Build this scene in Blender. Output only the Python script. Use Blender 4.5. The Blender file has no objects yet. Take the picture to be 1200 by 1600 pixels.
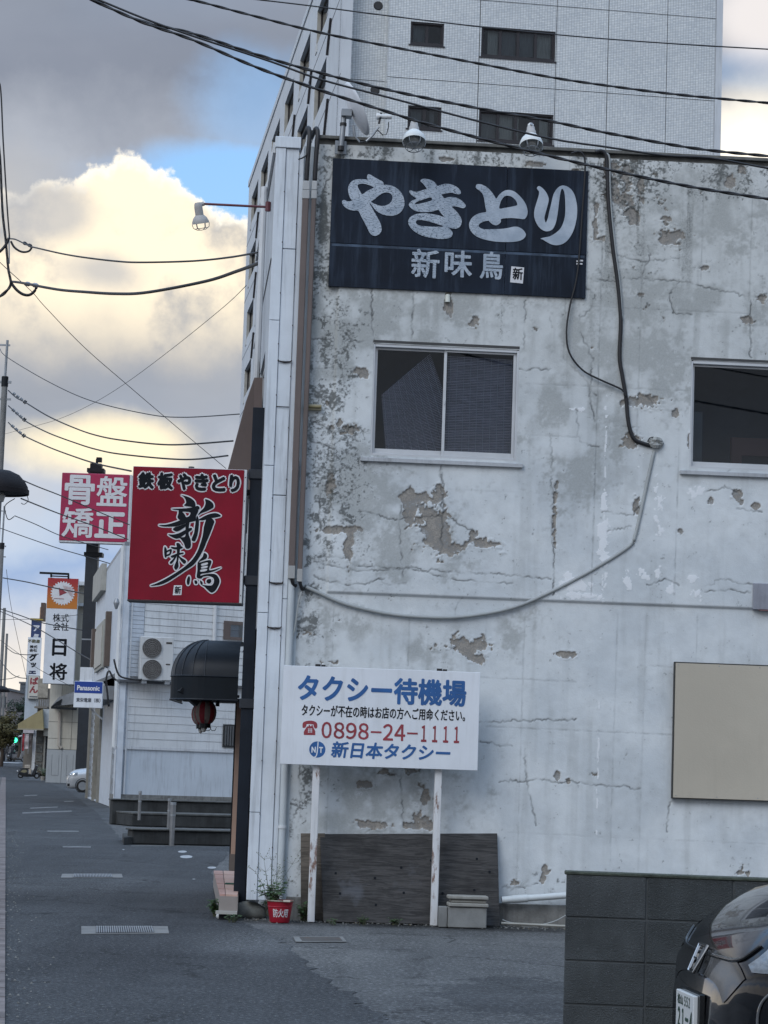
import bpy, bmesh, math, random
import numpy as np
from mathutils import Vector, Matrix
from mathutils.geometry import tessellate_polygon
random.seed(7); RNG = np.random.default_rng(11)
SC = bpy.context.scene; COL = SC.collection
rad = math.radians

# ------------------------------------------------------------------ camera
F = 3650.0; CX, CY = 600.0, 800.0                 # focal length in photo pixels (1200 x 1600)
TH = math.atan(405 / F); RO = math.atan(.034); EYE = 1.5
_F = Vector((0, math.cos(TH), math.sin(TH))); _U0 = Vector((0, -math.sin(TH), math.cos(TH))); _R0 = Vector((1, 0, 0))
_R = _R0 * math.cos(RO) + _U0 * math.sin(RO); _U = -_R0 * math.sin(RO) + _U0 * math.cos(RO)
cam = bpy.data.cameras.new('camera'); cam_o = bpy.data.objects.new('camera', cam); COL.objects.link(cam_o)
cam.sensor_fit = 'HORIZONTAL'; cam.sensor_width = 36; cam.lens = F / 1200 * 36
cam.clip_start = .1; cam.clip_end = 6000
cam_o.matrix_world = Matrix(((_R.x, _U.x, -_F.x, 0), (_R.y, _U.y, -_F.y, 0), (_R.z, _U.z, -_F.z, EYE), (0, 0, 0, 1)))
SC.camera = cam_o

# ------------------------------------------------------------------ node helpers
class NT:
    """tiny expression helper for shader node trees"""
    def __init__(s, tree): s.t = tree
    def n(s, typ, **kw):
        x = s.t.nodes.new(typ)
        for k, v in kw.items(): setattr(x, k, v)
        return x
    def put(s, inp, v):
        if isinstance(v, bpy.types.NodeSocket): s.t.links.new(v, inp)
        elif v is not None: inp.default_value = v
    def m(s, op, a, b=None, c=None, clamp=False):
        x = s.n('ShaderNodeMath', operation=op, use_clamp=clamp); s.put(x.inputs[0], a); s.put(x.inputs[1], b)
        if c is not None: s.put(x.inputs[2], c)
        return x.outputs[0]
    def ss(s, v, lo, hi, a=0., b=1.):
        x = s.n('ShaderNodeMapRange', interpolation_type='SMOOTHSTEP')
        for i, q in enumerate((v, lo, hi, a, b)): s.put(x.inputs[i], q)
        return x.outputs[0]
    def mix(s, f, a, b, bt='MIX'):
        x = s.n('ShaderNodeMix', data_type='RGBA', blend_type=bt); s.put(x.inputs[0], f); s.put(x.inputs[6], c4(a)); s.put(x.inputs[7], c4(b))
        return x.outputs[2]
    def noise(s, vec, scale, detail=4, rough=.55, out='Fac', dist=0.):
        x = s.n('ShaderNodeTexNoise'); s.put(x.inputs['Vector'], vec); x.inputs['Scale'].default_value = scale
        x.inputs['Detail'].default_value = detail; x.inputs['Roughness'].default_value = rough; x.inputs['Distortion'].default_value = dist
        return x.outputs[out]
    def mapv(s, vec, scale=(1, 1, 1), loc=(0, 0, 0), rot=(0, 0, 0)):
        x = s.n('ShaderNodeMapping'); s.put(x.inputs[0], vec); x.inputs[1].default_value = loc; x.inputs[2].default_value = rot; x.inputs[3].default_value = scale
        return x.outputs[0]
    def ramp(s, v, stops, interp='LINEAR'):
        x = s.n('ShaderNodeValToRGB'); s.put(x.inputs[0], v); r = x.color_ramp; r.interpolation = interp
        while len(r.elements) < len(stops): r.elements.new(.5)
        for e, (p, c) in zip(r.elements, stops): e.position = p; e.color = c4(c)
        return x.outputs[0]
def c4(c):
    if isinstance(c, bpy.types.NodeSocket) or c is None: return c
    return (*c, 1) if len(c) == 3 else tuple(c)
def srgb(*c): return tuple((v / 255 / 12.92 if v <= 10 else ((v / 255 + .055) / 1.055) ** 2.4) for v in c)

# ------------------------------------------------------------------ sky
SUN_EL, SUN_AZ = rad(38), rad(215)                # soft light from behind the camera, a little to the left
world = bpy.data.worlds.new('World'); SC.world = world; world.use_nodes = True
def build_sky():
    T = NT(world.node_tree); bg = world.node_tree.nodes['Background']
    sky = T.n('ShaderNodeTexSky', sky_type='NISHITA', sun_disc=False, sun_elevation=SUN_EL, sun_rotation=SUN_AZ, altitude=50, air_density=1.2, dust_density=.6, ozone_density=2.5)
    d = T.n('ShaderNodeTexCoord').outputs['Generated']
    sp = T.n('ShaderNodeSeparateXYZ'); T.put(sp.inputs[0], d)
    k = 180 / math.pi
    az = T.m('MULTIPLY', T.m('ARCTAN2', sp.outputs[0], sp.outputs[1]), k)
    el = T.m('MULTIPLY', T.m('ARCSINE', sp.outputs[2]), k)
    n1 = T.noise(d, 9, 7, .58); n2 = T.noise(T.mapv(d, loc=(3.1, 1.7, 9.2)), 26, 7, .6); n3 = T.noise(T.mapv(d, (1, 1, 2.2), (7, 2, 1)), 5, 5, .55)
    n4 = T.noise(T.mapv(d, loc=(1, 5, 2)), 60, 5, .6)
    w = lambda n, a: T.m('MULTIPLY', T.m('SUBTRACT', n, .5), a)
    elw = T.m('ADD', T.m('ADD', el, w(n1, 5.0)), w(n2, 1.6))
    # layered cloud deck by elevation
    g = lambda r, gg, b: (r, gg, b)
    def p(e): return (math.sqrt(max(e, -8) + 8) / math.sqrt(98))
    stops = [(p(-8), g(.42, .42, .44)), (p(.6), g(.80, .72, .60)), (p(2.6), g(.58, .55, .52)), (p(3.8), g(.36, .41, .50)), (p(4.6), g(.23, .31, .46)), (p(5.6), g(.36, .42, .51)),
             (p(7), g(.40, .42, .46)), (p(8.7), g(.25, .275, .32)), (p(10.4), g(.26, .275, .305)), (p(12), g(.35, .34, .32)), (p(14.6), g(.28, .30, .34)), (p(16.6), g(.17, .19, .235)), (p(20), g(.20, .225, .27)),
             (p(30), g(.38, .45, .56)), (p(50), g(.58, .74, .96)), (p(90), g(.66, .86, 1.16))]
    e01 = T.m('DIVIDE', T.m('SQRT', T.m('MAXIMUM', T.m('ADD', elw, 8), 0)), math.sqrt(98))
    base = T.ramp(e01, stops)
    base = T.mix(T.m('MULTIPLY', T.ss(T.m('ABSOLUTE', az), 25, 60), T.m('MULTIPLY', T.ss(el, 4, 1), .8)), base, (.40, .40, .42))
    base = T.mix(1., base, T.ramp(n3, [(.3, (.86, .87, .89)), (.7, (1.14, 1.13, 1.12))]), 'MULTIPLY')
    def blob(a, e, ra, re, rag, soft=.5):
        q = T.m('SQRT', T.m('ADD', T.m('POWER', T.m('DIVIDE', T.m('SUBTRACT', az, a), ra), 2), T.m('POWER', T.m('DIVIDE', T.m('SUBTRACT', el, e), re), 2)))
        q = T.m('ADD', q, T.m('ADD', w(n2, rag), w(n1, rag * 1.2)))
        return T.ss(q, 1 + soft / 2, 1 - soft / 2)
    blue = T.m('MAXIMUM', T.m('MULTIPLY', blob(-3.8, 14.2, 3.4, .95, .7, .7), .95), T.m('MULTIPLY', blob(-3.3, 15.9, 1.6, 1.3, 1.2, 1.2), .5))
    blue = T.m('MAXIMUM', blue, T.m('MULTIPLY', blob(9.2, 17.2, 2.2, .5, .7, .8), .22))
    # other openings in the deck round the rest of the sky
    gap = T.m('MULTIPLY', T.ss(T.noise(T.mapv(d, (1, 1, 1.8), (4, 4, 4)), 3.2, 6, .6), .47, .58), T.ss(el, 17, 26))
    blue = T.m('MAXIMUM', blue, T.m('MULTIPLY', gap, .8))
    skyc = T.mix(1., T.mix(.55, sky.outputs[0], (1.3, 3.0, 5.6)), (SKY_S, SKY_S, SKY_S), 'MULTIPLY')
    col = T.mix(blue, base, skyc)
    # sunlit cumulus bank
    top = T.m('ADD', T.m('ADD', 13.15, w(n2, 3.4)), T.m('ADD', w(n4, 1.3), T.m('MULTIPLY', T.m('SINE', T.m('MULTIPLY', T.m('ADD', az, 12.), .35)), 1.35)))
    inn = T.m('MULTIPLY', T.ss(T.m('SUBTRACT', top, el), -.04, .3), T.ss(T.m('ADD', el, w(n1, 3.4)), 9.6, 12.2))
    inn = T.m('MULTIPLY', inn, T.ss(T.m('ADD', az, w(n1, 3)), -10.8, -9.6))
    shade = T.ss(T.m('ADD', T.m('MULTIPLY', n1, .5), T.m('ADD', T.m('MULTIPLY', n2, .38), T.m('MULTIPLY', n4, .12))), .43, .57)
    cum = T.mix(shade, (.31, .31, .315), (.76, .66, .50))
    cum = T.mix(T.ss(T.m('SUBTRACT', top, el), .7, .0), cum, (.86, .79, .66))
    cum = T.mix(T.m('MULTIPLY', T.m('MAXIMUM', blob(-8.5, 13.2, 1.3, .8, 1.0, .9), blob(-7.2, 11.9, 1.2, .6, 1.2, 1.0)), .75), cum, (.33, .335, .35))
    far = T.m('SUBTRACT', 1., T.ss(T.m('ABSOLUTE', az), 25, 60))
    col = T.mix(T.m('MULTIPLY', inn, T.m('MAXIMUM', far, T.ss(n3, .5, .6))), col, cum)
    col = T.mix(T.m('MULTIPLY', blob(-6.9, 7.7, 2.4, .75, .8, .9), .85), col, (.80, .69, .47))
    col = T.mix(T.m('MULTIPLY', blob(8.9, 15.0, 1.6, 1.5, .5, 1.2), .85), col, (.95, .88, .74))
    col = T.mix(T.m('MULTIPLY', blob(9.2, 18.4, 1.6, 1.0, .5, 1.2), .7), col, (.72, .67, .64))
    # low ground light below the horizon
    col = T.mix(T.ss(el, -.3, -2.5), col, (.18, .18, .19))
    lift = T.mix(1., col, (1 / SKY_S,) * 3, 'MULTIPLY')
    T.put(bg.inputs[0], lift); bg.inputs[1].default_value = SKY_S
SKY_S = .12
build_sky()
world.cycles.sampling_method = 'MANUAL'; world.cycles.sample_map_resolution = 512
sun = bpy.data.lights.new('sun', 'SUN'); sun.energy = .8; sun.angle = rad(35); sun.color = (1, .98, .95)
sun_o = bpy.data.objects.new('sun', sun); COL.objects.link(sun_o)
_sd = Vector((math.sin(SUN_AZ) * math.cos(SUN_EL), math.cos(SUN_AZ) * math.cos(SUN_EL), math.sin(SUN_EL)))
sun_o.rotation_euler = _sd.to_track_quat('Z', 'Y').to_euler()
vs = SC.view_settings; vs.view_transform = 'Standard'; vs.look = 'None'; vs.gamma = 1; vs.use_curve_mapping = False
vs.exposure = .68
SC.cycles.max_bounces = 6; SC.cycles.transparent_max_bounces = 8; SC.cycles.caustics_reflective = False; SC.cycles.caustics_refractive = False

# ------------------------------------------------------------------ frames: photo pixel -> point on a real plane
def ray(px, py): return _F + _R * ((px - CX) / F) - _U * ((py - CY) / F)
def gnd(px, py, z=0.):
    d = ray(px, py); t = (z - EYE) / d.z; return Vector((d.x * t, d.y * t, z))
def at(px, py, Y):
    d = ray(px, py); t = Y / d.y; return Vector((d.x * t, Y, EYE + d.z * t))
class Fr:
    """vertical plane: local x along it, local y into it, local z up"""
    def __init__(s, o, deg):
        a = rad(deg); s.o = Vector((o[0], o[1], 0)); s.u = Vector((math.cos(a), math.sin(a), 0)); s.n = Vector((math.sin(a), -math.cos(a), 0))
        s.M = Matrix(((s.u.x, -s.n.x, 0, s.o.x), (s.u.y, -s.n.y, 0, s.o.y), (0, 0, 1, 0), (0, 0, 0, 1)))
    def __call__(s, px, py, off=0.):
        d = ray(px, py); o = s.o + s.n * off; e = Vector((0, 0, EYE)); t = (o - e).dot(s.n) / d.dot(s.n); q = e + d * t - o
        return q.dot(s.u), q.z + s.o.z
    def p(s, px, py, off=0.):
        u, z = s(px, py, off); return Vector((u, -off, z))
    def rect(s, x0, y0, x1, y1, off=0.):
        """pixel box (left, top, right, bottom read along its middle lines) -> u0,z0,u1,z1"""
        xm, ym = (x0 + x1) / 2, (y0 + y1) / 2
        return s(x0, ym, off)[0], s(xm, y1, off)[1], s(x1, ym, off)[0], s(xm, y0, off)[1]
ID = Fr((0, 0, 0), 0)
W = Fr(gnd(600, 1441), 3.8)                                    # the shop's peeling side wall
FA = Fr(W.M @ Vector((-1.385, 0, 0)), -90 + 4.9)               # its street front (local x towards the camera, y inwards)
TW = Fr(at(533, 100, 80), 7.8)                                 # tower, end wall
TL = Fr(at(533, 100, 80), -90 + 7.8)                           # tower, long side
SB = Fr(gnd(176, 1262), 31)                                    # white siding building
SF = Fr(gnd(176, 1262), -90 + 9.6)
BW = Fr(at(882, 1500, 11.06), -4.5)                            # block wall
def FY(Y): return Fr((0, Y, 0), 0)

# ------------------------------------------------------------------ objects
WM = {}
def thing(name, label, cat, fr=ID, loc=(0, 0, 0), group=None, rz=0.):
    o = bpy.data.objects.new(name, None); COL.objects.link(o); o.empty_display_size = .1
    M = fr.M @ Matrix.Translation(Vector(loc)) @ Matrix.Rotation(rz, 4, 'Z')
    o.matrix_world = M; WM[o] = M.copy(); return tag(o, label, cat, group)
def tag(o, label=None, cat=None, group=None, kind=None):
    if label: o['label'] = label
    if cat: o['category'] = cat
    if group: o['group'] = group
    if kind: o['kind'] = kind
    return o
class MB:
    def __init__(s): s.v = []; s.f = []
    def add(s, vs, fs):
        b = len(s.v); s.v += [Vector(v) for v in vs]; s.f += [tuple(i + b for i in f) for f in fs]; return s
    def box(s, x0, x1, y0, y1, z0, z1):
        return s.add([(x, y, z) for x in (x0, x1) for y in (y0, y1) for z in (z0, z1)],
                     [(0, 1, 3, 2), (4, 6, 7, 5), (0, 4, 5, 1), (2, 3, 7, 6), (0, 2, 6, 4), (1, 5, 7, 3)])
    def bar(s, a, b, w, h=None):
        """square bar from a to b"""
        a, b = Vector(a), Vector(b); h = h or w; d = (b - a).normalized()
        r = d.cross(Vector((0, 0, 1))); r = r.normalized() if r.length > 1e-4 else Vector((1, 0, 0)); u = r.cross(d)
        q = [(r * i * w / 2 + u * j * h / 2) for i, j in ((-1, -1), (1, -1), (1, 1), (-1, 1))]
        return s.add([a + k for k in q] + [b + k for k in q], [(3, 2, 1, 0), (4, 5, 6, 7)] + [(i, (i + 1) % 4, (i + 1) % 4 + 4, i + 4) for i in range(4)])
    def tube(s, pts, r, n=6, caps=True):
        pts = [Vector(p) for p in pts]; rr = r if isinstance(r, (list, tuple)) else [r] * len(pts); vs = []; fs = []
        up = None
        for i, p in enumerate(pts):
            d = (pts[min(i + 1, len(pts) - 1)] - pts[max(i - 1, 0)]).normalized()
            if up is None or abs(d.dot(up)) > .95: up = Vector((0, 0, 1)) if abs(d.z) < .9 else Vector((1, 0, 0))
            a = d.cross(up).normalized(); b = a.cross(d)
            vs += [p + (a * math.cos(2 * math.pi * k / n) + b * math.sin(2 * math.pi * k / n)) * rr[i] for k in range(n)]
        for i in range(len(pts) - 1):
            fs += [(i * n + k, i * n + (k + 1) % n, (i + 1) * n + (k + 1) % n, (i + 1) * n + k) for k in range(n)]
        if caps: fs += [tuple(range(n))[::-1], tuple((len(pts) - 1) * n + k for k in range(n))]
        return s.add(vs, fs)
    def lathe(s, prof, n=24, c=(0, 0, 0), M=None):
        vs = []; fs = []; M = M or Matrix.Identity(4); c = Vector(c)
        for r, z in prof: vs += [c + (M @ Vector((r * math.cos(2 * math.pi * k / n), r * math.sin(2 * math.pi * k / n), z))) for k in range(n)]
        for i in range(len(prof) - 1): fs += [(i * n + k, i * n + (k + 1) % n, (i + 1) * n + (k + 1) % n, (i + 1) * n + k) for k in range(n)]
        return s.add(vs, fs)
    def prism(s, poly, a, b):
        """poly: 3D points; extruded from +a to +b (vectors)"""
        n = len(poly); P = [Vector(p) for p in poly]; a, b = Vector(a), Vector(b)
        tris = tessellate_polygon([P]) if n > 4 else [tuple(range(n))]
        fs = [tuple(t) for t in tris] + [tuple(i + n for i in reversed(t)) for t in tris] + [(i, i + n, (i + 1) % n + n, (i + 1) % n) for i in range(n)]
        return s.add([p + a for p in P] + [p + b for p in P], fs)
    def quad(s, a, b, c, d): return s.add([a, b, c, d], [(0, 1, 2, 3)])
    def slab(s, u0, u1, z0, z1, holes, y0, y1):
        """flat wall with rectangular holes, reveals and outer edges"""
        us = sorted({u0, u1, *[h[0] for h in holes], *[h[2] for h in holes]}); zs = sorted({z0, z1, *[h[1] for h in holes], *[h[3] for h in holes]})
        us = [u for u in us if u0 <= u <= u1]; zs = [z for z in zs if z0 <= z <= z1]
        for i in range(len(us) - 1):
            for j in range(len(zs) - 1):
                cu, cz = (us[i] + us[i + 1]) / 2, (zs[j] + zs[j + 1]) / 2
                if any(h[0] < cu < h[2] and h[1] < cz < h[3] for h in holes): continue
                s.quad((us[i], y0, zs[j]), (us[i + 1], y0, zs[j]), (us[i + 1], y0, zs[j + 1]), (us[i], y0, zs[j + 1]))
        for a, b, c, d, inv in [(u0, z0, u1, z1, 0)] + [(*h, 1) for h in holes]:
            r = [(a, b), (c, b), (c, d), (a, d)]
            for k in range(4):
                (p, q), (p2, q2) = r[k], r[(k + 1) % 4]
                s.quad((p, y0, q), (p, y1, q), (p2, y1, q2), (p2, y0, q2)) if not inv else s.quad((p, y0, q), (p2, y0, q2), (p2, y1, q2), (p, y1, q))
        return s
    def build(s, name, mat, parent=None, fr=ID, loc=None, bev=0., smooth=False, recalc=True, rz=0.):
        me = bpy.data.meshes.new(name); me.from_pydata([tuple(v) for v in s.v], [], s.f); me.update()
        if recalc or bev:
            bm = bmesh.new(); bm.from_mesh(me)
            if recalc: bmesh.ops.recalc_face_normals(bm, faces=bm.faces)
            if bev:
                ed = [e for e in bm.edges if len(e.link_faces) == 2 and e.calc_face_angle(0) > .6]
                bmesh.ops.bevel(bm, geom=ed, offset=bev, segments=1, affect='EDGES', clamp_overlap=True)
            bm.to_mesh(me); bm.free()
        return link(me, name, mat, parent, fr, loc, smooth)
def link(me, name, mat, parent=None, fr=ID, loc=None, smooth=False):
    o = bpy.data.objects.new(name, me); COL.objects.link(o)
    if parent is not None:
        me.transform(WM[parent].inverted() @ fr.M); o.parent = parent; WM[o] = WM[parent].copy()
    else:
        if loc is None:
            c = np.empty(len(me.vertices) * 3); me.vertices.foreach_get('co', c); c = c.reshape(-1, 3); loc = (c[:, 0].mean(), c[:, 1].mean(), c[:, 2].min())
        M = fr.M @ Matrix.Translation(Vector(loc)); me.transform(Matrix.Translation(-Vector(loc))); o.matrix_world = M; WM[o] = M.copy()
    if mat: me.materials.append(mat)
    if smooth:
        me.polygons.foreach_set('use_smooth', [True] * len(me.polygons))
        if smooth != 'all':
            try: me.set_sharp_from_angle(angle=rad(38))
            except Exception: pass
    return o
def copy_tree(o, M, parent=None, label=None, group=None):
    c = o.copy(); COL.objects.link(c)
    if parent is None:
        c.matrix_world = M; WM[c] = M.copy()
        if label: c['label'] = label
        if group: c['group'] = group
    else: c.parent = parent
    for ch in list(o.children): copy_tree(ch, None, c)
    return c

# ------------------------------------------------------------------ materials
def mat(name, col, rough=.6, metal=0., var=.10, vs=3., bump=.15, bs=60., streak=0., dirt=(.05, .045, .04), coat=0., spec=.5, vecscale=(1, 1, 1), rust=0., emit=None, speck=0.):
    m = bpy.data.materials.new(name); m.use_nodes = True; T = NT(m.node_tree); b = m.node_tree.nodes['Principled BSDF']
    v = T.n('ShaderNodeNewGeometry').outputs['Position']; v = T.mapv(v, vecscale)
    c = T.mix(T.ss(T.noise(v, vs, 5, .6), .3, .7), tuple(x * (1 - var) for x in col), tuple(min(1, x * (1 + var)) for x in col))
    if streak:
        s = T.noise(T.mapv(v, (9, 9, .7)), 1.6, 6, .65); s2 = T.noise(v, .9, 3, .6)
        c = T.mix(T.m('MULTIPLY', T.ss(T.m('ADD', s, T.m('MULTIPLY', s2, .5)), .72, 1.0), streak), c, dirt)
    if speck: c = T.mix(T.m('MULTIPLY', T.ss(T.noise(v, 170, 2, .6), .6, .75), speck), c, tuple(min(1, x * 3.2) for x in col))
    if rust: c = T.mix(T.m('MULTIPLY', T.ss(T.noise(T.mapv(v, (1, 1, .35)), 7, 6, .7), .55, .64), rust), c, (.16, .065, .03))
    T.put(b.inputs['Base Color'], c); b.inputs['Metallic'].default_value = metal; b.inputs['Specular IOR Level'].default_value = spec
    T.put(b.inputs['Roughness'], T.m('ADD', rough - .06, T.m('MULTIPLY', T.noise(v, vs * 3, 4), .12)))
    if coat: b.inputs['Coat Weight'].default_value = coat; b.inputs['Coat Roughness'].default_value = .03
    if bump:
        bn = T.n('ShaderNodeBump'); bn.inputs['Strength'].default_value = bump; bn.inputs['Distance'].default_value = .01; T.put(bn.inputs['Height'], T.noise(v, bs, 4, .6)); T.put(b.inputs['Normal'], bn.outputs[0])
    if emit: b.inputs['Emission Color'].default_value = c4(emit[0]); b.inputs['Emission Strength'].default_value = emit[1]
    return m
def glass_mat(name, tint=(.75, .8, .85), refl=1.0):
    m = bpy.data.materials.new(name); m.use_nodes = True; T = NT(m.node_tree); nt = m.node_tree; nt.nodes.remove(nt.nodes['Principled BSDF'])
    fr = T.n('ShaderNodeFresnel'); fr.inputs[0].default_value = 1.5
    tr = T.n('ShaderNodeBsdfTransparent'); tr.inputs[0].default_value = c4(tint); gl = T.n('ShaderNodeBsdfGlossy'); gl.inputs['Roughness'].default_value = .02
    mx = T.n('ShaderNodeMixShader'); T.put(mx.inputs[0], T.m('MULTIPLY', fr.outputs[0], refl, clamp=True)); T.put(mx.inputs[1], tr.outputs[0]); T.put(mx.inputs[2], gl.outputs[0])
    T.put(nt.nodes['Material Output'].inputs[0], mx.outputs[0]); return m
MAT = {}
def M_(name, *a, **k):
    if name not in MAT: MAT[name] = mat(name, *a, **k)
    return MAT[name]
GLASS = glass_mat('window_glass', refl=.9)
WHITEP = M_('white_painted_metal', (.62, .64, .66), .45, var=.06, streak=.28, bump=.06)
ALU = M_('aluminium_frame', (.60, .62, .64), .38, metal=.5, var=.06, bump=.03)
BLACKM = M_('black_steel', (.008, .010, .013), .5, spec=.25, var=.25, bump=.05)
CABLE = M_('black_cable', (.012, .012, .014), .55, var=.2, bump=0)
DARK = M_('dark_interior', (.018, .02, .024), .9, var=.2, bump=0)
GREYC = M_('grey_cable', (.34, .36, .36), .6, var=.1, bump=0)
BROWN = M_('brown_duct_plastic', (.135, .105, .095), .55, var=.08, bump=.03, streak=.2)
GALV = M_('galvanised_steel', (.30, .32, .34), .45, metal=.6, var=.15, bump=.05)
WHITEPL = M_('white_plastic', (.66, .66, .64), .5, var=.05, bump=.02)
CONC = M_('weathered_concrete', (.20, .20, .19), .9, var=.25, vs=5, bump=.5, bs=40, streak=.5)
SIGNW = M_('white_sign_face', (.70, .73, .77), .4, var=.05, vs=1.6, bump=0, streak=.16, dirt=(.30, .29, .26))
INK = M_('black_ink', (.007, .009, .013), .6, spec=.15, var=0, bump=0)
BLUEI = M_('blue_ink', (.022, .105, .30), .45, var=.12, bump=0)
REDI = M_('faded_red_ink', (.27, .038, .05), .5, var=.18, bump=0)
REDS = M_('red_sign_face', (.215, .006, .020), .5, spec=.2, var=.16, vs=1.3, bump=0, streak=.12, dirt=(.10, .012, .018))
WHITEI = M_('white_ink', (.66, .66, .68), .5, var=.04, bump=0)

# ------------------------------------------------------------------ lettering
_txt = {}
def glyph_mesh(s, res=3, shear=0.):
    if (s, shear) not in _txt:
        c = bpy.data.curves.new('lettering', 'FONT'); c.body = s; c.size = 1; c.resolution_u = res; c.shear = shear
        o = bpy.data.objects.new('lettering', c); COL.objects.link(o)
        me = bpy.data.meshes.new_from_object(o.evaluated_get(bpy.context.evaluated_depsgraph_get()))
        v = np.array([x.co[:2] for x in me.vertices]); f = [tuple(p.vertices) for p in me.polygons]
        bpy.data.objects.remove(o); bpy.data.curves.remove(c); bpy.data.meshes.remove(me); _txt[(s, shear)] = (v, f)
    return _txt[(s, shear)]
def flat(v, f, name, fr, off, m, parent, bold=0., nb=8, step=.00025):
    """flat print lying on a face: v = (u, z) points; bold thickens it by small shifts, each a hair further out"""
    mb = MB(); sh = [(0, 0)] + ([(bold * math.cos(2 * math.pi * k / nb), bold * math.sin(2 * math.pi * k / nb)) for k in range(nb)] if bold else [])
    for i, (a, b) in enumerate(sh): mb.add([(x + a, -off - i * step, z + b) for x, z in v], f)
    o = mb.build(name, m, parent, fr, recalc=False); return o
def text(s, fr, box, off, m, parent, bold=0., shear=0., name='lettering', nb=8):
    v, f = glyph_mesh(s, shear=shear); lo, hi = v.min(0), v.max(0); u0, z0, u1, z1 = box
    q = (v - lo) / (hi - lo) * np.array([u1 - u0 - 2 * bold, z1 - z0 - 2 * bold]) + np.array([u0 + bold, z0 + bold])
    return flat(q, f, name, fr, off, m, parent, bold, nb)
def smooth_loop(p, k=5):
    p = [np.array(q, float) for q in p]; n = len(p); out = []
    for i in range(n):
        a, b, c, d = p[i - 1], p[i], p[(i + 1) % n], p[(i + 2) % n]
        for j in range(k):
            t = j / k; out.append(.5 * ((2 * b) + (c - a) * t + (2 * a - 5 * b + 4 * c - d) * t * t + (3 * b - a - 3 * c + d) * t ** 3))
    return out
def outline_mesh(loops, k=4):
    """filled shape with holes from hand-drawn outlines"""
    L = [[Vector((*q, 0)) for q in smooth_loop(l, k)] for l in loops]
    tri = tessellate_polygon(L); flatv = [(q.x, q.y) for l in L for q in l]
    return np.array(flatv), [tuple(t) for t in tri]
def onplane(fr, pts, off=0.): return [fr(x, y, off) for x, y in pts]

# ================================================================== the shop: peeling side wall
def vnoise(nz, nu, cell, az=1., au=1.):
    cz, cu = cell * az, cell * au
    g = RNG.random((int(nz / cz) + 3, int(nu / cu) + 3)); y = np.arange(nz) / cz; x = np.arange(nu) / cu
    iy, ix = y.astype(int), x.astype(int); fy, fx = y - iy, x - ix; fy = fy * fy * (3 - 2 * fy); fx = fx * fx * (3 - 2 * fx)
    a = g[iy][:, ix]; b = g[iy][:, ix + 1]; c = g[iy + 1][:, ix]; d = g[iy + 1][:, ix + 1]
    return (a * (1 - fx) + b * fx) * (1 - fy[:, None]) + (c * (1 - fx) + d * fx) * fy[:, None]
def fbm(nz, nu, cell, oct=5, az=1., au=1., gain=.55):
    s = np.zeros((nz, nu)); w = 1.; t = 0.
    for _ in range(oct):
        if min(cell * az, cell * au) < .8: break
        s += w * vnoise(nz, nu, cell, az, au); t += w; w *= gain; cell /= 2
    return s / t
def sstep(x, a, b):
    t = np.clip((x - a) / (b - a), 0, 1); return t * t * (3 - 2 * t)

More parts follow.
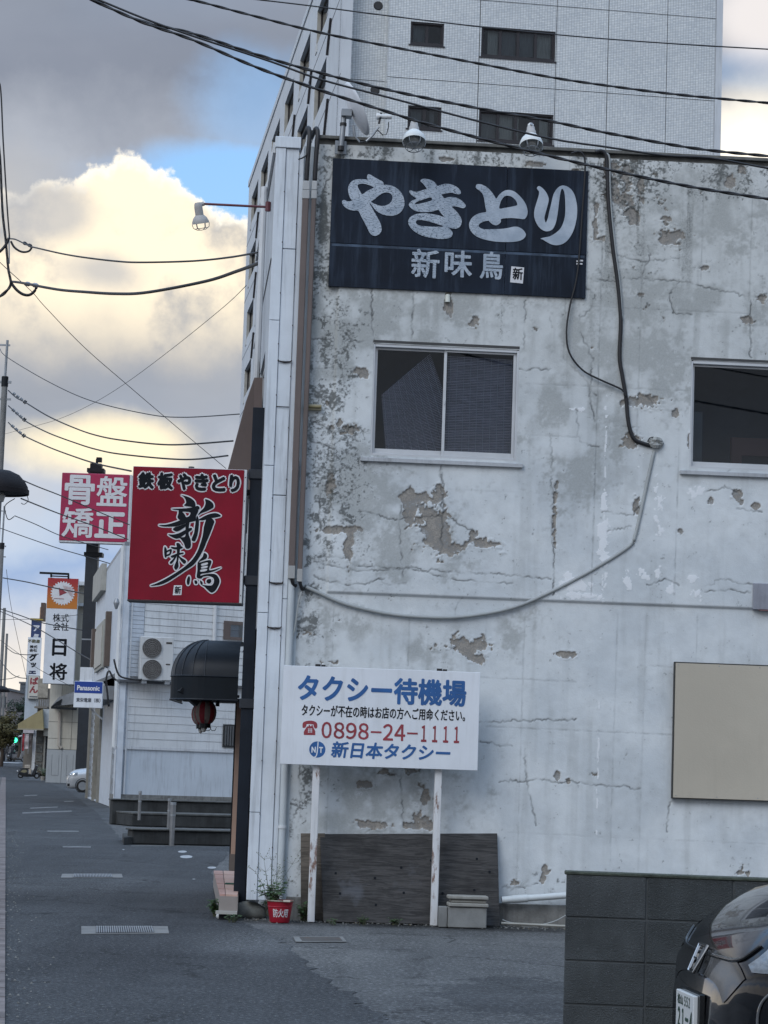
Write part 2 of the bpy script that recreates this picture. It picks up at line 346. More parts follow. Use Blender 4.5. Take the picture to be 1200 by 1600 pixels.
shop = thing('shop_building', 'two-storey shop with peeling pale blue-grey side wall and white corner cladding', 'building', W, (-.98, 0, 0))
WU0, WU1, WZ0, WZ1, WS = -.985, 5.6, .22, 7.93, .0105
WIN1 = (-.314, 4.70, 1.205, 5.875); WIN2 = (2.985, 4.705, 4.96, 5.85)
LAPZ = 3.285
def build_wall():
    nu = int((WU1 - WU0) / WS) + 1; nz = int((WZ1 - WZ0) / WS) + 1
    us = np.linspace(WU0, WU1, nu); zs = np.linspace(WZ0, WZ1, nz); UU, ZZ = np.meshgrid(us, zs)
    n1 = fbm(nz, nu, 60); n2 = fbm(nz, nu, 14, 4); n3 = fbm(nz, nu, 5, 3); n5 = fbm(nz, nu, 2.2, 2); nv = fbm(nz, nu, 12, 4, 9., .8); nb = fbm(nz, nu, 110, 5)
    def blobs(lst, rag=.9):
        o = np.full((nz, nu), 9.)
        for px, py, rx, ry in lst:
            u, z = W(px, py); a, b = rx / 156, ry / 156
            q = np.sqrt(((UU - u) / a) ** 2 + ((ZZ - z) / b) ** 2); np.minimum(o, q, out=o)
        return o + ((n2 - .5) * 2.3 + (n1 - .5) * 1.6 + (n3 - .5) * 1.9 + (n5 - .5) * .9) * rag
    peel = blobs([(678, 822, 26, 40), (690, 852, 36, 14), (757, 851, 34, 12), (737, 841, 10, 16), (640, 790, 8, 26), (684, 775, 9, 20), (655, 778, 20, 6), (562, 582, 14, 7), (548, 672, 20, 9),
                  (957, 300, 16, 40), (977, 275, 14, 30), (985, 330, 12, 22), (972, 318, 22, 16), (992, 252, 12, 8), (1000, 295, 10, 24), (955, 262, 14, 8), (1040, 371, 15, 18), (1041, 343, 8, 7), (1056, 368, 16, 6), (1190, 464, 10, 9), (1012, 628, 26, 10),
                  (985, 690, 13, 13), (931, 325, 5, 13), (930, 360, 5, 22), (933, 375, 14, 6), (994, 787, 6, 15), (867, 775, 4, 30), (866, 840, 4, 24), (700, 474, 6, 16), (740, 505, 7, 9), (722, 1010, 40, 16), (745, 1030, 16, 10), (880, 1022, 16, 5),
                  (663, 1245, 12, 22), (655, 1275, 14, 16), (640, 1202, 14, 8), (600, 1207, 12, 6), (575, 1227, 14, 6), (585, 1289, 30, 5), (650, 1290, 24, 6), (512, 630, 5, 5), (530, 664, 5, 6), (517, 668, 6, 4),
                  (1062, 830, 4, 4), (1110, 783, 4, 5), (1152, 775, 8, 9), (1180, 790, 5, 4), (1078, 692, 3, 12), (1055, 645, 4, 6), (545, 855, 6, 24), (533, 828, 26, 5), (518, 755, 9, 22), (1160, 268, 6, 8), (1140, 285, 6, 10), (1100, 420, 9, 5), (1165, 500, 9, 5),
                  (870, 1215, 4, 7), (888, 1222, 4, 5), (805, 1380, 8, 5), (848, 1372, 4, 6), (852, 1360, 5, 6), (1158, 1364, 12, 5), (1160, 1356, 4, 8), (905, 1432, 8, 4), (1000, 462, 8, 4), (900, 268, 8, 4), (835, 258, 10, 4), (700, 250, 12, 3)], .8)
    peel_m = sstep(peel, 1.08, .80)
    # random flaking, denser up high and low on the left
    dens = .0 + .16 * sstep(ZZ, 6.6, 7.9) * sstep(UU, 1.9, 2.4) + .08 * sstep(UU, -.2, -.75) * sstep(ZZ, 2.2, 3.4) * sstep(ZZ, 6.6, 4.2) + .03 * sstep(ZZ, 4.6, 7)
    fl = n2 * .5 + n3 * .4 + n5 * .1 + (nb - .5) * .5
    peel_m = np.maximum(peel_m, sstep(fl, .83 - dens * .75, .86 - dens * .75) * .9)
    dark = blobs([(568, 492, 20, 16), (565, 510, 16, 18), (783, 487, 5, 22), (783, 510, 4, 18), (512, 735, 10, 16), (510, 770, 22, 34), (545, 800, 26, 20), (495, 800, 10, 34), (520, 805, 40, 10), (500, 830, 24, 14), (545, 815, 20, 8), (475, 860, 10, 30),
                  (480, 975, 20, 16), (478, 1060, 8, 26), (490, 1090, 14, 10), (500, 505, 18, 9), (513, 540, 10, 6), (556, 590, 16, 8), (480, 918, 14, 12), (500, 300, 10, 14), (503, 330, 8, 18), (500, 355, 9, 10), (520, 245, 24, 7), (560, 243, 22, 5), (500, 370, 6, 30),
                  (990, 262, 18, 10), (1060, 262, 20, 8), (935, 262, 16, 7), (1130, 275, 22, 8), (1190, 290, 12, 14), (480, 1225, 10, 40), (478, 1340, 12, 14), (825, 800, 3, 10), (832, 830, 4, 14)], 1.3)
    speck = sstep(n3 * .55 + n2 * .45, .44, .62)
    dark_m = sstep(dark, 1.35, .55) * speck
    drip = sstep(nv + (n1 - .5) * .5, .56, .78) * sstep(ZZ, 5.9, 7.9)                       # streaks below the coping
    left = sstep(UU, -.45, -.9) * sstep(n2 * .5 + nv * .5, .48, .66)
    low = sstep(ZZ, .75, .2) * sstep(n2, .4, .7)
    signdrip = np.zeros_like(UU)
    spk = n3 * .3 + n5 * .5 + n2 * .2
    reg = sstep(UU, .15, -.75) * sstep(ZZ, 2.4, 3.6) * (.35 + .65 * sstep(ZZ, 6.4, 4.8)) + .7 * sstep(UU, -.3, -.9) + .9 * sstep(ZZ, 7.2, 7.9) + .25 * sstep(ZZ, 5.9, 7.0) + .35 * sstep(peel, 1.7, 1.0) + .5 * sstep(ZZ, .7, .25) + .02
    specks = sstep(spk + .17 * np.clip(reg, 0, 1.1) * sstep(n1, .30, .60), .66, .74)
    wn = RNG.random((nz, nu)); wn = (wn + np.roll(wn, 1, 0) + np.roll(wn, 1, 1)) / 3
    grain = sstep(n1 * .55 + n2 * .3 + n3 * .15 + .16 * np.clip(reg, 0, 1), .50, .70) * sstep(wn, .38, .72) * np.clip(.25 + reg, 0, 1)
    dark_m = np.clip(np.maximum(np.maximum(np.maximum(.72 * grain, dark_m), dark_m) if False else np.maximum(dark_m, .7 * drip), (.5 * specks)) + .55 * grain + .42 * left + .36 * low, 0, 1)
    stain = sstep(blobs([(660, 850, 90, 70), (560, 620, 60, 90), (540, 500, 70, 60), (1000, 470, 90, 40), (990, 560, 90, 50), (920, 600, 90, 80), (870, 640, 60, 90), (900, 740, 60, 70), (1100, 480, 90, 30), (980, 690, 50, 40), (1010, 610, 50, 40), (640, 800, 60, 40), (560, 760, 70, 90),
                         (880, 520, 50, 40), (620, 500, 60, 50), (700, 480, 60, 30), (1030, 330, 60, 60), (1120, 320, 60, 60), (560, 1010, 80, 40), (640, 1020, 120, 40), (740, 990, 90, 40), (540, 1250, 90, 90), (640, 1240, 90, 80), (1160, 600, 80, 40)], .9), 1.5, .35)
    stain = np.clip(stain * sstep(fbm(nz, nu, 30, 6), .36, .62) + .12 * sstep(nb, .5, .7), 0, 1)
    ri = np.floor(ZZ / .205).astype(int); ci = np.floor(UU / .41 + .5 * (ri % 2) + 40).astype(int); rb = RNG.random((64, 80)); blk = rb[np.clip(ri, 0, 63), np.clip(ci, 0, 79)]
    stain = np.clip(stain + .35 * sstep(blk * .7 + .15 + (n1 - .5) * 1.3 + (n2 - .5) * .8, .70, 1.05) * sstep(ZZ, 3.0, 5.2) + .16 * sstep(n2 * .6 + n3 * .4, .45, .7) + .30 * sstep(nv, .55, .8) + sstep(ZZ, 4.9, 6.6) * (.12 * sstep(n1, .40, .65) + .35 * sstep(n2 * .5 + nv * .5, .47, .66) + .55 * sstep(n3 * .45 + n5 * .55, .50, .66) * sstep(n1, .42, .60)), 0, 1)
    lite = sstep(.25 * (n5 - .5) + blobs([(943, 790, 4, 40), (941, 850, 6, 45), (944, 905, 5, 25), (1025, 765, 5, 20), (1030, 790, 6, 12), (1025, 810, 5, 8), (1030, 828, 4, 8), (1093, 765, 5, 9), (1080, 772, 6, 8), (900, 912, 22, 7), (910, 932, 24, 4), (1010, 900, 10, 4), (1028, 893, 6, 12), (1000, 892, 5, 4),
                        (1090, 926, 6, 8), (1045, 920, 4, 4), (905, 430, 10, 10), (1003, 720, 4, 8), (998, 730, 4, 4), (980, 905, 4, 10), (945, 700, 2, 30), (1080, 905, 5, 4), (900, 640, 10, 2)] , 1.5), 1.04, .86)
    lite = np.maximum(lite, .65 * sstep(np.abs(UU - W(943, 800)[0] - (n2 - .5) * .03), .03, .0) * sstep(n3 * .5 + n2 * .5, .52, .62) * sstep(ZZ, 7.2, 5.0))
    # cracks: random walks between photo points
    crack = np.zeros((nz, nu))
    def walk(pts, jit=.02, wdt=1., val=1.):
        P = [W(*p) for p in pts]
        for (a, b), (c, d) in zip(P[:-1], P[1:]):
            L = math.hypot(c - a, d - b); n = max(2, int(L / (WS * .6))); k = max(2, n // 9)
            j = np.interp(np.arange(n + 1), np.linspace(0, n, k + 1), RNG.normal(0, jit * .45, k + 1)) * np.sin(np.linspace(0, math.pi, n + 1)) ** .5 + np.interp(np.arange(n + 1), np.linspace(0, n, n // 3 + 1), RNG.normal(0, jit * .32, n // 3 + 1))
            nx, nz_ = -(d - b) / (L + 1e-6), (c - a) / (L + 1e-6); t = np.linspace(0, 1, n + 1)
            uu, zz = a + (c - a) * t + nx * j, b + (d - b) * t + nz_ * j
            fi, fj = (zz - WZ0) / WS, (uu - WU0) / WS; i0, j0 = np.floor(fi).astype(int), np.floor(fj).astype(int)
            on = np.interp(np.arange(n + 1), np.linspace(0, n, k + 1), RNG.random(k + 1)) * 1.1 + .05
            for di in (0, 1):
                for dj in (0, 1):
                    wt = np.abs(1 - di - (fi - i0)) * np.abs(1 - dj - (fj - j0)); ok = (i0 + di >= 0) & (i0 + di < nz) & (j0 + dj >= 0) & (j0 + dj < nu)
                    np.maximum.at(crack, (i0[ok] + di, j0[ok] + dj), np.clip(wt[ok] * 1.9, 0, 1) * val * np.clip(on[ok], 0, 1))
    for c in [[(490, 878), (560, 892), (640, 888), (700, 905), (800, 912)], [(495, 870), (545, 872)], [(560, 885), (700, 893), (860, 905)], [(626, 790), (625, 850), (630, 905)], [(690, 800), (693, 770), (690, 730)], [(810, 577), (862, 578)],
              [(930, 437), (960, 440), (1000, 436), (1060, 440), (1110, 452), (1200, 470)], [(915, 450), (930, 462), (925, 480), (905, 500)], [(1000, 437), (1015, 400), (1012, 385)], [(1172, 470), (1172, 560)], [(1060, 440), (1045, 460), (1050, 490), (1080, 492)],
              [(780, 1222), (850, 1218), (905, 1224), (1000, 1232)], [(745, 1129), (800, 1126), (900, 1124)], [(750, 1160), (800, 1165)], [(820, 1170), (822, 1220), (838, 1290)], [(1100, 915), (1130, 905), (1150, 912), (1180, 914)], [(1100, 925), (1140, 922), (1172, 926)],
              [(1010, 915), (1040, 905), (1060, 915)], [(480, 495), (500, 497)], [(487, 530), (520, 531)], [(540, 532), (570, 534)], [(487, 620), (515, 621)], [(540, 520), (555, 545)], [(582, 450), (580, 480), (583, 535)], [(645, 450), (643, 530)], [(820, 470), (818, 545)],
              [(900, 640), (905, 690), (935, 700)], [(490, 900), (540, 915), (600, 905)], [(470, 1150), (468, 1260), (450, 1300)], [(785, 1385), (820, 1387), (840, 1380)], [(600, 1210), (625, 1212)], [(627, 1210), (630, 1290)], [(1100, 770), (1130, 762), (1150, 770)], [(1150, 795), (1190, 800)],
              [(560, 800), (620, 812), (690, 806), (740, 830)], [(880, 560), (910, 590), (930, 620)], [(905, 520), (925, 560), (920, 620), (930, 660)], [(490, 660), (560, 690)], [(490, 690), (578, 722)], [(690, 728), (690, 880)], [(500, 755), (500, 850)], [(860, 680), (865, 910), (862, 930)],
              [(940, 800), (990, 806), (1000, 790)], [(948, 830), (985, 822)], [(1060, 1230), (1045, 1260), (1042, 1300)], [(520, 270), (505, 300)], [(600, 225), (590, 245)], [(800, 232), (800, 258)], [(730, 235), (728, 252)], [(950, 395), (1000, 410), (1060, 405)]]: walk(c)
    for u in (-.55, .07, .95, 2.08, 2.42, 3.25, 3.62, 4.3): walk([(0, 0), (0, 0)]) if 0 else None
    for px, a, b, v in [(890, 245, 560, .4), (945, 245, 930, .55), (1002, 440, 700, .4), (1060, 700, 930, .45), (1100, 250, 440, .35), (1175, 300, 470, .4), (820, 960, 1400, .3), (640, 960, 1040, .45), (760, 960, 1040, .3), (965, 960, 1370, .35), (1090, 960, 1035, .3), (522, 930, 1300, .3), (1010, 960, 1360, .2)]:
        walk([(px, a), (px - .032 * (b - a), b)], .004, val=v)
    for py, a, b, v in [(575, 487, 580, .3), (600, 820, 1075, .35), (680, 820, 900, .3), (480, 925, 1170, .3), (765, 700, 900, .2), (1045, 450, 900, .3), (1135, 760, 1050, .4), (1040, 1000, 1050, .3), (1215, 1060, 1200, .25), (1300, 780, 1200, .2), (640, 1010, 1075, .2)]:
        walk([(a, py), (b, py + .045 * (b - a))], .006, val=v)
    for _ in range(26):
        x, y = RNG.uniform(500, 1190), RNG.uniform(240, 1380); p = [(x, y)]; an = RNG.uniform(0, 6.28)
        for _ in range(int(RNG.integers(2, 5))): an += RNG.normal(0, .5); x += math.cos(an) * 12; y += math.sin(an) * 9; p.append((x, y))
        walk(p, .008, val=RNG.uniform(.3, .75))
    d = -.026 * sstep(ZZ, LAPZ - .008, LAPZ + .008) * sstep(UU, W(511, 925)[0] - .01, W(511, 925)[0] + .01)     # upper skin laps over the lower wall
    rim = sstep(peel, 1.30, 1.08) * (1 - peel_m)
    lite = np.maximum(lite, .45 * rim * sstep(n3, .5, .6))
    d += .011 * peel_m - .005 * rim + .004 * crack - .003 * (fbm(nz, nu, 45, 4) - .5) - .0018 * (n3 - .5) * (1 - peel_m * .3) - .002 * lite
    co = np.stack([UU, d, ZZ], -1).reshape(-1, 3).astype(np.float32)
    idx = np.arange(nz * nu).reshape(nz, nu); q = np.stack([idx[:-1, :-1], idx[:-1, 1:], idx[1:, 1:], idx[1:, :-1]], -1)
    cu, cz = (UU[:-1, :-1] + UU[1:, 1:]) / 2, (ZZ[:-1, :-1] + ZZ[1:, 1:]) / 2; keep = np.ones(cu.shape, bool)
    for a, b, c, e in (WIN1, WIN2): keep &= ~((cu > a + .01) & (cu < c - .01) & (cz > b + .01) & (cz < e - .01))
    q = q[keep].reshape(-1, 4)
    me = bpy.data.meshes.new('wall'); me.vertices.add(len(co)); me.vertices.foreach_set('co', co.ravel()); me.loops.add(q.size); me.loops.foreach_set('vertex_index', q.ravel().astype(np.int32))
    me.polygons.add(len(q)); me.polygons.foreach_set('loop_start', np.arange(0, q.size, 4, dtype=np.int32)); me.polygons.foreach_set('loop_total', np.full(len(q), 4, np.int32)); me.update(); me.validate()
    for nm, arr in (('peel', peel_m), ('mould', dark_m), ('stain', stain), ('fresh', lite), ('crack', crack)):
        a = me.attributes.new(nm, 'FLOAT', 'POINT'); a.data.foreach_set('value', arr.ravel().astype(np.float32))
    me.polygons.foreach_set('use_smooth', [True] * len(q))
    m = bpy.data.materials.new('peeling_plaster'); m.use_nodes = True; T = NT(m.node_tree); b = m.node_tree.nodes['Principled BSDF']
    A = lambda nm: T.n('ShaderNodeAttribute', attribute_name=nm).outputs['Fac']
    v = T.n('ShaderNodeNewGeometry').outputs['Position']; f1 = T.noise(v, 60, 4, .65); f2 = T.noise(v, 7, 5, .6); f3 = T.noise(v, 1.4, 4, .55)
    c = T.mix(T.ss(f3, .35, .65), (.585, .625, .65), (.69, .725, .74)); c = T.mix(T.ss(f2, .3, .7), T.mix(1., c, (.93, .93, .93), 'MULTIPLY'), c)
    hz = T.n('ShaderNodeSeparateXYZ'); T.put(hz.inputs[0], v)
    c = T.mix(T.m('MULTIPLY', T.ss(hz.outputs[2], 4.0, 7.2), .75), c, (.60, .615, .60))         # the upper skin has weathered warmer
    c = T.mix(T.m('MULTIPLY', A('stain'), T.m('ADD', .30, T.m('MULTIPLY', f1, .5))), c, (.235, .245, .232))
    pe = T.ss(T.m('ADD', A('peel'), T.m('MULTIPLY', T.m('SUBTRACT', f1, .5), .5)), .38, .62)
    c = T.mix(T.m('MULTIPLY', pe, T.ss(T.m('ADD', T.m('MULTIPLY', f2, .6), T.m('MULTIPLY', f1, .4)), .30, .52, .45, 1.)), c, T.mix(T.ss(T.m('ADD', T.m('MULTIPLY', f1, .5), T.m('MULTIPLY', f2, .5)), .38, .62), (.17, .163, .155), (.345, .32, .285)))
    c = T.mix(T.m('MULTIPLY', T.ss(T.m('ADD', A('mould'), T.m('MULTIPLY', T.m('SUBTRACT', f1, .5), .9)), .15, .95), .78), c, (.05, .055, .052))
    c = T.mix(T.m('MULTIPLY', T.ss(A('fresh'), .3, .7), .9), c, (.78, .80, .82))
    c = T.mix(T.m('MULTIPLY', A('crack'), .82), c, (.07, .075, .075))
    T.put(b.inputs['Base Color'], c); b.inputs['Roughness'].default_value = .78; b.inputs['Specular IOR Level'].default_value = .3
    bn = T.n('ShaderNodeBump'); bn.inputs['Strength'].default_value = .35; bn.inputs['Distance'].default_value = .006; T.put(bn.inputs['Height'], T.m('ADD', f1, T.m('MULTIPLY', f2, .7))); T.put(b.inputs['Normal'], bn.outputs[0])
    link(me, 'wall', m, shop, W)
build_wall()
PLASTER = M_('plain_plaster', (.52, .57, .60), .8, var=.06, streak=.3)
ROOFM = M_('roof_felt', (.16, .165, .17), .9)
BW_, BD_ = 5.6, 5.35                                  # building width past the wall grid, depth back along the street
MB().box(-.985, 5.6, .012, .16, 7.93, 7.985).box(-.985, 5.6, -.035, .20, 7.985, 8.02).build('coping', M_('mossy_coping', (.135, .135, .125), .9, var=.3, vs=6, streak=.4), shop, W, bev=.004)
MB().box(-.985, 5.6, -.03, .14, -.02, .225).build('plinth', CONC, shop, W, bev=.006)
MB().box(-1.3, 5.6, .2, BD_, 7.55, 7.7).build('roof', ROOFM, shop, W)
MB().box(5.45, 5.6, .02, BD_, 0, 7.9).box(-1.0, 5.45, BD_ - .15, BD_, 0, 7.9).build('rear_wall', PLASTER, shop, W)
# street front (seen edge-on), local FA frame: x runs towards the camera, y into the building
front = MB().slab(-5.3, -.02, 2.9, 7.9, [(-4.6, 4.7, -3.0, 5.9), (-2.4, 4.7, -.9, 5.9)], 0, .15)
front.build('front_wall', M_('front_plaster', (.50, .53, .56), .7, var=.1, streak=.35), shop, FA)
MB().box(-5.3, -.02, .01, .14, 0, .0).build('threshold', CONC, shop, FA) if 0 else None
MB().box(-5.3, -.9, .35, .45, .0, 2.9).build('shopfront', M_('dark_shopfront', (.05, .045, .04), .4), shop, FA)
MB().box(-5.3, -.02, -.03, -.004, 7.82, 7.93).build('front_flashing', WHITEP, shop, FA)
for a in (-4.6, -2.4):
    fw = MB().box(a, a + .05, .03, .12, 4.7, 5.9).box(a + 1.45, a + 1.5, .03, .12, 4.7, 5.9).box(a + .05, a + 1.45, .03, .12, 5.85, 5.9).box(a + .05, a + 1.45, .03, .12, 4.7, 4.75).build('window', ALU, shop, FA)
    MB().box(a + .05, a + 1.45, .07, .076, 4.75, 5.85).build('pane', GLASS, fw, FA)
MB().box(-5.2, -.2, .6, .62, 3, 7.4).build('front_backing', DARK, shop, FA)
# seams and a drain pipe on the street front
MB().box(-5.3, -.03, -.01, -.002, 6.7, 6.715).build('front_seam', M_('seam_shadow_gap', (.2, .21, .22), .8), shop, FA)
MB().tube([(-1.6, -.06, 3.2), (-1.6, -.06, 7.85)], .035, 8).build('front_drainpipe', WHITEP, shop, FA, smooth=True)

# white corner cladding
def cu(px, py): return W(px, py)[0]
CLAD = M_('white_cladding', (.66, .71, .76), .42, var=.06, streak=.28, bump=.05)
def cladding():
    zA = [.18, 1.05, 3.05, 4.55, 6.05, 7.86]; zB = [W(450, y)[1] for y in (1412, 982, 912, 775, 637, 566, 390)] + [7.86]
    zB[0] = .18
    for z0, z1 in zip(zA[:-1], zA[1:]): MB().box(-1.385, -1.282, -.05, .1, z0 + .003, z1 - .003).build('cladding_panel', CLAD, shop, W, bev=.003)
    for z0, z1 in zip(zB[:-1], zB[1:]): MB().box(-1.279, -1.145, -.035, .1, z0 + .004, z1 - .004).build('cladding_panel', CLAD, shop, W, bev=.004)
    for z0, z1 in ((.2, 3.2), (3.2, 7.8)): MB().box(-1.140, -1.092, -.02, .1, z0 + .003, z1 - .003).build('cladding_panel', CLAD, shop, W, bev=.003)
    MB().box(-1.092, -.985, .0, .1, .1, 7.9).build('corner_backing', PLASTER, shop, W)
    MB().box(-1.395, -1.13, -.062, .12, 7.86, 7.975).build('cladding_cap', CLAD, shop, W, bev=.004)
    t = MB(); 
    for y in (912, 982, 566): z = W(450, y)[1]; t.tube([(-1.283, -.052, z + .012), (-1.27, -.05, z), (-1.21, -.045, z - .012), (-1.15, -.045, z), (-1.142, -.04, z + .014)], .007, 5)
    for y in (637,): z = W(450, y)[1]; t.tube([(-1.28, -.045, z), (-1.15, -.045, z - .003)], .004, 4)
    for i in range(14):
        z = .5 + i * .53; t.box(-1.288, -1.28, -.056, -.05, z, z + .012).box(-1.15, -1.142, -.04, -.034, z + .2, z + .212)
    t.build('wire_tie', M_('rusty_wire', (.04, .03, .028), .8), shop, W)
    dp = MB().tube([(-1.055, -.05, .16), (-1.055, -.05, 4.6)], .036, 14).build('downpipe', M_('grey_white_pipe', (.50, .54, .56), .5, var=.06, streak=.3), shop, W, smooth=True)
    b = MB()
    for z in (.9, 2.2, 3.5, 4.5): b.tube([(-1.055, -.05, z), (-1.055, -.05, z + .03)], .042, 14)
    b.build('bracket', WHITEP, dp, W, smooth=True)
cladding()
# brown mansard fascia on the street front
def fascia():
    y0 = 24.9; P = [at(*q, y0) for q in ((410, 591), (397, 591), (384, 628), (352, 748), (352, 775), (404, 775))]
    d = -FA.u * 4.2; MB().prism(P, Vector((0, 0, 0)), d).build('fascia', M_('brown_fascia', (.105, .075, .066), .5, var=.06, streak=.12), shop, bev=.006)
    Q = [at(*q, y0 - .012) for q in ((410.5, 590), (397, 590), (397.3, 775), (404.5, 775))]; MB().prism(Q, Vector((0, 0, 0)), Vector((0, .008, 0))).build('fascia_end_trim', M_('brown_fascia_trim', (.13, .095, .085), .45, var=.05), shop)
fascia()

# ------------------------------------------------------------------ wall windows
def wall_window(R, left_only=False):
    a, b, c, d = R; f = .028
    w = MB().box(a, a + f, -.022, .09, b, d - .02).box(c - f, c, -.022, .09, b, d - .02).box(a + f, c - f, -.018, .09, d - .045, d - .004).box(a + f, c - f, -.018, .09, b, b + .03).build('window', ALU, shop, W, bev=.002)
    MB().box(a + .004, c - .004, -.03, .02, d - .004, d + .022).build('head_flashing', M_('dark_flashing', (.05, .05, .05), .6), w, W)
    MB().box(a - .09, c + .06, -.062, .03, b - .065, b - .022).build('sill', M_('grey_alu_sill', (.46, .48, .5), .45, metal=.3, streak=.3), w, W, bev=.004)
    mid = (a + c) / 2; s = .03
    for i, (x0, x1, y) in enumerate(((a + f, mid + .018, .045), (mid - .018, c - f, .015))):
        zb, zt = b + .03, d - .045
        sash = MB().box(x0, x0 + s, y, y + .025, zb, zt).box(x1 - s, x1, y, y + .025, zb, zt).box(x0 + s, x1 - s, y, y + .025, zb, zb + .055).box(x0 + s, x1 - s, y, y + .025, zt - .02, zt).build('sash', ALU, w, W, bev=.0015)
        MB().box(x0 + s, x1 - s, y + .01, y + .015, zb + .055, zt - .02).build('pane', GLASS, w, W)
    MB().box(mid - .006, mid + .006, .004, .012, (b + d) / 2 - .02, (b + d) / 2 + .02).build('latch', ALU, w, W)
    # the dark room behind
    r = MB(); x0, x1, y0, y1, z0, z1 = a - .5, c + .5, .10, 1.9, b - .6, d + .3
    r.quad((x0, y1, z0), (x1, y1, z0), (x1, y1, z1), (x0, y1, z1)).quad((x0, y0, z0), (x0, y1, z0), (x0, y1, z1), (x0, y0, z1)).quad((x1, y0, z0), (x1, y1, z0), (x1, y1, z1), (x1, y0, z1)).quad((x0, y0, z0), (x1, y0, z0), (x1, y1, z0), (x0, y1, z0)).quad((x0, y0, z1), (x1, y0, z1), (x1, y1, z1), (x0, y1, z1))
    r.build('room', M_('dim_room', (.10, .125, .16), .9, var=.15, bump=0), w, W)
    return w
w1 = wall_window(WIN1); w2 = wall_window(WIN2)
BLIND = M_('old_bamboo_blind', (.66, .58, .62), .85, var=.35, vs=9, vecscale=(1, 1, 14), bump=0); BTHREAD = M_('blind_thread', (.75, .75, .78), .8, bump=0)
def blind(px4, ncord, name, label, y=.11):
    """reed blind between four wall-plane corners (tl, tr, br, bl)"""
    q = [np.array(W(*p, -y)) for p in px4]; o = None
    t = thing(name, label, 'blind', W, (*((q[2] + q[3]) / 2)[:1], y, q[3][1]), 'reed blinds behind the shop window')
    m = MB(); n = 74
    for i in range(n):
        f = (i + .5) / n; a = q[0] + (q[3] - q[0]) * f; b = q[1] + (q[2] - q[1]) * f; j = RNG.normal(0, .0015)
        k = .30 / n * np.linalg.norm(q[0] - q[3]) ; dn = (q[3] - q[0]) / np.linalg.norm(q[3] - q[0]) * k
        m.add([(a[0] - dn[0], y + j, a[1] - dn[1]), (b[0] - dn[0], y + j, b[1] - dn[1]), (b[0] + dn[0], y + j, b[1] + dn[1]), (a[0] + dn[0], y + j, a[1] + dn[1])], [(0, 1, 2, 3)])
    tag(m.build('reed', BLIND, t, W, recalc=False), kind='stuff')
    for i in range(ncord):
        f = (i + .4) / ncord; a = q[0] + (q[1] - q[0]) * f; b = q[3] + (q[2] - q[3]) * f
        MB().bar((a[0], y - .006, a[1]), (b[0], y - .006, b[1]), .006, .003).build('thread', BTHREAD, t, W)
    m = MB(); m.quad((q[0][0], y + .012, q[0][1]), (q[1][0], y + .012, q[1][1]), (q[2][0], y + .012, q[2][1]), (q[3][0], y + .012, q[3][1])).build('shade_cloth', M_('blind_backing', (.11, .115, .15), .9, bump=0), t, W)
blind([(596, 617), (672, 552), (740, 745), (606, 745)], 10, 'reed_blind', 'reed blind slipped down askew behind the left shop pane', .16)
blind([(700, 556), (806, 562), (802, 745), (694, 745)], 10, 'reed_blind', 'reed blind hanging straight behind the right shop pane', .11)
tag(MB().box(*[W(1086, 650)[0], W(1113, 650)[0]], .5, .54, W(1100, 745)[1], W(1100, 632)[1]).build('curtain', M_('grey_green_curtain', (.20, .23, .24), .9), None, W), 'grey curtain standing behind the dark right-hand shop window', 'curtain')
g = thing('brown_cabinet', 'brown wooden cabinet frame standing inside the dark shop window', 'cabinet', W, (W(1180, 700)[0], .8, W(1160, 740)[1]))
ua, ub = W(1157, 700)[0] + .06, W(1157, 700)[0] + .85; za = W(1160, 740)[1]; zb = W(1160, 668)[1]; WOODR = M_('red_brown_wood', (.16, .06, .045), .6)
MB().box(ua, ua + .11, .7, .78, za - .2, zb).box(ua + .11, ub, .7, .78, zb - .19, zb).build('frame', WOODR, g, W); MB().box(ua + .11, ub, .74, .76, za - .2, zb - .19).build('panel', DARK, g, W)

# ================================================================== signboard over the wall
sg = thing('signboard', 'dark navy signboard with big silver brush letters high on the wall', 'sign', W, (.54, -.05, 6.43))
NAVY = M_('navy_sign_board', (.008, .0135, .025), .5, spec=.2, var=.25, vs=2, streak=.28, dirt=(.07, .10, .15), bump=.03)
s0, s1, zt, zb, zm, um = -.795, 1.868, 7.777, 6.43, W(700, 390)[1], W(790, 350)[0]
for x0, x1, z0, z1 in ((s0, um - .002, zm + .002, zt), (um + .002, s1, zm + .002, zt), (s0, um - .002, zb, zm - .002), (um + .002, s1, zb, zm - .002)):
    MB().box(x0, x1, -.05, -.012, z0, z1).build('board', NAVY, sg, W, bev=.002)
MB().box(s0 + .02, s1 - .02, -.0508, -.0502, zm - .03, zm - .004).build('seam_residue', M_('chalky_residue', (.05, .075, .115), .8, var=.5, vs=6, bump=0), sg, W)
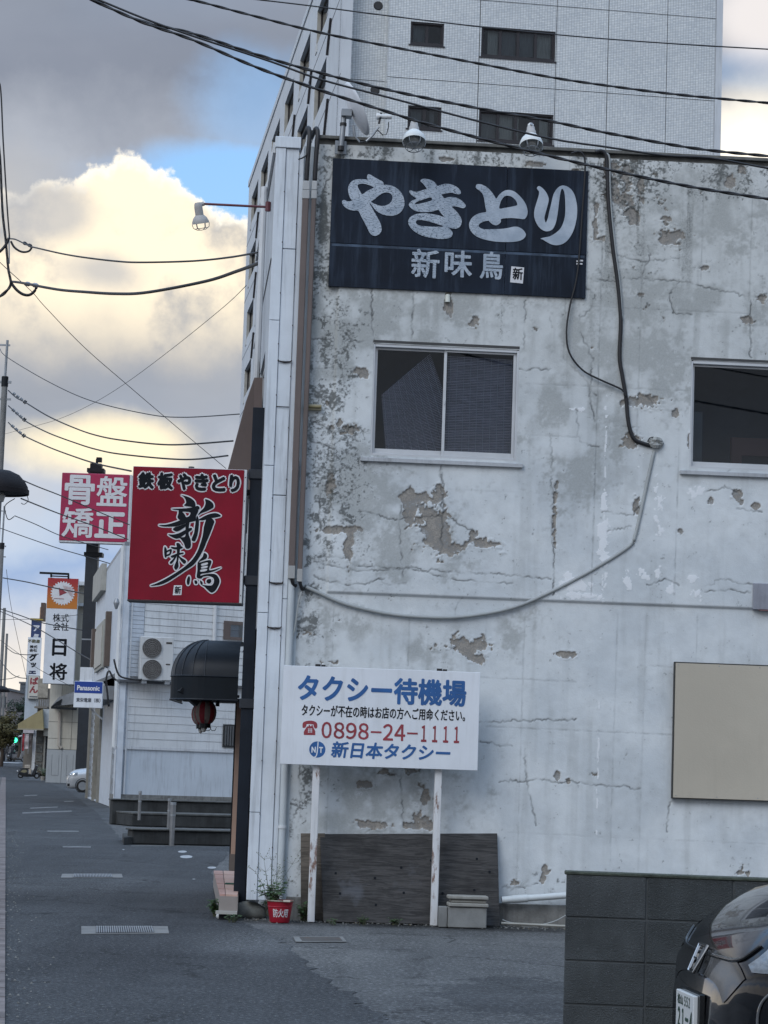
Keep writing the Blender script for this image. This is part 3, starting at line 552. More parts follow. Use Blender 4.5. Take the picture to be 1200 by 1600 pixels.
def silver():
    m = bpy.data.materials.new('crazed_silver_leaf'); m.use_nodes = True; T = NT(m.node_tree); b = m.node_tree.nodes['Principled BSDF']
    v = T.n('ShaderNodeNewGeometry').outputs['Position']; vv = T.mapv(v, (15, 15, 58)); x = T.n('ShaderNodeTexVoronoi', feature='DISTANCE_TO_EDGE'); T.put(x.inputs['Vector'], T.mapv(vv)); x.inputs['Scale'].default_value = 1.2; x.inputs['Randomness'].default_value = .9
    dj = T.n('ShaderNodeVectorMath', operation='ADD'); T.put(dj.inputs[0], vv); nz = T.noise(v, 20, 3, out='Color'); T.put(dj.inputs[1], nz); T.put(x.inputs['Vector'], dj.outputs[0])
    area = T.noise(v, 1.7, 3); c = T.mix(T.ss(T.noise(v, 6, 4), .3, .7), (.33, .39, .46), (.47, .53, .60))
    xs = T.n('ShaderNodeSeparateXYZ'); T.put(xs.inputs[0], v); worn = T.ss(T.m('ADD', xs.outputs[0], T.m('MULTIPLY', T.m('SUBTRACT', area, .5), 1.6)), 1.05, .55)
    cr = T.m('MULTIPLY', T.ss(x.outputs['Distance'], .075, .02), T.m('ADD', T.m('MULTIPLY', worn, .75), .08))
    c = T.mix(cr, c, (.05, .07, .10)); T.put(b.inputs['Base Color'], c); b.inputs['Roughness'].default_value = .45; b.inputs['Metallic'].default_value = .25
    return m
SILVER = silver()
def px_loop(sc, ox, oy, pts): return [(ox + x / sc, oy + y / sc) for x, y in pts]
GLY = [
 (11.43, 530, 265, [[(50, 575), (65, 625), (110, 675), (175, 715), (250, 732), (340, 737), (400, 850), (460, 960), (510, 1060), (545, 1130), (590, 1170), (650, 1182), (710, 1155), (752, 1100), (755, 1040), (735, 960), (690, 870), (640, 780), (590, 690), (545, 612), (558, 604), (600, 662), (650, 722), (720, 775), (810, 812), (910, 825), (1000, 815), (1080, 775), (1135, 710), (1164, 630), (1160, 540), (1130, 450), (1070, 370), (990, 310), (900, 280), (810, 272), (793, 275), (795, 250), (770, 212), (700, 175), (620, 130), (560, 92), (525, 80), (500, 110), (497, 150), (508, 182), (440, 172), (340, 172), (260, 190), (200, 235), (165, 300), (158, 360), (172, 440), (197, 510), (228, 550), (190, 568), (140, 565), (100, 546), (68, 546)],
   [(335, 270), (400, 250), (470, 258), (540, 280), (618, 318), (560, 350), (480, 395), (410, 440), (365, 375), (333, 310)], [(568, 576), (630, 530), (700, 470), (770, 425), (840, 410), (900, 420), (942, 455), (950, 510), (930, 570), (880, 620), (800, 648), (720, 645), (640, 615)]]),
 (11.43, 632, 270, [[(285, 145), (310, 116), (370, 108), (450, 120), (520, 155), (560, 195), (590, 235), (640, 220), (720, 197), (800, 200), (880, 225), (950, 265), (1000, 325), (1003, 370), (960, 384), (900, 372), (830, 355), (750, 368), (662, 388), (685, 420), (712, 455), (790, 435), (870, 433), (950, 455), (1030, 505), (1087, 570), (1087, 610), (1050, 632), (990, 620), (920, 600), (845, 606), (900, 660), (960, 730), (1005, 800), (1022, 870), (1005, 940), (960, 985), (900, 999), (820, 985), (760, 962), (800, 990), (850, 1050), (860, 1100), (830, 1147), (760, 1174), (650, 1182), (520, 1167), (380, 1142), (260, 1097), (160, 1032), (90, 950), (66, 880), (85, 815), (140, 768), (230, 733), (340, 723), (470, 733), (600, 758), (705, 788), (655, 725), (605, 662), (520, 685), (420, 700), (300, 700), (200, 682), (120, 632), (78, 575), (98, 530), (150, 490), (212, 462), (150, 415), (103, 375), (88, 330), (110, 314), (170, 335), (240, 335), (320, 310), (392, 283), (360, 230), (320, 182)],
   [(188, 550), (230, 513), (330, 478), (430, 446), (483, 444), (484, 492), (400, 522), (300, 547), (220, 562)], [(203, 880), (225, 848), (290, 843), (390, 858), (500, 888), (600, 922), (700, 956), (560, 964), (400, 957), (270, 942), (220, 917)]]),
 (11.43, 727, 280, [[(188, 130), (205, 93), (250, 88), (320, 105), (400, 155), (470, 230), (520, 300), (553, 347), (600, 285), (660, 230), (720, 200), (790, 193), (870, 218), (950, 278), (1030, 368), (1085, 460), (1112, 560), (1105, 640), (1075, 695), (1040, 713), (960, 705), (850, 695), (740, 697), (640, 712), (637, 760), (600, 802), (550, 824), (490, 807), (440, 767), (415, 742), (340, 755), (270, 785), (238, 820), (245, 850), (290, 882), (360, 895), (500, 892), (650, 887), (770, 870), (870, 848), (950, 856), (1030, 903), (1077, 970), (1075, 1020), (1030, 1072), (940, 1107), (820, 1122), (680, 1122), (520, 1112), (360, 1082), (220, 1032), (120, 952), (70, 850), (78, 760), (130, 680), (210, 625), (300, 600), (372, 580), (355, 480), (340, 370), (313, 270), (260, 210), (203, 170)],
   [(610, 524), (620, 440), (650, 368), (700, 308), (760, 295), (830, 315), (900, 378), (927, 440), (912, 470), (800, 497), (700, 514)]]),
 (14.55, 830, 280, [[(130, 195), (170, 158), (230, 183), (300, 248), (360, 338), (397, 440), (387, 540), (360, 640), (330, 750), (303, 860), (308, 930), (335, 985), (380, 880), (410, 740), (445, 600), (480, 440), (510, 340), (560, 248), (620, 183), (690, 148), (760, 148), (840, 178), (920, 248), (985, 358), (1022, 490), (1044, 640), (1042, 800), (1017, 970), (967, 1150), (892, 1300), (802, 1412), (700, 1477), (580, 1502), (460, 1482), (360, 1432), (270, 1377), (214, 1350), (300, 1325), (420, 1300), (530, 1240), (630, 1160), (700, 1060), (750, 920), (775, 760), (775, 560), (765, 380), (745, 270), (710, 220), (685, 235), (660, 330), (635, 500), (610, 720), (580, 900), (540, 1042), (480, 1142), (390, 1182), (300, 1177), (200, 1112), (120, 1002), (73, 870), (68, 750), (93, 620), (138, 480), (173, 360), (178, 280), (148, 240)]])]
for sc, ox, oy, loops in GLY:
    L = [onplane(W, px_loop(sc, ox, oy, l), .054) for l in loops]; v, f = outline_mesh(L)
    mb = MB(); n = len(v); mb.add([(x, -.056, z) for x, z in v], f)
    k0 = 0
    for l in L:                                                   # a thin raised edge
        m_ = len(l) * 4; mb.add([(x, -.056, z) for x, z in v[k0:k0 + m_]] + [(x, -.050, z) for x, z in v[k0:k0 + m_]], [(i, (i + 1) % m_, (i + 1) % m_ + m_, i + m_) for i in range(m_)]); k0 += m_
    mb.build('letter', SILVER, sg, W)
for ch, b in (('新', (642, 391, 686, 436)), ('味', (694, 393, 737, 435)), ('鳥', (749, 395, 785, 438))):
    text(ch, W, W.rect(*b), .0535, SILVER, sg, bold=.0065, name='letter')
MB().add([(*W(x, y, .054)[:1], -.054, W(x, y, .054)[1]) for x, y in ((797, 441), (817, 443), (819, 418), (799, 416))], [(0, 1, 2, 3)]).build('seal', WHITEI, sg, W)
text('新', W, W.rect(800, 420, 816, 439), .0545, INK, sg, bold=.003, name='seal_letter')
fl = MB()
for x, y in ((902, 410), (907, 409), (902, 414), (906, 414)): u, z = W(x, y); fl.box(u - .018, u + .018, -.056, -.051, z - .008, z + .008)
fl.build('tape', WHITEI, sg, W)

# ================================================================== taxi stand sign
tx = thing('taxi_sign', 'white taxi stand signboard with blue and red lettering on two white posts', 'sign', W, (-.1, -.35, 0))
OFF = .38
TB = W.rect(440.5, 1045, 748.5, 1199, OFF); a, b, c, d = TB
MB().box(a, c, -OFF, -OFF + .03, b, d).build('board', SIGNW, tx, W, bev=.003)
fr_ = MB().box(a, c, -OFF + .031, -OFF + .055, b + .01, b + .04).box(a, c, -OFF + .031, -OFF + .055, d - .04, d - .01).build('back_rail', GALV, tx, W)
POST = M_('white_post_paint', (.66, .67, .68), .5, var=.05, rust=.9, streak=.3)
for x in (491, 682.5):
    u = W(x, 1300, OFF - .055)[0]; z0 = gnd(x, 1441).z
    MB().box(u - .035, u + .035, -OFF + .056, -OFF + .125, 0, d + .02).build('post', POST, tx, W, bev=.005)
    MB().box(u - .05, u + .0, -OFF + .02, -OFF + .07, d - .0, d + .025).box(u + .01, u + .05, -OFF + .02, -OFF + .07, d, d + .02).build('clamp', CABLE, tx, W)
R = lambda *q: W.rect(*q, OFF)
o_ = OFF + .0012
text('タクシー待機場', W, R(465, 1058, 729, 1100), o_, BLUEI, tx, bold=.0085)
text('タクシーが不在の時はお店の方へご用命ください。', W, R(471, 1104.5, 727, 1123), o_, INK, tx, bold=.002)
for ch, x0, x1 in (('０', 247, 295), ('８', 304, 355), ('９', 361, 412), ('８', 419, 469), ('－', 478, 528), ('２', 535, 583), ('４', 589, 640), ('－', 648, 698), ('１', 714, 740), ('１', 766, 791), ('１', 817, 842), ('１', 868, 893)):
    yo = 1020 + 323 / 3 + (x0 - 247) / 3 * .036; ym = yo + 13.5
    text(ch, W, R(420 + x0 / 3, yo if ch != '－' else ym - 1.4, 420 + x1 / 3, yo + 26 if ch != '－' else ym + 1.4), o_, REDI, tx, bold=.0035 if ch != '－' else .001)
text('新日本タクシー', W, R(517, 1161, 704, 1187), o_, BLUEI, tx, bold=.005, shear=.12)
# telephone pictogram
def pic(loops, m, nm, sc, ox, oy, dz=0., fr=W, off=o_, par=tx, k=3):
    v, f = outline_mesh([onplane(fr, px_loop(sc, ox, oy, l), off) for l in loops], k); flat(v, f, nm, fr, off + dz, m, par)
pic([[(158, 345), (160, 328), (175, 320), (200, 318), (220, 324), (227, 335), (226, 352), (215, 354), (210, 342), (208, 336), (180, 334), (176, 340), (172, 350), (160, 352)]], REDI, 'handset', 3, 420, 1020)
pic([[(180, 345), (186, 345), (188, 338), (193, 338), (194, 344), (200, 344), (201, 338), (206, 339), (207, 345), (210, 352), (218, 368), (218, 386), (164, 385), (164, 370), (172, 356)]], REDI, 'telephone', 3, 420, 1020, .0003, k=1)
for i in range(3):
    for j in range(3):
        x, y = 184 + i * 7.2, 355 + j * 7; pic([[(x, y), (x + 4.6, y), (x + 4.6, y + 4.6), (x, y + 4.6)]], SIGNW, 'key', 3, 420, 1020, .0006, k=1)
cx_, cz_ = W(495.8, 1171, o_); rr = W(508.5, 1171, o_)[0] - cx_
v_ = [(cx_ + rr * math.cos(t * .2094), cz_ + rr * math.sin(t * .2094)) for t in range(30)]; flat(np.array(v_), [tuple(range(30))], 'emblem', W, o_, BLUEI, tx)
text('N', W, (cx_ - rr * .72, cz_ - rr * .42, cx_ - rr * .18, cz_ + rr * .32), o_ + .0006, SIGNW, tx, bold=.003); text('T', W, (cx_ + rr * .2, cz_ - rr * .42, cx_ + rr * .7, cz_ + rr * .32), o_ + .0006, SIGNW, tx, bold=.003)
pic([[(229, 418), (233, 418), (231, 450), (227, 478), (219, 490), (212, 488), (221, 480), (226, 450)]], SIGNW, 'emblem_stroke', 3, 420, 1020, .0006)

# ================================================================== plain beige board, small fittings on the wall
bb = thing('beige_panel', 'blank beige board with dark edge fixed on the wall behind the car', 'board', W, (3.8, -.06, 1.32))
a, b, c, d = 2.872, 1.325, 4.7, 2.71
MB().box(a + .012, c, -.075, -.068, b + .012, d - .012).build('face', M_('beige_sheet', (.47, .425, .345), .5, var=.05, vs=1.1, streak=.13, dirt=(.30, .265, .21), vecscale=(1, 1, 1)), bb, W)
MB().box(a, c, -.068, -.02, b, d).build('tray', M_('dark_edge', (.035, .035, .033), .6), bb, W)
s = MB()
for i in range(5):
    for z in (b + .03, d - .03): s.tube([(a + .04 + i * .42, -.0765, z), (a + .04 + i * .42, -.0745, z)], .006, 6)
s.build('screw', GALV, bb, W)
jb = thing('junction_cover', 'grey flat metal cover plate on the wall edge above beige board', 'cover', W, (3.7, -.06, 3.27))
MB().box(W(1175, 930)[0], 4.1, -.06, -.0, LAPZ - .01, W(1190, 912)[1]).build('plate', M_('grey_lilac_paint', (.27, .28, .32), .55, var=.12, streak=.3), jb, W, bev=.006)
MB().box(W(1185, 930)[0], 4.12, -.065, -.03, LAPZ - .02, LAPZ - .01).build('lip', M_('dull_red_lip', (.2, .1, .1), .6), jb, W)
pv = thing('wall_pipe', 'short yellowed pipe stub poking from the wall beside brown ducts', 'pipe', W, (W(490, 636)[0], -.04, W(490, 636)[1]))
u, z = W(487, 637); MB().box(u - .08, u + .10, -.05, -.0, z - .03, z + .028).build('box', M_('yellowed_plastic', (.42, .38, .26), .6, streak=.3), pv, W, bev=.006); MB().tube([(u - .06, -.058, z), (u + .09, -.058, z)], .012, 8).build('tube', M_('dark_yellow', (.2, .17, .08), .6), pv, W)
u, z = W(699, 468); tag(MB().lathe([(.0, .045), (.02, .045), (.026, .03), (.026, -.03), (.03, -.035), (0, -.035)], 12, (u, -.035, z)).box(u - .008, u + .008, -.02, .0, z - .01, z + .02).build('small_bulb_holder', M_('pale_fitting', (.55, .56, .5), .5), None, W, smooth=True), 'small pale lamp holder under the dark signboard edge', 'lamp holder')

# brown ducts with pale sleeves
def duct(x_top, x_bot, y0, y1, wpx, label):
    ua = (W(x_top, 330, .1)[0] + W(x_bot, 890, .1)[0]) / 2; h = wpx / 156 / 2
    zt_, zb_ = W(x_top, y0, .1)[1], W(x_bot, y1, .1)[1]
    ua -= .05; t = thing('brown_duct', label, 'duct', W, (ua, -.1, zb_), 'brown cable ducts beside the wall')
    MB().box(ua - h, ua + h, -.12, -.055, zb_, zt_ - .17).build('trunk', BROWN, t, W, bev=.008)
    MB().box(ua - h - .006, ua + h + .006, -.125, -.05, zt_ - .19, zt_ - .10).box(ua - h - .004, ua + h + .004, -.123, -.052, zt_ - .098, zt_).build('sleeve', M_('pale_grey_sleeve', (.44, .45, .45), .6, streak=.3), t, W, bev=.006)
    MB().box(ua - h - .004, ua + h + .004, -.123, -.052, zb_ - .03, zb_ + .10).build('lower_sleeve', M_('grey_sleeve', (.36, .36, .35), .6), t, W, bev=.004)
    return ua, zt_, zb_
d1 = duct(480, 468, 283, 900, 10, 'wider brown vertical cable duct next to white corner cladding')
d2 = duct(491, 483, 283, 905, 7.5, 'narrower brown vertical cable duct standing against peeling plaster')
def wire(name, pts, r, label, cat='cable', m=CABLE, fr=ID, group=None, n=6, twist=False, par=None):
    mb = MB(); P = [Vector(p) for p in pts]; Q = []
    for i in range(len(P) - 1):
        a, b, c, d = P[max(i - 1, 0)], P[i], P[i + 1], P[min(i + 2, len(P) - 1)]; K = max(4, min(14, int((c - b).length / .12)))
        for j in range(K): t = j / K; Q.append(.5 * ((2 * b) + (c - a) * t + (2 * a - 5 * b + 4 * c - d) * t * t + (3 * b - a - 3 * c + d) * t ** 3))
    Q.append(P[-1])
    if twist:                                                      # two strands wound round each other
        R = []; acc = 0.
        for i in range(len(Q) - 1):
            L = (Q[i + 1] - Q[i]).length; k = max(1, int(L / .035))
            for j in range(k): R.append((Q[i].lerp(Q[i + 1], j / k), acc + L * j / k))
            acc += L
        for ph in (0, math.pi):
            mb.tube([q + Vector((0, math.sin(s_ * 17 + ph), math.cos(s_ * 17 + ph))) * r * .38 for q, s_ in R], r * .62, 5)
    else: mb.tube(Q, r, n)
    o = mb.build(name, m, par, fr, smooth='all', recalc=False)
    if par is None: tag(o, label, cat, group)
    return o
for k, (ua, zt_, zb_) in enumerate((d1, d2)):
    lab = ('black cable rising from the wider duct over the roof edge', 'black cable rising from the narrower duct over the roof edge')[k]
    wire('riser_cable', [(ua, -.09, zt_ - .02), (ua + .005, -.10, zt_ + .25), (ua + .015, -.09, 7.98), (ua + .0, -.02, 8.09), (ua - .04, .25, 8.06)], .024, lab, fr=W, n=8, group='black cables leaving the ducts')
    wire('lower_cable', [(ua, -.09, zb_ + .02), (ua + .01, -.09, zb_ - .05), (ua + .03, -.06, zb_ - .10), (ua + .05, -.02, zb_ - .09)], .018, ('black cable end poking below the wider duct', 'black cable end poking below the narrower duct')[k], fr=W, n=7, group='black cable ends below the ducts')
wire('loose_wire', [W.p(482, 225, .11), W.p(480, 240, .12), W.p(474, 246, .13), W.p(466, 249, .13)], .008, 'short loose black wire curling off the roof corner', fr=W)
wire('cable_loop', [W.p(482, 208, .03), W.p(489, 204, .02), W.p(496, 206, .02), W.p(500, 213, .03)], .006, 'thin wire loop joining two cables at roof corner', fr=W)
wire('antenna_spike', [W.p(498, 250, .09), W.p(500, 222, .08), W.p(501, 206, .05)], [.02][0], 'tapered black sleeve standing at the roof corner', fr=W) if 0 else None
wire('grey_conduit', [W.p(*q, .03) for q in ((478, 917), (500, 927), (540, 944), (600, 958), (660, 964), (720, 964), (800, 950), (870, 920), (940, 882), (985, 852), (992, 838), (998, 815), (1010, 760), (1022, 705))], .019, 'grey conduit sagging across the wall up to the cable knot', fr=W, m=GREYC, n=8)
wire('thin_white_wire', [W.p(*q, .05) for q in ((471, 925), (466, 945), (460, 985), (452, 1008), (447, 1018), (456, 1020))], .010, 'thin white wire hanging below the ducts at wall corner', fr=W, m=GREYC)
wire('black_service_cable', [W.p(*q, .04) for q in ((930, 238), (940, 236), (947, 244), (949, 270), (951, 320), (958, 390), (965, 440), (970, 500), (968, 555), (972, 585), (978, 620), (982, 660), (990, 685), (1005, 693), (1020, 697))], .021, 'thick black cable dropping from the roof to the wall knot', fr=W, n=8)
wire('grey_service_cable', [W.p(*q, .045) for q in ((944, 240), (952, 246), (953, 290), (956, 340), (962, 395), (969, 450), (972, 500))], .011, 'thin grey cable running beside the thick black cable', fr=W, m=GREYC)
wire('black_branch_cable', [W.p(*q, .065) for q in ((892, 240), (905, 237), (913, 246), (914, 270), (910, 330), (905, 400), (900, 440), (890, 480), (885, 520), (890, 552), (910, 578), (935, 592), (960, 603), (973, 610), (978, 620))], .010, 'thin black cable crossing the signboard and joining the thick one', fr=W)
kn = MB(); u, z = W(1024, 693)
for i in range(7): a = i * .9; kn.lathe([(0, .04), (.03, .03), (.045, 0), (.03, -.03), (0, -.035)], 8, (u + .04 * math.cos(a), -.03 - .01 * (i % 3), z + .028 * math.sin(a)))
tag(kn.build('putty_knot', M_('old_putty', (.34, .35, .34), .9, var=.35, vs=20, bump=.8), None, W, smooth=True), 'lump of old grey putty where the cables enter wall', 'cable seal')
wire('seal_ring', [W.p(*q, .06) for q in ((1012, 690), (1016, 684), (1026, 684), (1032, 690))], .007, 'dark wire bent over the grey putty lump', fr=W)

# ================================================================== tower
def tile_mat():
    m = bpy.data.materials.new('white_mosaic_tile'); m.use_nodes = True; T = NT(m.node_tree); b = m.node_tree.nodes['Principled BSDF']
    v = T.n('ShaderNodeTexCoord').outputs['Object']
    sp = T.n('ShaderNodeSeparateXYZ'); T.put(sp.inputs[0], v); cb = T.n('ShaderNodeCombineXYZ'); T.put(cb.inputs[0], T.m('ADD', sp.outputs[0], sp.outputs[1])); T.put(cb.inputs[1], sp.outputs[2])
    br = T.n('ShaderNodeTexBrick', offset=0.); T.put(br.inputs['Vector'], cb.outputs[0]); br.inputs['Scale'].default_value = 1; br.inputs['Brick Width'].default_value = .098; br.inputs['Row Height'].default_value = .060; br.inputs['Mortar Size'].default_value = .006; br.inputs['Mortar Smooth'].default_value = .2
    br.inputs['Color1'].default_value = (.60, .64, .67, 1); br.inputs['Color2'].default_value = (.74, .77, .78, 1); br.inputs['Mortar'].default_value = (.33, .345, .355, 1)
    w = T.noise(v, .5, 4, .6); c = T.mix(1., br.outputs['Color'], T.ramp(w, [(.3, (.92, .92, .92)), (.7, (1.06, 1.05, 1.03))]), 'MULTIPLY')
    T.put(b.inputs['Base Color'], c); T.put(b.inputs['Roughness'], T.m('ADD', .18, T.m('MULTIPLY', br.outputs['Fac'], .5)))
    bn = T.n('ShaderNodeBump'); bn.inputs['Strength'].default_value = .5; bn.inputs['Distance'].default_value = .006; bn.invert = True; T.put(bn.inputs['Height'], br.outputs['Fac'])
    wn = T.n('ShaderNodeTexWhiteNoise'); sn = T.n('ShaderNodeVectorMath', operation='SNAP'); T.put(sn.inputs[0], cb.outputs[0]); sn.inputs[1].default_value = (.098, .060, 1); T.put(wn.inputs['Vector'], sn.outputs[0])
    tilt = T.n('ShaderNodeVectorMath', operation='MULTIPLY_ADD'); T.put(tilt.inputs[0], wn.outputs['Color']); tilt.inputs[1].default_value = (.05, .05, .05); T.put(tilt.inputs[2], bn.outputs[0])
    nn = T.n('ShaderNodeVectorMath', operation='NORMALIZE'); T.put(nn.inputs[0], tilt.outputs[0]); T.put(b.inputs['Normal'], nn.outputs[0])
    return m
TILE = tile_mat(); BRONZE = M_('dark_bronze_frame', (.035, .032, .035), .45, metal=.3, var=.1, bump=0)
TWHITE = M_('tower_white_paint', (.58, .61, .64), .7, var=.05, vs=.6, streak=.14, bump=.03)
tower = thing('apartment_tower', 'tall white tiled apartment tower behind the shop', 'building', TW, (0, 0, 0))
fl0, fp = 25.85, 3.05                                           # floor line height and storey height
ZF = [fl0 + fp * k for k in range(-3, 3)]; ZTOP = 32.2
jx = [1.65] + [TW(x, y)[0] for x, y in ((748, 110), (868, 115), (949, 120), (1041, 140))] + [13.56]
small, wide = (2.42, 1.19, .33, 1.32), None
def twin(kind, k):
    zb = ZF[k]
    if kind == 's': return (2.43, zb + 1.25, 3.63, zb + 2.08)
    return (jx[1] + .06, zb + 1.0, jx[2] - .03, zb + 2.10)
for k in range(2, 5):
    z0, z1 = ZF[k], min(ZF[k] + fp, ZTOP)
    for i in range(5):
        hs = [twin('s', k)] if i == 0 else [twin('w', k)] if i == 1 else []
        if k == 4: hs = []
        MB().slab(jx[i] + .012, jx[i + 1] - .012, z0 + .012, z1 - .012, hs, 0, .3).build('tile_panel', TILE, tower, TW)
    MB().slab(0, 1.64, z0 + .012, z1 - .012, [], .6, .8).build('tile_panel', TILE, tower, TW)
    MB().box(1.64, 1.66, .0, .8, z0, z1).build('bay_return', TILE, tower, TW)
MB().box(1.655, 13.55, .03, .25, 0, ZF[2]).box(.0, 1.65, .63, .8, 0, ZF[2]).build('lower_wall', TWHITE, tower, TW)
MB().box(1.66, 13.55, .05, .28, ZF[2], ZTOP - .02).build('joint_backing', M_('black_joint', (.02, .02, .022), .9), tower, TW) if 0 else None
MB().box(0, 1.66, .64, .78, ZF[2], ZTOP - .02).build('joint_backing', M_('black_joint', (.03, .03, .032), .9), tower, TW)
jb_ = MB(); 
for x in jx[1:-1]: jb_.box(x - .011, x + .011, .02, .28, ZF[2], ZTOP)
for z in ZF[2:5]: jb_.box(1.66, 13.55, .025, .27, z - .011, z + .011)
jb_.build('expansion_joint', MAT['black_joint'], tower, TW)
MB().box(1.66, 13.55, 1.2, 1.25, 20, ZTOP).build('inner_wall', M_('tower_inside', (.09, .095, .10), .9, bump=0), tower, TW)
MB().box(13.56, 13.80, -.02, 40, 0, ZTOP + .2).build('corner_strip', TWHITE, tower, TW)
MB().box(0, 13.8, .0, 42.2, ZTOP, ZTOP + .25).build('roof', TWHITE, tower, TW)
CURT = M_('pale_curtain', (.40, .38, .35), .9, var=.2, vs=8, vecscale=(6, 6, .3), bump=0); CURT2 = M_('grey_curtain', (.16, .165, .17), .9, var=.2, vs=8, vecscale=(6, 6, .3), bump=0)
TGL = glass_mat('tower_glass', (.85, .9, .92), 1.3)
def tower_window(k, kind, panes):
    a, b, c, d = twin(kind, k); n = len(panes)
    fm = MB().box(a, a + .06, .04, .2, b, d).box(c - .06, c, .04, .2, b, d).box(a + .06, c - .06, .04, .2, d - .06, d).box(a + .06, c - .06, .04, .2, b, b + .08).box(a - .06, c + .05, -.03, .05, b - .05, b - .005)
    w = fm.build('window', BRONZE, tower, TW); L = (c - a - .12) / n
    for i, p in enumerate(panes):
        x0 = a + .06 + L * i; 
        MB().box(x0, x0 + .05, .10, .15, b + .08, d - .06).box(x0 + L - .05, x0 + L, .10, .15, b + .08, d - .06).box(x0 + .03, x0 + L - .03, .105, .145, b + .08, b + .12).box(x0 + .03, x0 + L - .03, .105, .145, d - .10, d - .06).build('sash', BRONZE, w, TW)
        MB().box(x0 + .05, x0 + L - .05, .12, .125, b + .08, d - .06).build('pane', TGL, w, TW)
        if p: MB().box(x0 + .06 + p[1] * L, x0 + p[2] * L - .05, .3, .32, b, d).build('curtain', p[0], w, TW)
tower_window(3, 's', [(CURT2, 0, 1), None]); tower_window(3, 'w', [(CURT, .25, 1), (CURT2, 0, 1), (CURT2, 0, 1), (CURT, .02, 1)])
tower_window(2, 's', [(CURT2, 0, .95), (CURT2, .3, .8)]); tower_window(2, 'w', [(CURT2, 0, 1), (CURT, .05, .95), (CURT, 0, .3), (CURT, .3, .95)])
for x, y in ((591, 9), (586, 141)):
    u, z = TW(x, y, -.6); MB().lathe([(0, .04), (.14, .04), (.17, 0), (.17, -.06)], 14, (u, .6, z), Matrix.Rotation(rad(90), 4, 'X')).build('vent_cap', M_('dark_vent', (.03, .03, .032), .6), tower, TW, smooth=True)
# long side: local x runs towards the camera, so the far end is negative
def tl(px, py): return TL(px, py)
lw = []
cols = [tl(485, 60)[0], tl(459, 140)[0], tl(437, 200)[0], tl(418.5, 262)[0], tl(402, 325)[0]]
ztop0 = [tl(485, 31)[1]]
for i, cx_ in enumerate(cols):
    for k in range(7):
        z1 = 31.05 - k * fp; lw.append((cx_ - 4.1, z1 - 1.45, cx_, z1))
cx5 = 2 * cols[0] - cols[1]
for k in range(0, 4): lw.append((cx5 - 4.1, 31.05 - k * fp - 1.45, cx5, 31.05 - k * fp)) if cx5 < -1.3 else None
MB().slab(-42.2, 0, 8, ZTOP, lw, 0, .35).build('side_wall', TWHITE, tower, TL)
MB().box(-42.2, 0, .36, .5, 0, 8).build('side_base', TWHITE, tower, TL)
MB().box(-42.3, .02, -.05, .0, ZTOP - .02, ZTOP + .28).build('roof_edge', TWHITE, tower, TL)
MB().box(-42.2, -.9, 1.0, 1.05, 8, ZTOP - .1).build('side_backing', DARK, tower, TL)
JAMB = M_('beige_jamb', (.42, .41, .37), .7)
for a, b, c, d in lw:
    fw = MB().box(a, a + .05, .15, .25, b, d).box(c - .05, c, .15, .25, b, d).box(a + .05, c - .05, .15, .25, d - .05, d).box(a + .05, c - .05, .15, .25, b, b + .06).build('window', BRONZE, tower, TL)
    MB().box(a + .05, c - .05, .19, .195, b + .06, d - .05).build('pane', TGL, fw, TL); MB().box(a + .002, a + .012, .01, .15, b + .01, d - .01).build('jamb', JAMB, fw, TL)
    MB().box(a - .03, a + .5, -.03, .02, b - .32, b - .005).build('apron', M_('pale_apron', (.56, .57, .56), .7, streak=.2), fw, TL)
ln = MB()
for k in range(8): z = ZF[4] - k * fp; ln.box(-42.1, -.05, -.012, -.001, z, z + .02) if z > 8 else None
ln.build('floor_joint', M_('grey_joint', (.2, .21, .22), .8), tower, TL)
for i, cx_ in enumerate(cols + [cx5]):
    for k in range(6):
        z1 = 31.05 - k * fp - 2.1
        if cx_ + 1.4 < -.2: MB().tube([(cx_ + 1.4, -.05, z1 + .05), (cx_ + 1.4, -.05, z1), (cx_ + .6, -.05, z1 - 1.1)], .05, 5).build('drain_hose', BRONZE, tower, TL)

# ================================================================== on the roof: dish and flood lamps
dish = thing('satellite_dish', 'white satellite dish on a grey pole at the roof edge', 'satellite dish', W, (W(532, 240)[0], -.05, W(532, 240)[1]))
u0, z0 = W(532, 232); z1 = W(540, 183)[1]; ut = W(540, 183)[0]
MB().box(W(523, 230)[0], W(541, 230)[0], -.055, -.037, W(532, 243)[1], W(532, 222)[1]).build('base_plate', GALV, dish, W, bev=.004)
MB().tube([(u0, -.09, z0 - .03), (u0 + .01, -.09, z0 + .12), (ut - .02, -.09, z1 + .02)], .028, 12).tube([(u0, -.06, z0), (u0, -.1, z0)], .03, 8).build('pole', GALV, dish, W, smooth=True)
MB().tube([(u0, -.09, z0 - .045), (u0, -.09, z0 - .0)], .034, 10).tube([(ut - .025, -.09, z1 - .12), (ut - .025, -.09, z1 - .09)], .036, 10).build('pole_cap', CABLE, dish, W)
MB().box(ut - .05, ut + .06, -.15, -.03, z1 - .03, z1 + .05).build('bracket', GALV, dish, W, bev=.006)
du, dz = W(555, 175)
dM = Matrix.Rotation(rad(7), 4, 'Z') @ Matrix.Rotation(rad(64), 4, 'Y')       # bowl axis leans up and to the right
bowl = [(.0, -.045)] + [(.255 * t, -.045 + .055 * t * t) for t in (.2, .4, .6, .8, .95, 1)] + [(.262, .016), (.255, .004)] + [(.255 * t, -.052 + .055 * t * t) for t in (.9, .6, .3)] + [(0, -.053)]
sc_ = Matrix.Diagonal((1.12, .95, 1, 1))
MB().lathe(bowl, 36, (du, -.10, dz), dM @ sc_).build('bowl', M_('dish_white', (.70, .73, .78), .4, var=.03, streak=.12, bump=0), dish, W, smooth=True)
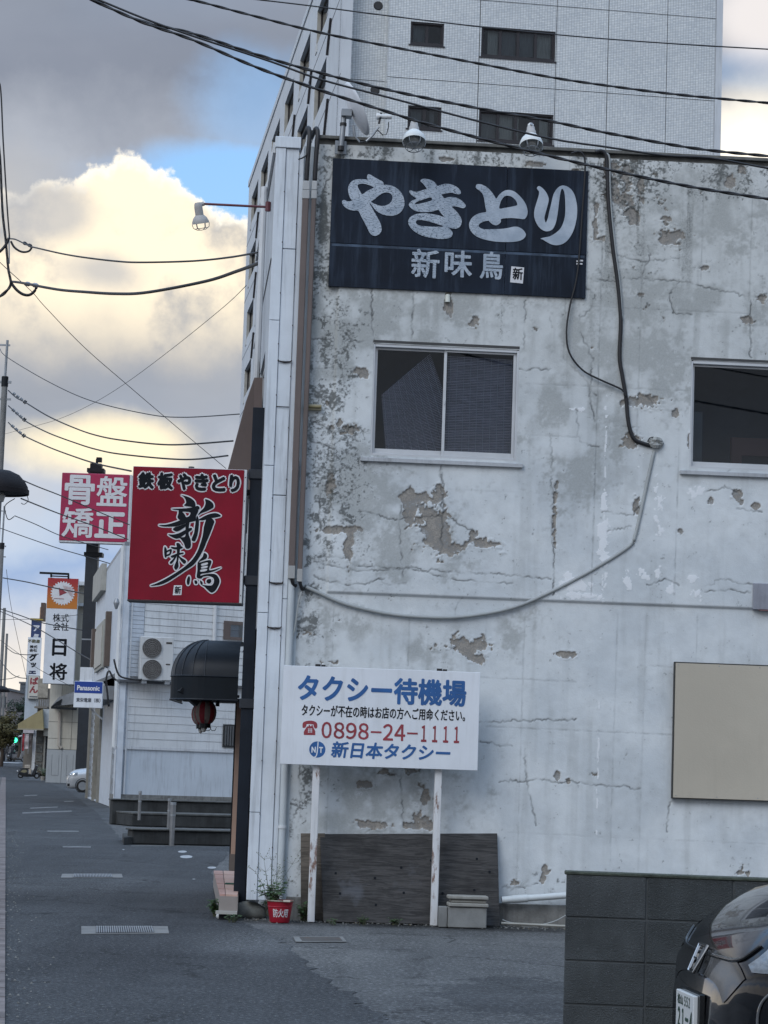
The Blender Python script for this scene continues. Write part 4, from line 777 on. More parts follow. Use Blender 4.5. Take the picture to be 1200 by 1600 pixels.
arm = [W.p(*q, .14) for q in ((552, 196), (554, 212), (562, 222), (572, 221), (582, 212), (592, 198))]
MB().tube(arm, .011, 8).build('feed_arm', GALV, dish, W, smooth=True)
lu, lz = W(594, 188)
MB().lathe([(0, .055), (.03, .05), (.035, .03), (.025, -.0), (.025, -.10), (.02, -.11), (0, -.11)], 14, (lu, -.14, lz), Matrix.Rotation(rad(-92), 4, 'Y')).build('feed_horn', WHITEPL, dish, W, smooth=True)
MB().tube([W.p(*q, .145) for q in ((607, 191), (607, 198), (604, 210), (598, 211), (591, 204), (586, 206))], .006, 6).tube([(lu - .01, -.17, lz - .03), (lu, -.14, lz + .04), (lu - .02, -.15, lz - .08)], .012, 6).build('coax_lead', CABLE, dish, W, smooth=True)

LAMPW = M_('lamp_enamel_white', (.66, .68, .67), .35, var=.05, streak=.14, bump=0); LAMPG = M_('lamp_grey_neck', (.40, .39, .38), .6, var=.08, bump=0)
def flood(px, py, label, wpx):
    u, z = W(px, py, .35); r = wpx / 156 / 2
    t = thing('flood_lamp', label, 'lamp', W, (u, -.35, z), 'white flood lamps over the signboard'); K = .62
    Mx = Matrix.Rotation(rad(-22), 4, 'X')
    MB().lathe([(r * 1.0, -.05), (r * 1.02, -.03), (r * .97, -.005), (r * .85, .03), (r * .62, .065), (r * .44, .085), (r * .40, .08), (r * .6, .06), (r * .83, .02), (r * .95, -.02), (r * 1.0, -.05)], 32, (u, -.35, z), Mx).build('reflector', LAMPW, t, W, smooth=True)
    MB().lathe([(r * .45, .075), (r * .44, .13), (r * .36, .15), (r * .34, .185), (r * .25, .205), (0, .208)], 20, (u, -.35, z), Mx).build('neck', LAMPG, t, W, smooth=True)
    MB().lathe([(r * .26, .20), (r * .26, .22), (r * .16, .235), (0, .236)], 16, (u, -.35, z), Mx).build('cap', WHITEPL, t, W, smooth=True)
    c = MB()
    for k in range(6):
        a = k * math.pi / 3; c.tube([Vector((u, -.35, z)) + Mx.to_3x3() @ Vector((r * q * math.cos(a), r * q * math.sin(a), h)) for q, h in ((1, -.05), (.9, -.10), (.5, -.125), (0, -.13))], .004, 4)
    c.tube([Vector((u, -.35, z)) + Mx.to_3x3() @ Vector((r * .75 * math.cos(a * .3491), r * .75 * math.sin(a * .3491), -.115)) for a in range(19)], .004, 4)
    c.build('wire_guard', GALV, t, W); MB().lathe([(0, .1), (r * .4, .09), (r * .5, -.0), (r * .4, -.05), (0, -.06)], 16, (u, -.35, z), Mx).build('bulb', M_('frosted_bulb', (.5, .5, .48), .3, bump=0), t, W, smooth=True)
    MB().tube([(u, -.33, z + .2), (u, -.1, z + .12), (u, .08, z + .06), (u, .10, z - .2)], .014, 8).build('bracket', GALV, t, W, smooth=True)
flood(647, 216, 'white flood lamp on the roof edge, nearer the satellite dish', 37)
flood(830, 222, 'white flood lamp on the roof edge, nearer the black roof cables', 37)
# caged lamp on a red arm over the street
Y_ = 24.4; FL = FY(Y_)
cl = thing('caged_lamp', 'grey caged lamp on a thin red arm reaching over the street', 'lamp', FL, (FL(313, 340)[0], 0, FL(313, 350)[1]))
p0, p1 = FL.p(318, 318.5), FL.p(419, 323.5); MB().tube([p0, p1], .013, 10).tube([p1 + Vector((0, -.02, -.05)), p1 + Vector((0, -.02, .05))], .03, 8).build('arm', M_('dark_red_paint', (.12, .03, .04), .5), cl, FL, smooth=True)
u, z = FL(313, 345); Mx = Matrix.Rotation(rad(-10), 4, 'Y') @ Matrix.Rotation(rad(14), 4, 'X'); r = .092
MB().lathe([(r, -.03), (r * .98, -.01), (r * .8, .03), (r * .5, .06), (r * .42, .055), (r * .75, .02), (r * .93, -.02), (r, -.03)], 28, (u, 0, z), Mx).build('shade', LAMPG, cl, FL, smooth=True)
MB().lathe([(r * .48, .05), (r * .48, .14), (r * .42, .18), (r * .3, .195), (0, .197)], 18, (u, 0, z), Mx).build('neck', LAMPG, cl, FL, smooth=True); MB().tube([FL.p(312, 320), FL.p(319, 318)], .024, 10).build('elbow', LAMPG, cl, FL, smooth=True)
c = MB(); R3 = Mx.to_3x3()
for k in range(6): a = k * math.pi / 3; c.tube([Vector((u, 0, z)) + R3 @ Vector((r * q * math.cos(a), r * q * math.sin(a), h)) for q, h in ((1, -.03), (.92, -.07), (.5, -.095), (0, -.1))], .0035, 4)
c.tube([Vector((u, 0, z)) + R3 @ Vector((r * .8 * math.cos(a * .3491), r * .8 * math.sin(a * .3491), -.08)) for a in range(19)], .0035, 4); c.build('wire_guard', GALV, cl, FL)

# ================================================================== red signs, pole, awning, step
PY = 24.0; FP = FY(PY)
pole = thing('sign_pole', 'dark square steel pole standing beside the white corner cladding', 'pole', FP, (FP(376, 1405)[0], 0, .0))
xa = [FP(x, y) for x, y in ((401.5, 640), (378, 1400))]; ux = (xa[0][0] + xa[1][0]) / 2; hw = 9.2 / 152
MB().box(ux - hw, ux + hw, -.07, .07, .12, FP(400, 638)[1]).build('post', M_('dark_navy_steel', (.011, .016, .025), .55, var=.2, streak=.1, spec=.2), pole, FP, bev=.004)
MB().box(ux - hw - .03, ux + hw + .03, -.10, .10, .05, .12).build('foot', M_('dark_navy_steel'), pole, FP, bev=.004)
k = MB()
for y in (742, 908, 1100): z = FP(395, y)[1]; k.box(ux - hw - .018, ux + hw + .014, -.088, .085, z - .05, z + .05)
z = FP(405, 635)[1]; k.box(ux + hw, ux + hw + .06, -.02, .02, z - .03, z + .03); k.build('clamp', M_('clamp_steel', (.014, .018, .026), .5), pole, FP, bev=.006)
rs = thing('projecting_sign', 'large red projecting sign with black brush lettering on dark pole', 'sign', FP, (FP(295, 945)[0], 0, FP(290, 940)[1]))
SO = .14; a, b, c, d = FP.rect(203.3, 731, 382.2, 940, SO)
MB().box(a, c, -SO, SO - .02, b, d).build('box', M_('white_sign_case', (.60, .62, .64), .5, var=.05, streak=.15), rs, FP, bev=.004)
MB().box(a + .004, c - .03, -SO - .006, -SO - .0005, b + .004, d - .004).build('face', REDS, rs, FP)
MB().box(a, c, -SO - .008, SO - .02, b - .012, b - .001).build('bottom_rail', M_('dark_bronze_frame'), rs, FP)
sc_m = MB()
for i in range(6): z = b + .08 + i * (d - b - .16) / 5; sc_m.tube([(c - .015, -SO - .004, z), (c - .015, -SO - .0005, z)], .006, 6)
sc_m.tube([((a + c) / 2, 0, d), ((a + c) / 2, 0, d + .03)], .03, 8); sc_m.build('screw', CABLE, rs, FP)
ar = MB()
for y in (770, 905): z = FP(385, y)[1]; ar.box(c, ux - hw, -.03, .03, z - .03, z + .03)
ar.build('bracket', BLACKM, rs, FP)
RO_ = SO + .0075
def rtext(s, box, bold, wb): bx = FP.rect(*box, SO); text(s, FP, (bx[0] - wb, bx[1] - wb, bx[2] + wb, bx[3] + wb), RO_, WHITEI, rs, bold=bold + wb, name='letter_outline'); text(s, FP, bx, RO_ + .004, INK, rs, bold=bold)
xs = [216, 246, 277, 304, 331, 358]
for i, ch in enumerate('鉄板やきとり'): rtext(ch, (xs[i], 737.5 + i * .9, xs[i] + (25 if i < 2 else 22 if i < 5 else 17), 764 + i * 1.1), .0105, .014)
BR6, BR7 = (10.91, 240, 765), (10., 230, 835)
STROKES = [(BR6, p) for p in (
 [[(470, 95), (560, 115), (640, 150), (700, 205), (715, 270), (690, 300), (620, 290), (520, 272), (555, 230), (545, 170), (510, 120)]],
 [[(310, 330), (420, 325), (540, 320), (640, 308), (720, 285), (760, 280), (785, 310), (765, 345), (680, 347), (560, 357), (440, 352), (360, 345)]],
 [[(445, 345), (600, 345), (750, 345), (755, 390), (725, 450), (710, 530), (560, 552), (470, 535), (410, 480), (425, 410)], [(495, 378), (600, 382), (630, 400), (610, 450), (558, 470), (530, 420)]],
 [[(90, 605), (200, 600), (300, 578), (400, 545), (480, 518), (580, 515), (720, 510), (720, 532), (600, 562), (480, 602), (380, 627), (240, 632), (150, 627)]],
 [[(330, 680), (370, 640), (450, 618), (540, 588), (560, 610), (530, 642), (460, 690), (390, 716)]],
 [[(250, 765), (330, 767), (430, 745), (540, 690), (640, 650), (650, 690), (560, 745), (480, 802), (400, 838), (320, 812)]],
 [[(555, 500), (615, 500), (602, 640), (600, 760), (632, 860), (637, 960), (610, 1002), (550, 1002), (518, 920), (470, 850), (440, 815), (540, 800), (545, 660)]],
 [[(745, 445), (772, 520), (770, 640), (750, 770), (712, 872), (680, 882), (648, 850), (690, 740), (708, 620), (722, 520)]],
 [[(880, 165), (960, 190), (1015, 240), (1022, 300), (980, 332), (900, 372), (820, 402), (755, 440), (800, 370), (860, 310), (888, 230)]],
 [[(765, 522), (820, 480), (920, 430), (1030, 403), (1100, 413), (1148, 450), (1080, 472), (960, 492), (860, 522)]])]
STROKES += [((1, 0, 0), [[(325, 808), (334.6, 813.6), (332.8, 821.8), (328, 834.7), (322.5, 847.5), (318, 858.5), (310, 873), (302, 883), (290, 891), (275, 901), (263, 908.5), (250, 913.8), (235, 915.4), (246, 911), (260, 904), (275, 895), (288, 886), (300, 875), (308, 863), (313, 850), (317, 836), (319, 822)]])]
STROKES += [(BR7, p) for p in (
 [[(275, 190), (305, 230), (308, 290), (300, 362), (275, 352), (266, 270)]], [[(300, 262), (370, 228), (388, 258), (360, 322), (300, 342), (303, 318), (345, 300), (352, 262), (305, 284)]],
 [[(370, 195), (450, 200), (540, 188), (552, 215), (480, 237), (400, 227)]], [[(458, 140), (502, 140), (527, 180), (510, 232), (468, 200)]], [[(370, 340), (470, 300), (560, 283), (567, 305), (480, 327), (398, 367)]],
 [[(468, 195), (512, 195), (502, 330), (485, 420), (492, 500), (450, 557), (423, 520), (430, 480), (460, 400), (465, 300)]], [[(440, 330), (462, 342), (400, 442), (370, 462), (353, 440), (410, 380)]], [[(490, 330), (540, 368), (590, 398), (612, 430), (580, 462), (545, 432), (508, 380)]],
 [[(890, 290), (935, 318), (932, 370), (880, 402), (830, 422), (785, 455), (820, 400), (868, 350)]],
 [[(790, 450), (830, 438), (960, 403), (1002, 415), (1002, 450), (975, 562), (1155, 518), (1060, 572), (960, 602), (840, 622), (838, 672), (790, 672), (773, 660), (785, 560)], [(850, 460), (940, 438), (942, 470), (855, 492)], [(850, 507), (940, 490), (936, 520), (850, 535)], [(838, 552), (930, 538), (926, 570), (838, 584)]],
 [[(780, 680), (830, 648), (950, 618), (1060, 623), (1112, 670), (1132, 740), (1102, 820), (1062, 882), (1010, 912), (960, 882), (900, 822), (855, 790), (960, 800), (1020, 790), (1045, 730), (1030, 680), (960, 652), (880, 662), (840, 692)]],
 [[(655, 650), (672, 690), (660, 770), (635, 792), (618, 750), (628, 690)]], [[(740, 720), (780, 728), (782, 770), (748, 772)]], [[(830, 720), (867, 750), (860, 790), (833, 772)]], [[(940, 708), (992, 698), (1002, 740), (970, 772), (928, 750)]])]
for i, ((sc, ox, oy), loops) in enumerate(STROKES):
    v, f = outline_mesh([onplane(FP, px_loop(sc, ox, oy, l), SO) for l in loops], 4); one = outline_mesh([onplane(FP, px_loop(sc, ox, oy, loops[0]), SO) for l in (0,)], 4) if len(loops) > 1 and i < 10 else (v, f)
    flat(v, f, 'stroke_outline', FP, RO_ + .0002 * i, WHITEI, rs, bold=.013, nb=10, step=.00001); flat(v, f, 'brush_stroke', FP, RO_ + .005 + .0001 * i, INK, rs)
pic([[(270, 930), (283.5, 929.5), (284.5, 914.5), (271.8, 914.5)]], WHITEI, 'seal', 1, 0, 0, fr=FP, off=RO_, par=rs, k=1); text('新', FP, FP.rect(273, 916, 283, 928, SO), RO_ + .001, INK, rs, bold=.002, name='seal_letter')

# dome awning on the street front
AW = Fr(W.M @ Vector((-1.385, .0, 0)), 0); zb_, zm_, zt_ = (at(300, y, 24.9).z for y in (1094, 1058, 1000))
AX1 = at(368, 1050, 24.9).x + .06; AX0 = at(268.5, 1050, 24.9).x; PJ = AX1 - AX0; RC = PJ * .52; NY, LEN = 24.45, 1.9
aw = thing('dome_awning', 'black vinyl dome awning over the shop entrance', 'awning', ID, (AX1, NY + 1, zb_))
VIN = M_('black_vinyl', (.011, .016, .024), .42, var=.2, vs=2, bump=.04, spec=.35)
prof = [(math.cos(t), math.sin(t)) for t in [math.pi / 2 * i / 10 for i in range(11)]]
def plan(n=9):
    pts = [((AX1, NY), (0, -1))]; pts += [((AX0 + RC, NY), (0, -1))]
    for i in range(1, n): a = math.pi / 2 * i / n; pts.append(((AX0 + RC - 0, NY + RC), (-math.sin(a), -math.cos(a)), RC))
    out = []
    for q in pts:
        if len(q) == 3: (cx, cy), (nx, ny), r_ = q; out.append(((cx + nx * r_, cy + ny * r_), (cx, cy)))
        else: (x, y), n_ = q; out.append(((x, y), (x, y + RC)))
    out.append(((AX0, NY + RC), (AX0 + RC, NY + RC))); out.append(((AX0, NY + LEN), (AX0 + RC, NY + LEN)))
    return out
PL = plan(); H = zt_ - zm_
mb = MB(); rows = []
for (ex, ey), (ix, iy) in PL: rows.append([(ix + (ex - ix) * cq, iy + (ey - iy) * cq, zm_ + H * sq) for cq, sq in prof])
for r_ in rows: mb.v += [Vector(p) for p in r_]
for i in range(len(rows) - 1): mb.f += [(i * 11 + j, (i + 1) * 11 + j, (i + 1) * 11 + j + 1, i * 11 + j + 1) for j in range(10)]
mb.quad((AX1, NY + RC, zt_), (AX0 + RC, NY + RC, zt_), (AX0 + RC, NY + LEN, zt_), (AX1, NY + LEN, zt_ + .03))
mb.build('canopy', VIN, aw, ID, smooth=True, recalc=False)
va = MB(); edge = [e for e, _ in PL]
for i in range(len(edge) - 1): a, b = edge[i], edge[i + 1]; va.quad((*a, zb_), (*b, zb_), (*b, zm_ - .004), (*a, zm_ - .004))
va.build('valance', M_('black_vinyl_skirt', (.008, .012, .017), .6, var=.15, bump=.04, spec=.2), aw, ID)
for i in (1, 3, 5, 7, 9, 10): MB().tube([Vector(p) + Vector((0, -.004, .004)) for p in rows[i]], .004, 5).build('rib_seam', M_('vinyl_seam', (.05, .06, .075), .35, bump=0), aw, ID)
MB().tube([(*e, zm_) for e in edge], .010, 6).build('hem', VIN, aw, ID); MB().tube([(*e, zb_) for e in edge], .010, 6).build('lower_hem', VIN, aw, ID)
fr_ = MB().bar((AX0 + .12, NY + .1, zb_ + .1), (AX0 + .30, NY + .18, zb_ - .05), .09, .05).bar((AX1, NY + .3, zb_ + .05), (AX0 + .05, NY + .3, zb_ + .05), .03).bar((AX1, NY + 1.6, zb_ + .05), (AX0 + .05, NY + 1.6, zb_ + .05), .03); fr_.build('frame', BLACKM, aw, ID)
MB().quad((AX1, NY + .02, zb_ + .02), (AX0 + .1, NY + .12, zb_ + .02), (AX0 + .02, NY + LEN, zb_ + .02), (AX1, NY + LEN, zb_ + .02)).build('soffit', DARK, aw, ID)
bu = MB(); q = at(340, 1097, 24.9); bu.lathe([(0, .05), (.012, .04), (.016, .01), (.022, -.02), (.022, -.045), (0, -.045)], 12, q)
tag(bu.build('small_bell', BLACKM, None, ID, smooth=True), 'small black bell hanging from the awning edge', 'bell')
# striped paper lantern
def lantern(px, py, Y, label, r, h):
    p = at(px, py, Y); t = thing('paper_lantern', label, 'lantern', ID, (p.x, p.y, p.z - h / 2), 'striped lanterns under the awning')
    n = 48; prof_ = [(r * math.sin(math.acos(max(-.999, min(.999, q)))) ** .8, q * h / 2) for q in [-.93 + 1.86 * i / 14 for i in range(15)]]
    for g8 in range(12):
        mb = MB(); par_ = g8 % 2; col_ = ('lantern_red', 'lantern_white')[par_]
        for k in range(g8 * 4, g8 * 4 + 4):
            for i in range(14):
                a0, a1 = 2 * math.pi * k / n, 2 * math.pi * (k + 1) / n; r0, z0 = prof_[i]; r1, z1 = prof_[i + 1]; r0 *= 1 + .015 * (i % 2); r1 *= 1 + .015 * ((i + 1) % 2)
                mb.quad((p.x + r0 * math.cos(a0), p.y + r0 * math.sin(a0), p.z + z0), (p.x + r0 * math.cos(a1), p.y + r0 * math.sin(a1), p.z + z0), (p.x + r1 * math.cos(a1), p.y + r1 * math.sin(a1), p.z + z1), (p.x + r1 * math.cos(a0), p.y + r1 * math.sin(a0), p.z + z1))
        mb.build('stripe', M_(col_, (.23, .010, .02) if par_ == 0 else (.24, .20, .18), .7, var=.08, bump=0), t, ID)
    e = r * .52; MB().lathe([(e, -h / 2 - .03), (e, -h / 2 + .015)], 20, p).lathe([(0, -h / 2 - .028), (e, -h / 2 - .028)], 20, p).build('lower_ring', BLACKM, t, ID); MB().lathe([(e, h / 2 - .015), (e, h / 2 + .03)], 20, p).build('upper_ring', BLACKM, t, ID)
    MB().tube([p + Vector((0, 0, h / 2)), p + Vector((0, 0, h / 2 + .25))], .006, 5).build('cord', CABLE, t, ID)
    MB().lathe([(0, -.05), (.02, -.04), (.03, -.01), (.015, .02)], 12, p + Vector((-.01, 0, -h / 2 - .03))).build('bulb', M_('frosted_bulb'), t, ID, smooth=True)
    return p
p = lantern(321, 1113, 25.2, 'red and white striped lantern hanging under the awning, front one', .118, .27)
lantern(316, 1116, 25.8, 'red and white striped lantern half hidden behind the front lantern', .118, .26)
for i, (x, dz_) in enumerate(((333, 0), (324.5, .0))):
    q = at(x, 1136, 25.1); wire('s_hook', [q + Vector((-.03, 0, .07)), q + Vector((-.03, 0, .0)), q + Vector((-.015, 0, -.035)), q + Vector((.02, 0, -.035)), q + Vector((.035, 0, .0))], .004, ('wire hook hanging right of the striped lantern', 'wire hook hanging just below the striped lantern')[i], cat='hook')
# entrance post and step
Y2 = 25.4
ep = thing('door_post', 'pale pinkish entrance post behind the dark sign pole', 'post', ID, (at(368, 1350, Y2).x, Y2, .35))
za_, zb2 = at(366, 1358, Y2).z, at(376, 1098, Y2).z; xm = at(369, 1230, Y2).x
MB().box(xm - .03, xm + .03, Y2, Y2 + .06, za_, zb2).build('post', M_('pinkish_timber', (.40, .27, .21), .6, var=.1, streak=.15), ep); MB().box(xm - .045, xm - .032, Y2 + .01, Y2 + .07, za_, zb2).build('dark_edge', BLACKM, ep); MB().box(xm - .04, xm + .05, Y2 - .02, Y2 + .08, za_ - .02, za_ + .16).build('shoe', M_('worn_shoe', (.13, .11, .10), .7), ep)
stp = thing('entrance_step', 'pink tiled entrance step beside the dark sign pole', 'step', ID, (at(350, 1400, 24.6).x, 24.6, 0))
zs = .245; A, B = gnd(334, 1360, zs), gnd(343.5, 1397, zs); C, D = gnd(372, 1398, zs), gnd(380, 1361, zs)
PINK = M_('pink_tile', (.50, .33, .27), .55, var=.12, streak=.2)
def lerp4(s, t): return A.lerp(D, s).lerp(B.lerp(C, s), t)
nt = 5
for i, (s0_, s1_) in enumerate(((0, .30), (.33, .97))):
    for j in range(nt):
        t0, t1 = j / nt + .006, (j + 1) / nt - .006; P = [lerp4(s0_, t0), lerp4(s1_, t0), lerp4(s1_, t1), lerp4(s0_, t1)]
        MB().prism(P, Vector((0, 0, -.02)), Vector((0, 0, RNG.normal(0, .001)))).build('tile', PINK if i else M_('pink_nosing_tile', (.42, .25, .21), .6, var=.15, streak=.2), stp)
MB().prism([A, D, C, B], Vector((0, 0, -.19)), Vector((0, 0, -.021))).build('riser', M_('step_mortar', (.27, .24, .22), .8, streak=.4), stp)
MB().prism([B + Vector((-.03, -.07, 0)), C + Vector((0, -.07, 0)), C, B + Vector((-.03, 0, 0))], Vector((0, 0, -.19)), Vector((0, 0, -.16))).build('ledge', M_('pale_step_slab', (.40, .39, .36), .8), stp)
MB().prism([A, D, C, B], Vector((0, 0, -.245)), Vector((0, 0, -.191))).build('base', DARK, stp)
q = lerp4(.75, .62); MB().box(q.x - .10, q.x + .25, q.y - .09, q.y + .09, zs + .002, zs + .012).build('entrance_mat', M_('green_mat', (.012, .06, .04), .9), None, ID); m_ = [o for o in COL.objects if o.name.startswith('entrance_mat')][0]; tag(m_, 'small green mat lying on the pink tiled step', 'mat')

# ================================================================== ground
def asphalt(name, c0, c1, seed, agg=.5, spots=(), crack=.7):
    """coarse aggregate, mottling, tyre-worn bands along the street, hairline cracks, and worn, damp and other tinted spots with ragged edges"""
    m = bpy.data.materials.new(name); m.use_nodes = True; T = NT(m.node_tree); b = m.node_tree.nodes['Principled BSDF']
    pos = T.n('ShaderNodeNewGeometry').outputs['Position']; v = T.mapv(pos, loc=(seed, seed, 0)); fine = T.noise(v, 120, 3, .75); mid = T.noise(v, 30, 3, .75); a = T.m('ADD', T.m('MULTIPLY', fine, .25), T.m('MULTIPLY', mid, .75))
    g = T.noise(v, 2.2, 7, .65); w = T.noise(T.mapv(v, (2.2, .16, 1), rot=(0, 0, -.16)), 1.1, 6, .65); big = T.noise(v, .45, 5, .6)
    c = T.mix(T.ss(g, .3, .7), c0, c1); c = T.mix(T.m('MULTIPLY', T.ss(w, .42, .62), .55), c, tuple(x * .66 for x in c0)); c = T.mix(T.m('MULTIPLY', T.ss(big, .48, .66), .45), c, tuple(x * 1.5 for x in c1))
    c = T.mix(T.m('MULTIPLY', T.ss(a, .54, .62), agg), c, tuple(min(1, x * 3.0) for x in c1)); c = T.mix(T.m('MULTIPLY', T.ss(a, .47, .38), agg), c, tuple(x * .3 for x in c0))
    sp = T.n('ShaderNodeSeparateXYZ'); T.put(sp.inputs[0], pos); rag = T.m('ADD', T.m('MULTIPLY', T.m('SUBTRACT', g, .5), 1.6), T.m('MULTIPLY', T.m('SUBTRACT', T.noise(v, 9, 5, .7), .5), 1.5))
    for (x, y, rx, ry, col, st, soft) in spots:
        q = T.m('SQRT', T.m('ADD', T.m('POWER', T.m('DIVIDE', T.m('SUBTRACT', sp.outputs[0], x), rx), 2), T.m('POWER', T.m('DIVIDE', T.m('SUBTRACT', sp.outputs[1], y), ry), 2)))
        c = T.mix(T.m('MULTIPLY', T.ss(T.m('ADD', q, rag), 1 + soft, 1 - soft), st), c, T.mix(1., c, col, 'MULTIPLY'))
    vo = T.n('ShaderNodeTexVoronoi', feature='DISTANCE_TO_EDGE'); dj = T.n('ShaderNodeVectorMath', operation='MULTIPLY_ADD'); T.put(dj.inputs[0], T.noise(v, 2.5, 5, .7, out='Color')); dj.inputs[1].default_value = (.9, .9, 0); T.put(dj.inputs[2], v); T.put(vo.inputs['Vector'], dj.outputs[0]); vo.inputs['Scale'].default_value = .42
    ck = T.m('MULTIPLY', T.ss(vo.outputs['Distance'], .012, .003), T.ss(T.noise(v, .5, 3), .42, .58)); c = T.mix(T.m('MULTIPLY', ck, crack), c, tuple(x * .25 for x in c0))
    T.put(b.inputs['Base Color'], c); b.inputs['Roughness'].default_value = .85; b.inputs['Specular IOR Level'].default_value = .3
    bn = T.n('ShaderNodeBump'); bn.inputs['Strength'].default_value = .9; bn.inputs['Distance'].default_value = .014; T.put(bn.inputs['Height'], T.m('SUBTRACT', T.m('ADD', a, T.m('MULTIPLY', g, .6)), T.m('MULTIPLY', ck, .8))); T.put(b.inputs['Normal'], bn.outputs[0]); return m
def spot(px, py, rx, ry, col, st=.8, soft=.5): q = gnd(px, py); return (q.x, q.y, rx, ry, col, st, soft)
_d, _l = (.55, .57, .60), (1.75, 1.72, 1.66)
LOT = asphalt('old_lot_asphalt', (.078, .080, .082), (.104, .106, .106), 3., .6, [spot(820, 1556, .62, 1.5, _d, .85, .14), spot(470, 1492, .6, 1.0, _l, .5), spot(640, 1470, 1.2, .8, (1.3, 1.3, 1.28), .5), spot(560, 1444, 2.2, .35, (.5, .5, .5), .8), spot(730, 1448, 1.6, .3, (.5, .5, .5), .8), spot(700, 1580, 1.0, 1.2, (.8, .8, .82), .5)])  # two wide flat spots darken the strip along the wall foot
ROAD = asphalt('dark_road_asphalt', (.038, .041, .045), (.054, .057, .061), 17., .8, [spot(130, 1382, 1.5, 2.2, _l, .6, .6), spot(100, 1440, .9, 4, (1.25, 1.25, 1.24), .5), spot(230, 1480, .8, 3, (.7, .7, .72), .6), spot(395, 1470, .45, 1.5, _l, .75, .6), spot(320, 1470, .8, 1.2, (1.5, 1.49, 1.46), .5), spot(60, 1400, .9, 3, (.75, .75, .76), .6), spot(290, 1400, .9, 5, (.72, .72, .74), .6), spot(80, 1300, 1.6, 8, (1.3, 1.3, 1.28), .5), spot(150, 1255, 1.5, 7, (.75, .75, .76), .5), spot(380, 1436, .35, .35, (.45, .45, .44), .8)])
FARG = asphalt('far_ground_asphalt', (.06, .065, .07), (.08, .085, .09), 9., .2)
def hill(x, y): return 0.0 if y < 188 else min(1.6, (y - 188) * .028)
# one sheet to the horizon, rising gently beyond the scooter
mb = MB(); ys = [-30, 0, 20, 60, 120, 188, 200, 215, 230, 246, 300, 600, 1500, 4500]; xs_ = [-3000, -400, -60, -20, 0, 20, 60, 400, 3000]
for y in ys:
    for x in xs_: mb.v.append(Vector((x, y, hill(x, y) - .012)))
nx = len(xs_); mb.f = [(i * nx + j, i * nx + j + 1, (i + 1) * nx + j + 1, (i + 1) * nx + j) for i in range(len(ys) - 1) for j in range(nx - 1)]
tag(mb.build('ground', FARG, None, ID, loc=(0, 0, 0), smooth=True), kind='structure')
def sheet(name, P, m, z, kind='structure', jit=0., n=14, label=None, cat=None):
    pts = []
    for i in range(len(P)):
        a, b = Vector((*P[i][:2], 0)), Vector((*P[(i + 1) % len(P)][:2], 0)); L = (b - a).length; k = n if (jit and L < 60) else 1
        for j in range(k):
            q = a.lerp(b, j / k); w = math.sin(math.pi * j / k) ** .3 if j else 0; pts.append((q.x + RNG.normal(0, jit) * w, q.y + RNG.normal(0, jit * 1.6) * w, z))
    mb = MB(); tri = tessellate_polygon([[Vector(p) for p in pts]]); mb.add(pts, [tuple(t) for t in tri]); o = mb.build(name, m, None, ID, loc=(pts[0][0], pts[0][1], z)); 
    for p_ in o.data.polygons:
        if p_.normal.z < 0: o.data.flip_normals(); break
    return tag(o, label, cat, kind=kind)
G = lambda *p: [gnd(*q) for q in p]
sheet('parking_lot', [(-2.0, 1), (14, 1), (14, 60), (-12, 60), *[tuple(q[:2]) for q in G((300, 1300))], (-2.5, 20)][:4] + [(-12, 20)], LOT, -.006)
edge_ = G((330, 1362), (345, 1412), (378, 1440), (430, 1462), (462, 1488), (500, 1522), (560, 1562), (615, 1600))
sd = Vector((-math.sin(rad(9.3)), math.cos(rad(9.3))))
road = [(1.0, 3.0), *[(q.x, q.y) for q in reversed(edge_)]]
road = [(-9, 2.0), (1.1, 2.0)] + [(q.x, q.y) for q in reversed(edge_)] + [tuple(gnd(366, 1322)[:2]), tuple(gnd(205, 1322)[:2]), tuple(gnd(176, 1296)[:2]), tuple(gnd(150, 1268)[:2]), tuple(gnd(110, 1238)[:2]), tuple(gnd(72, 1221)[:2]), (gnd(52, 1214).x, 186), (gnd(-14, 1214).x - 6, 186), (-14, 60)]
sheet('road', road, ROAD, -.002, jit=.03)
def rise(name, x0f, x1f, m, dz):
    mb = MB(); Y = [186, 200, 215, 230, 246, 300, 420]
    for y in Y: mb.v += [Vector((x0f(y), y, hill(0, y) + dz)), Vector((x1f(y), y, hill(0, y) + dz))]
    mb.f = [(2 * i, 2 * i + 1, 2 * i + 3, 2 * i + 2) for i in range(len(Y) - 1)]; return tag(mb.build(name, m, None, ID, loc=(0, 186, 0)), kind='structure')
rise('far_road', lambda y: -.165 * y - 6.5, lambda y: -.155 * y + 1.5, ROAD, .0)
# pale kerb strip along the left edge of the view
KERB = M_('pinkish_kerb_concrete', (.17, .145, .14), .85, var=.35, vs=3, bump=.3, streak=0)
L0, L1 = gnd(7.5, 1590), gnd(9, 1225); dirk = (L1 - L0)
nk = 0; t = 0.
kp = L0 - dirk * .02; kd = dirk.normalized(); kr = Vector((kd.y, -kd.x, 0)); pos = 0.; Lk = dirk.length * 1.25
kerb_o = thing('kerb', 'pinkish pale kerb of worn concrete stones along the left road edge', 'kerb', ID, (kp.x, kp.y, 0)); tag(kerb_o, kind='structure')
kme = None
while pos < 178:
    L = .6 if pos < 40 else 1.8; a = kp + kd * (pos + .012); b = kp + kd * (pos + L - .012); w = -kr * .30
    MB().prism([a, b, b + w, a + w], Vector((0, 0, -.02)), Vector((0, 0, .012 + RNG.uniform(0, .004)))).build('kerb_stone', KERB, kerb_o, ID); pos += L
a, b = kp - kr * .31, kp + kd * 178 - kr * .31
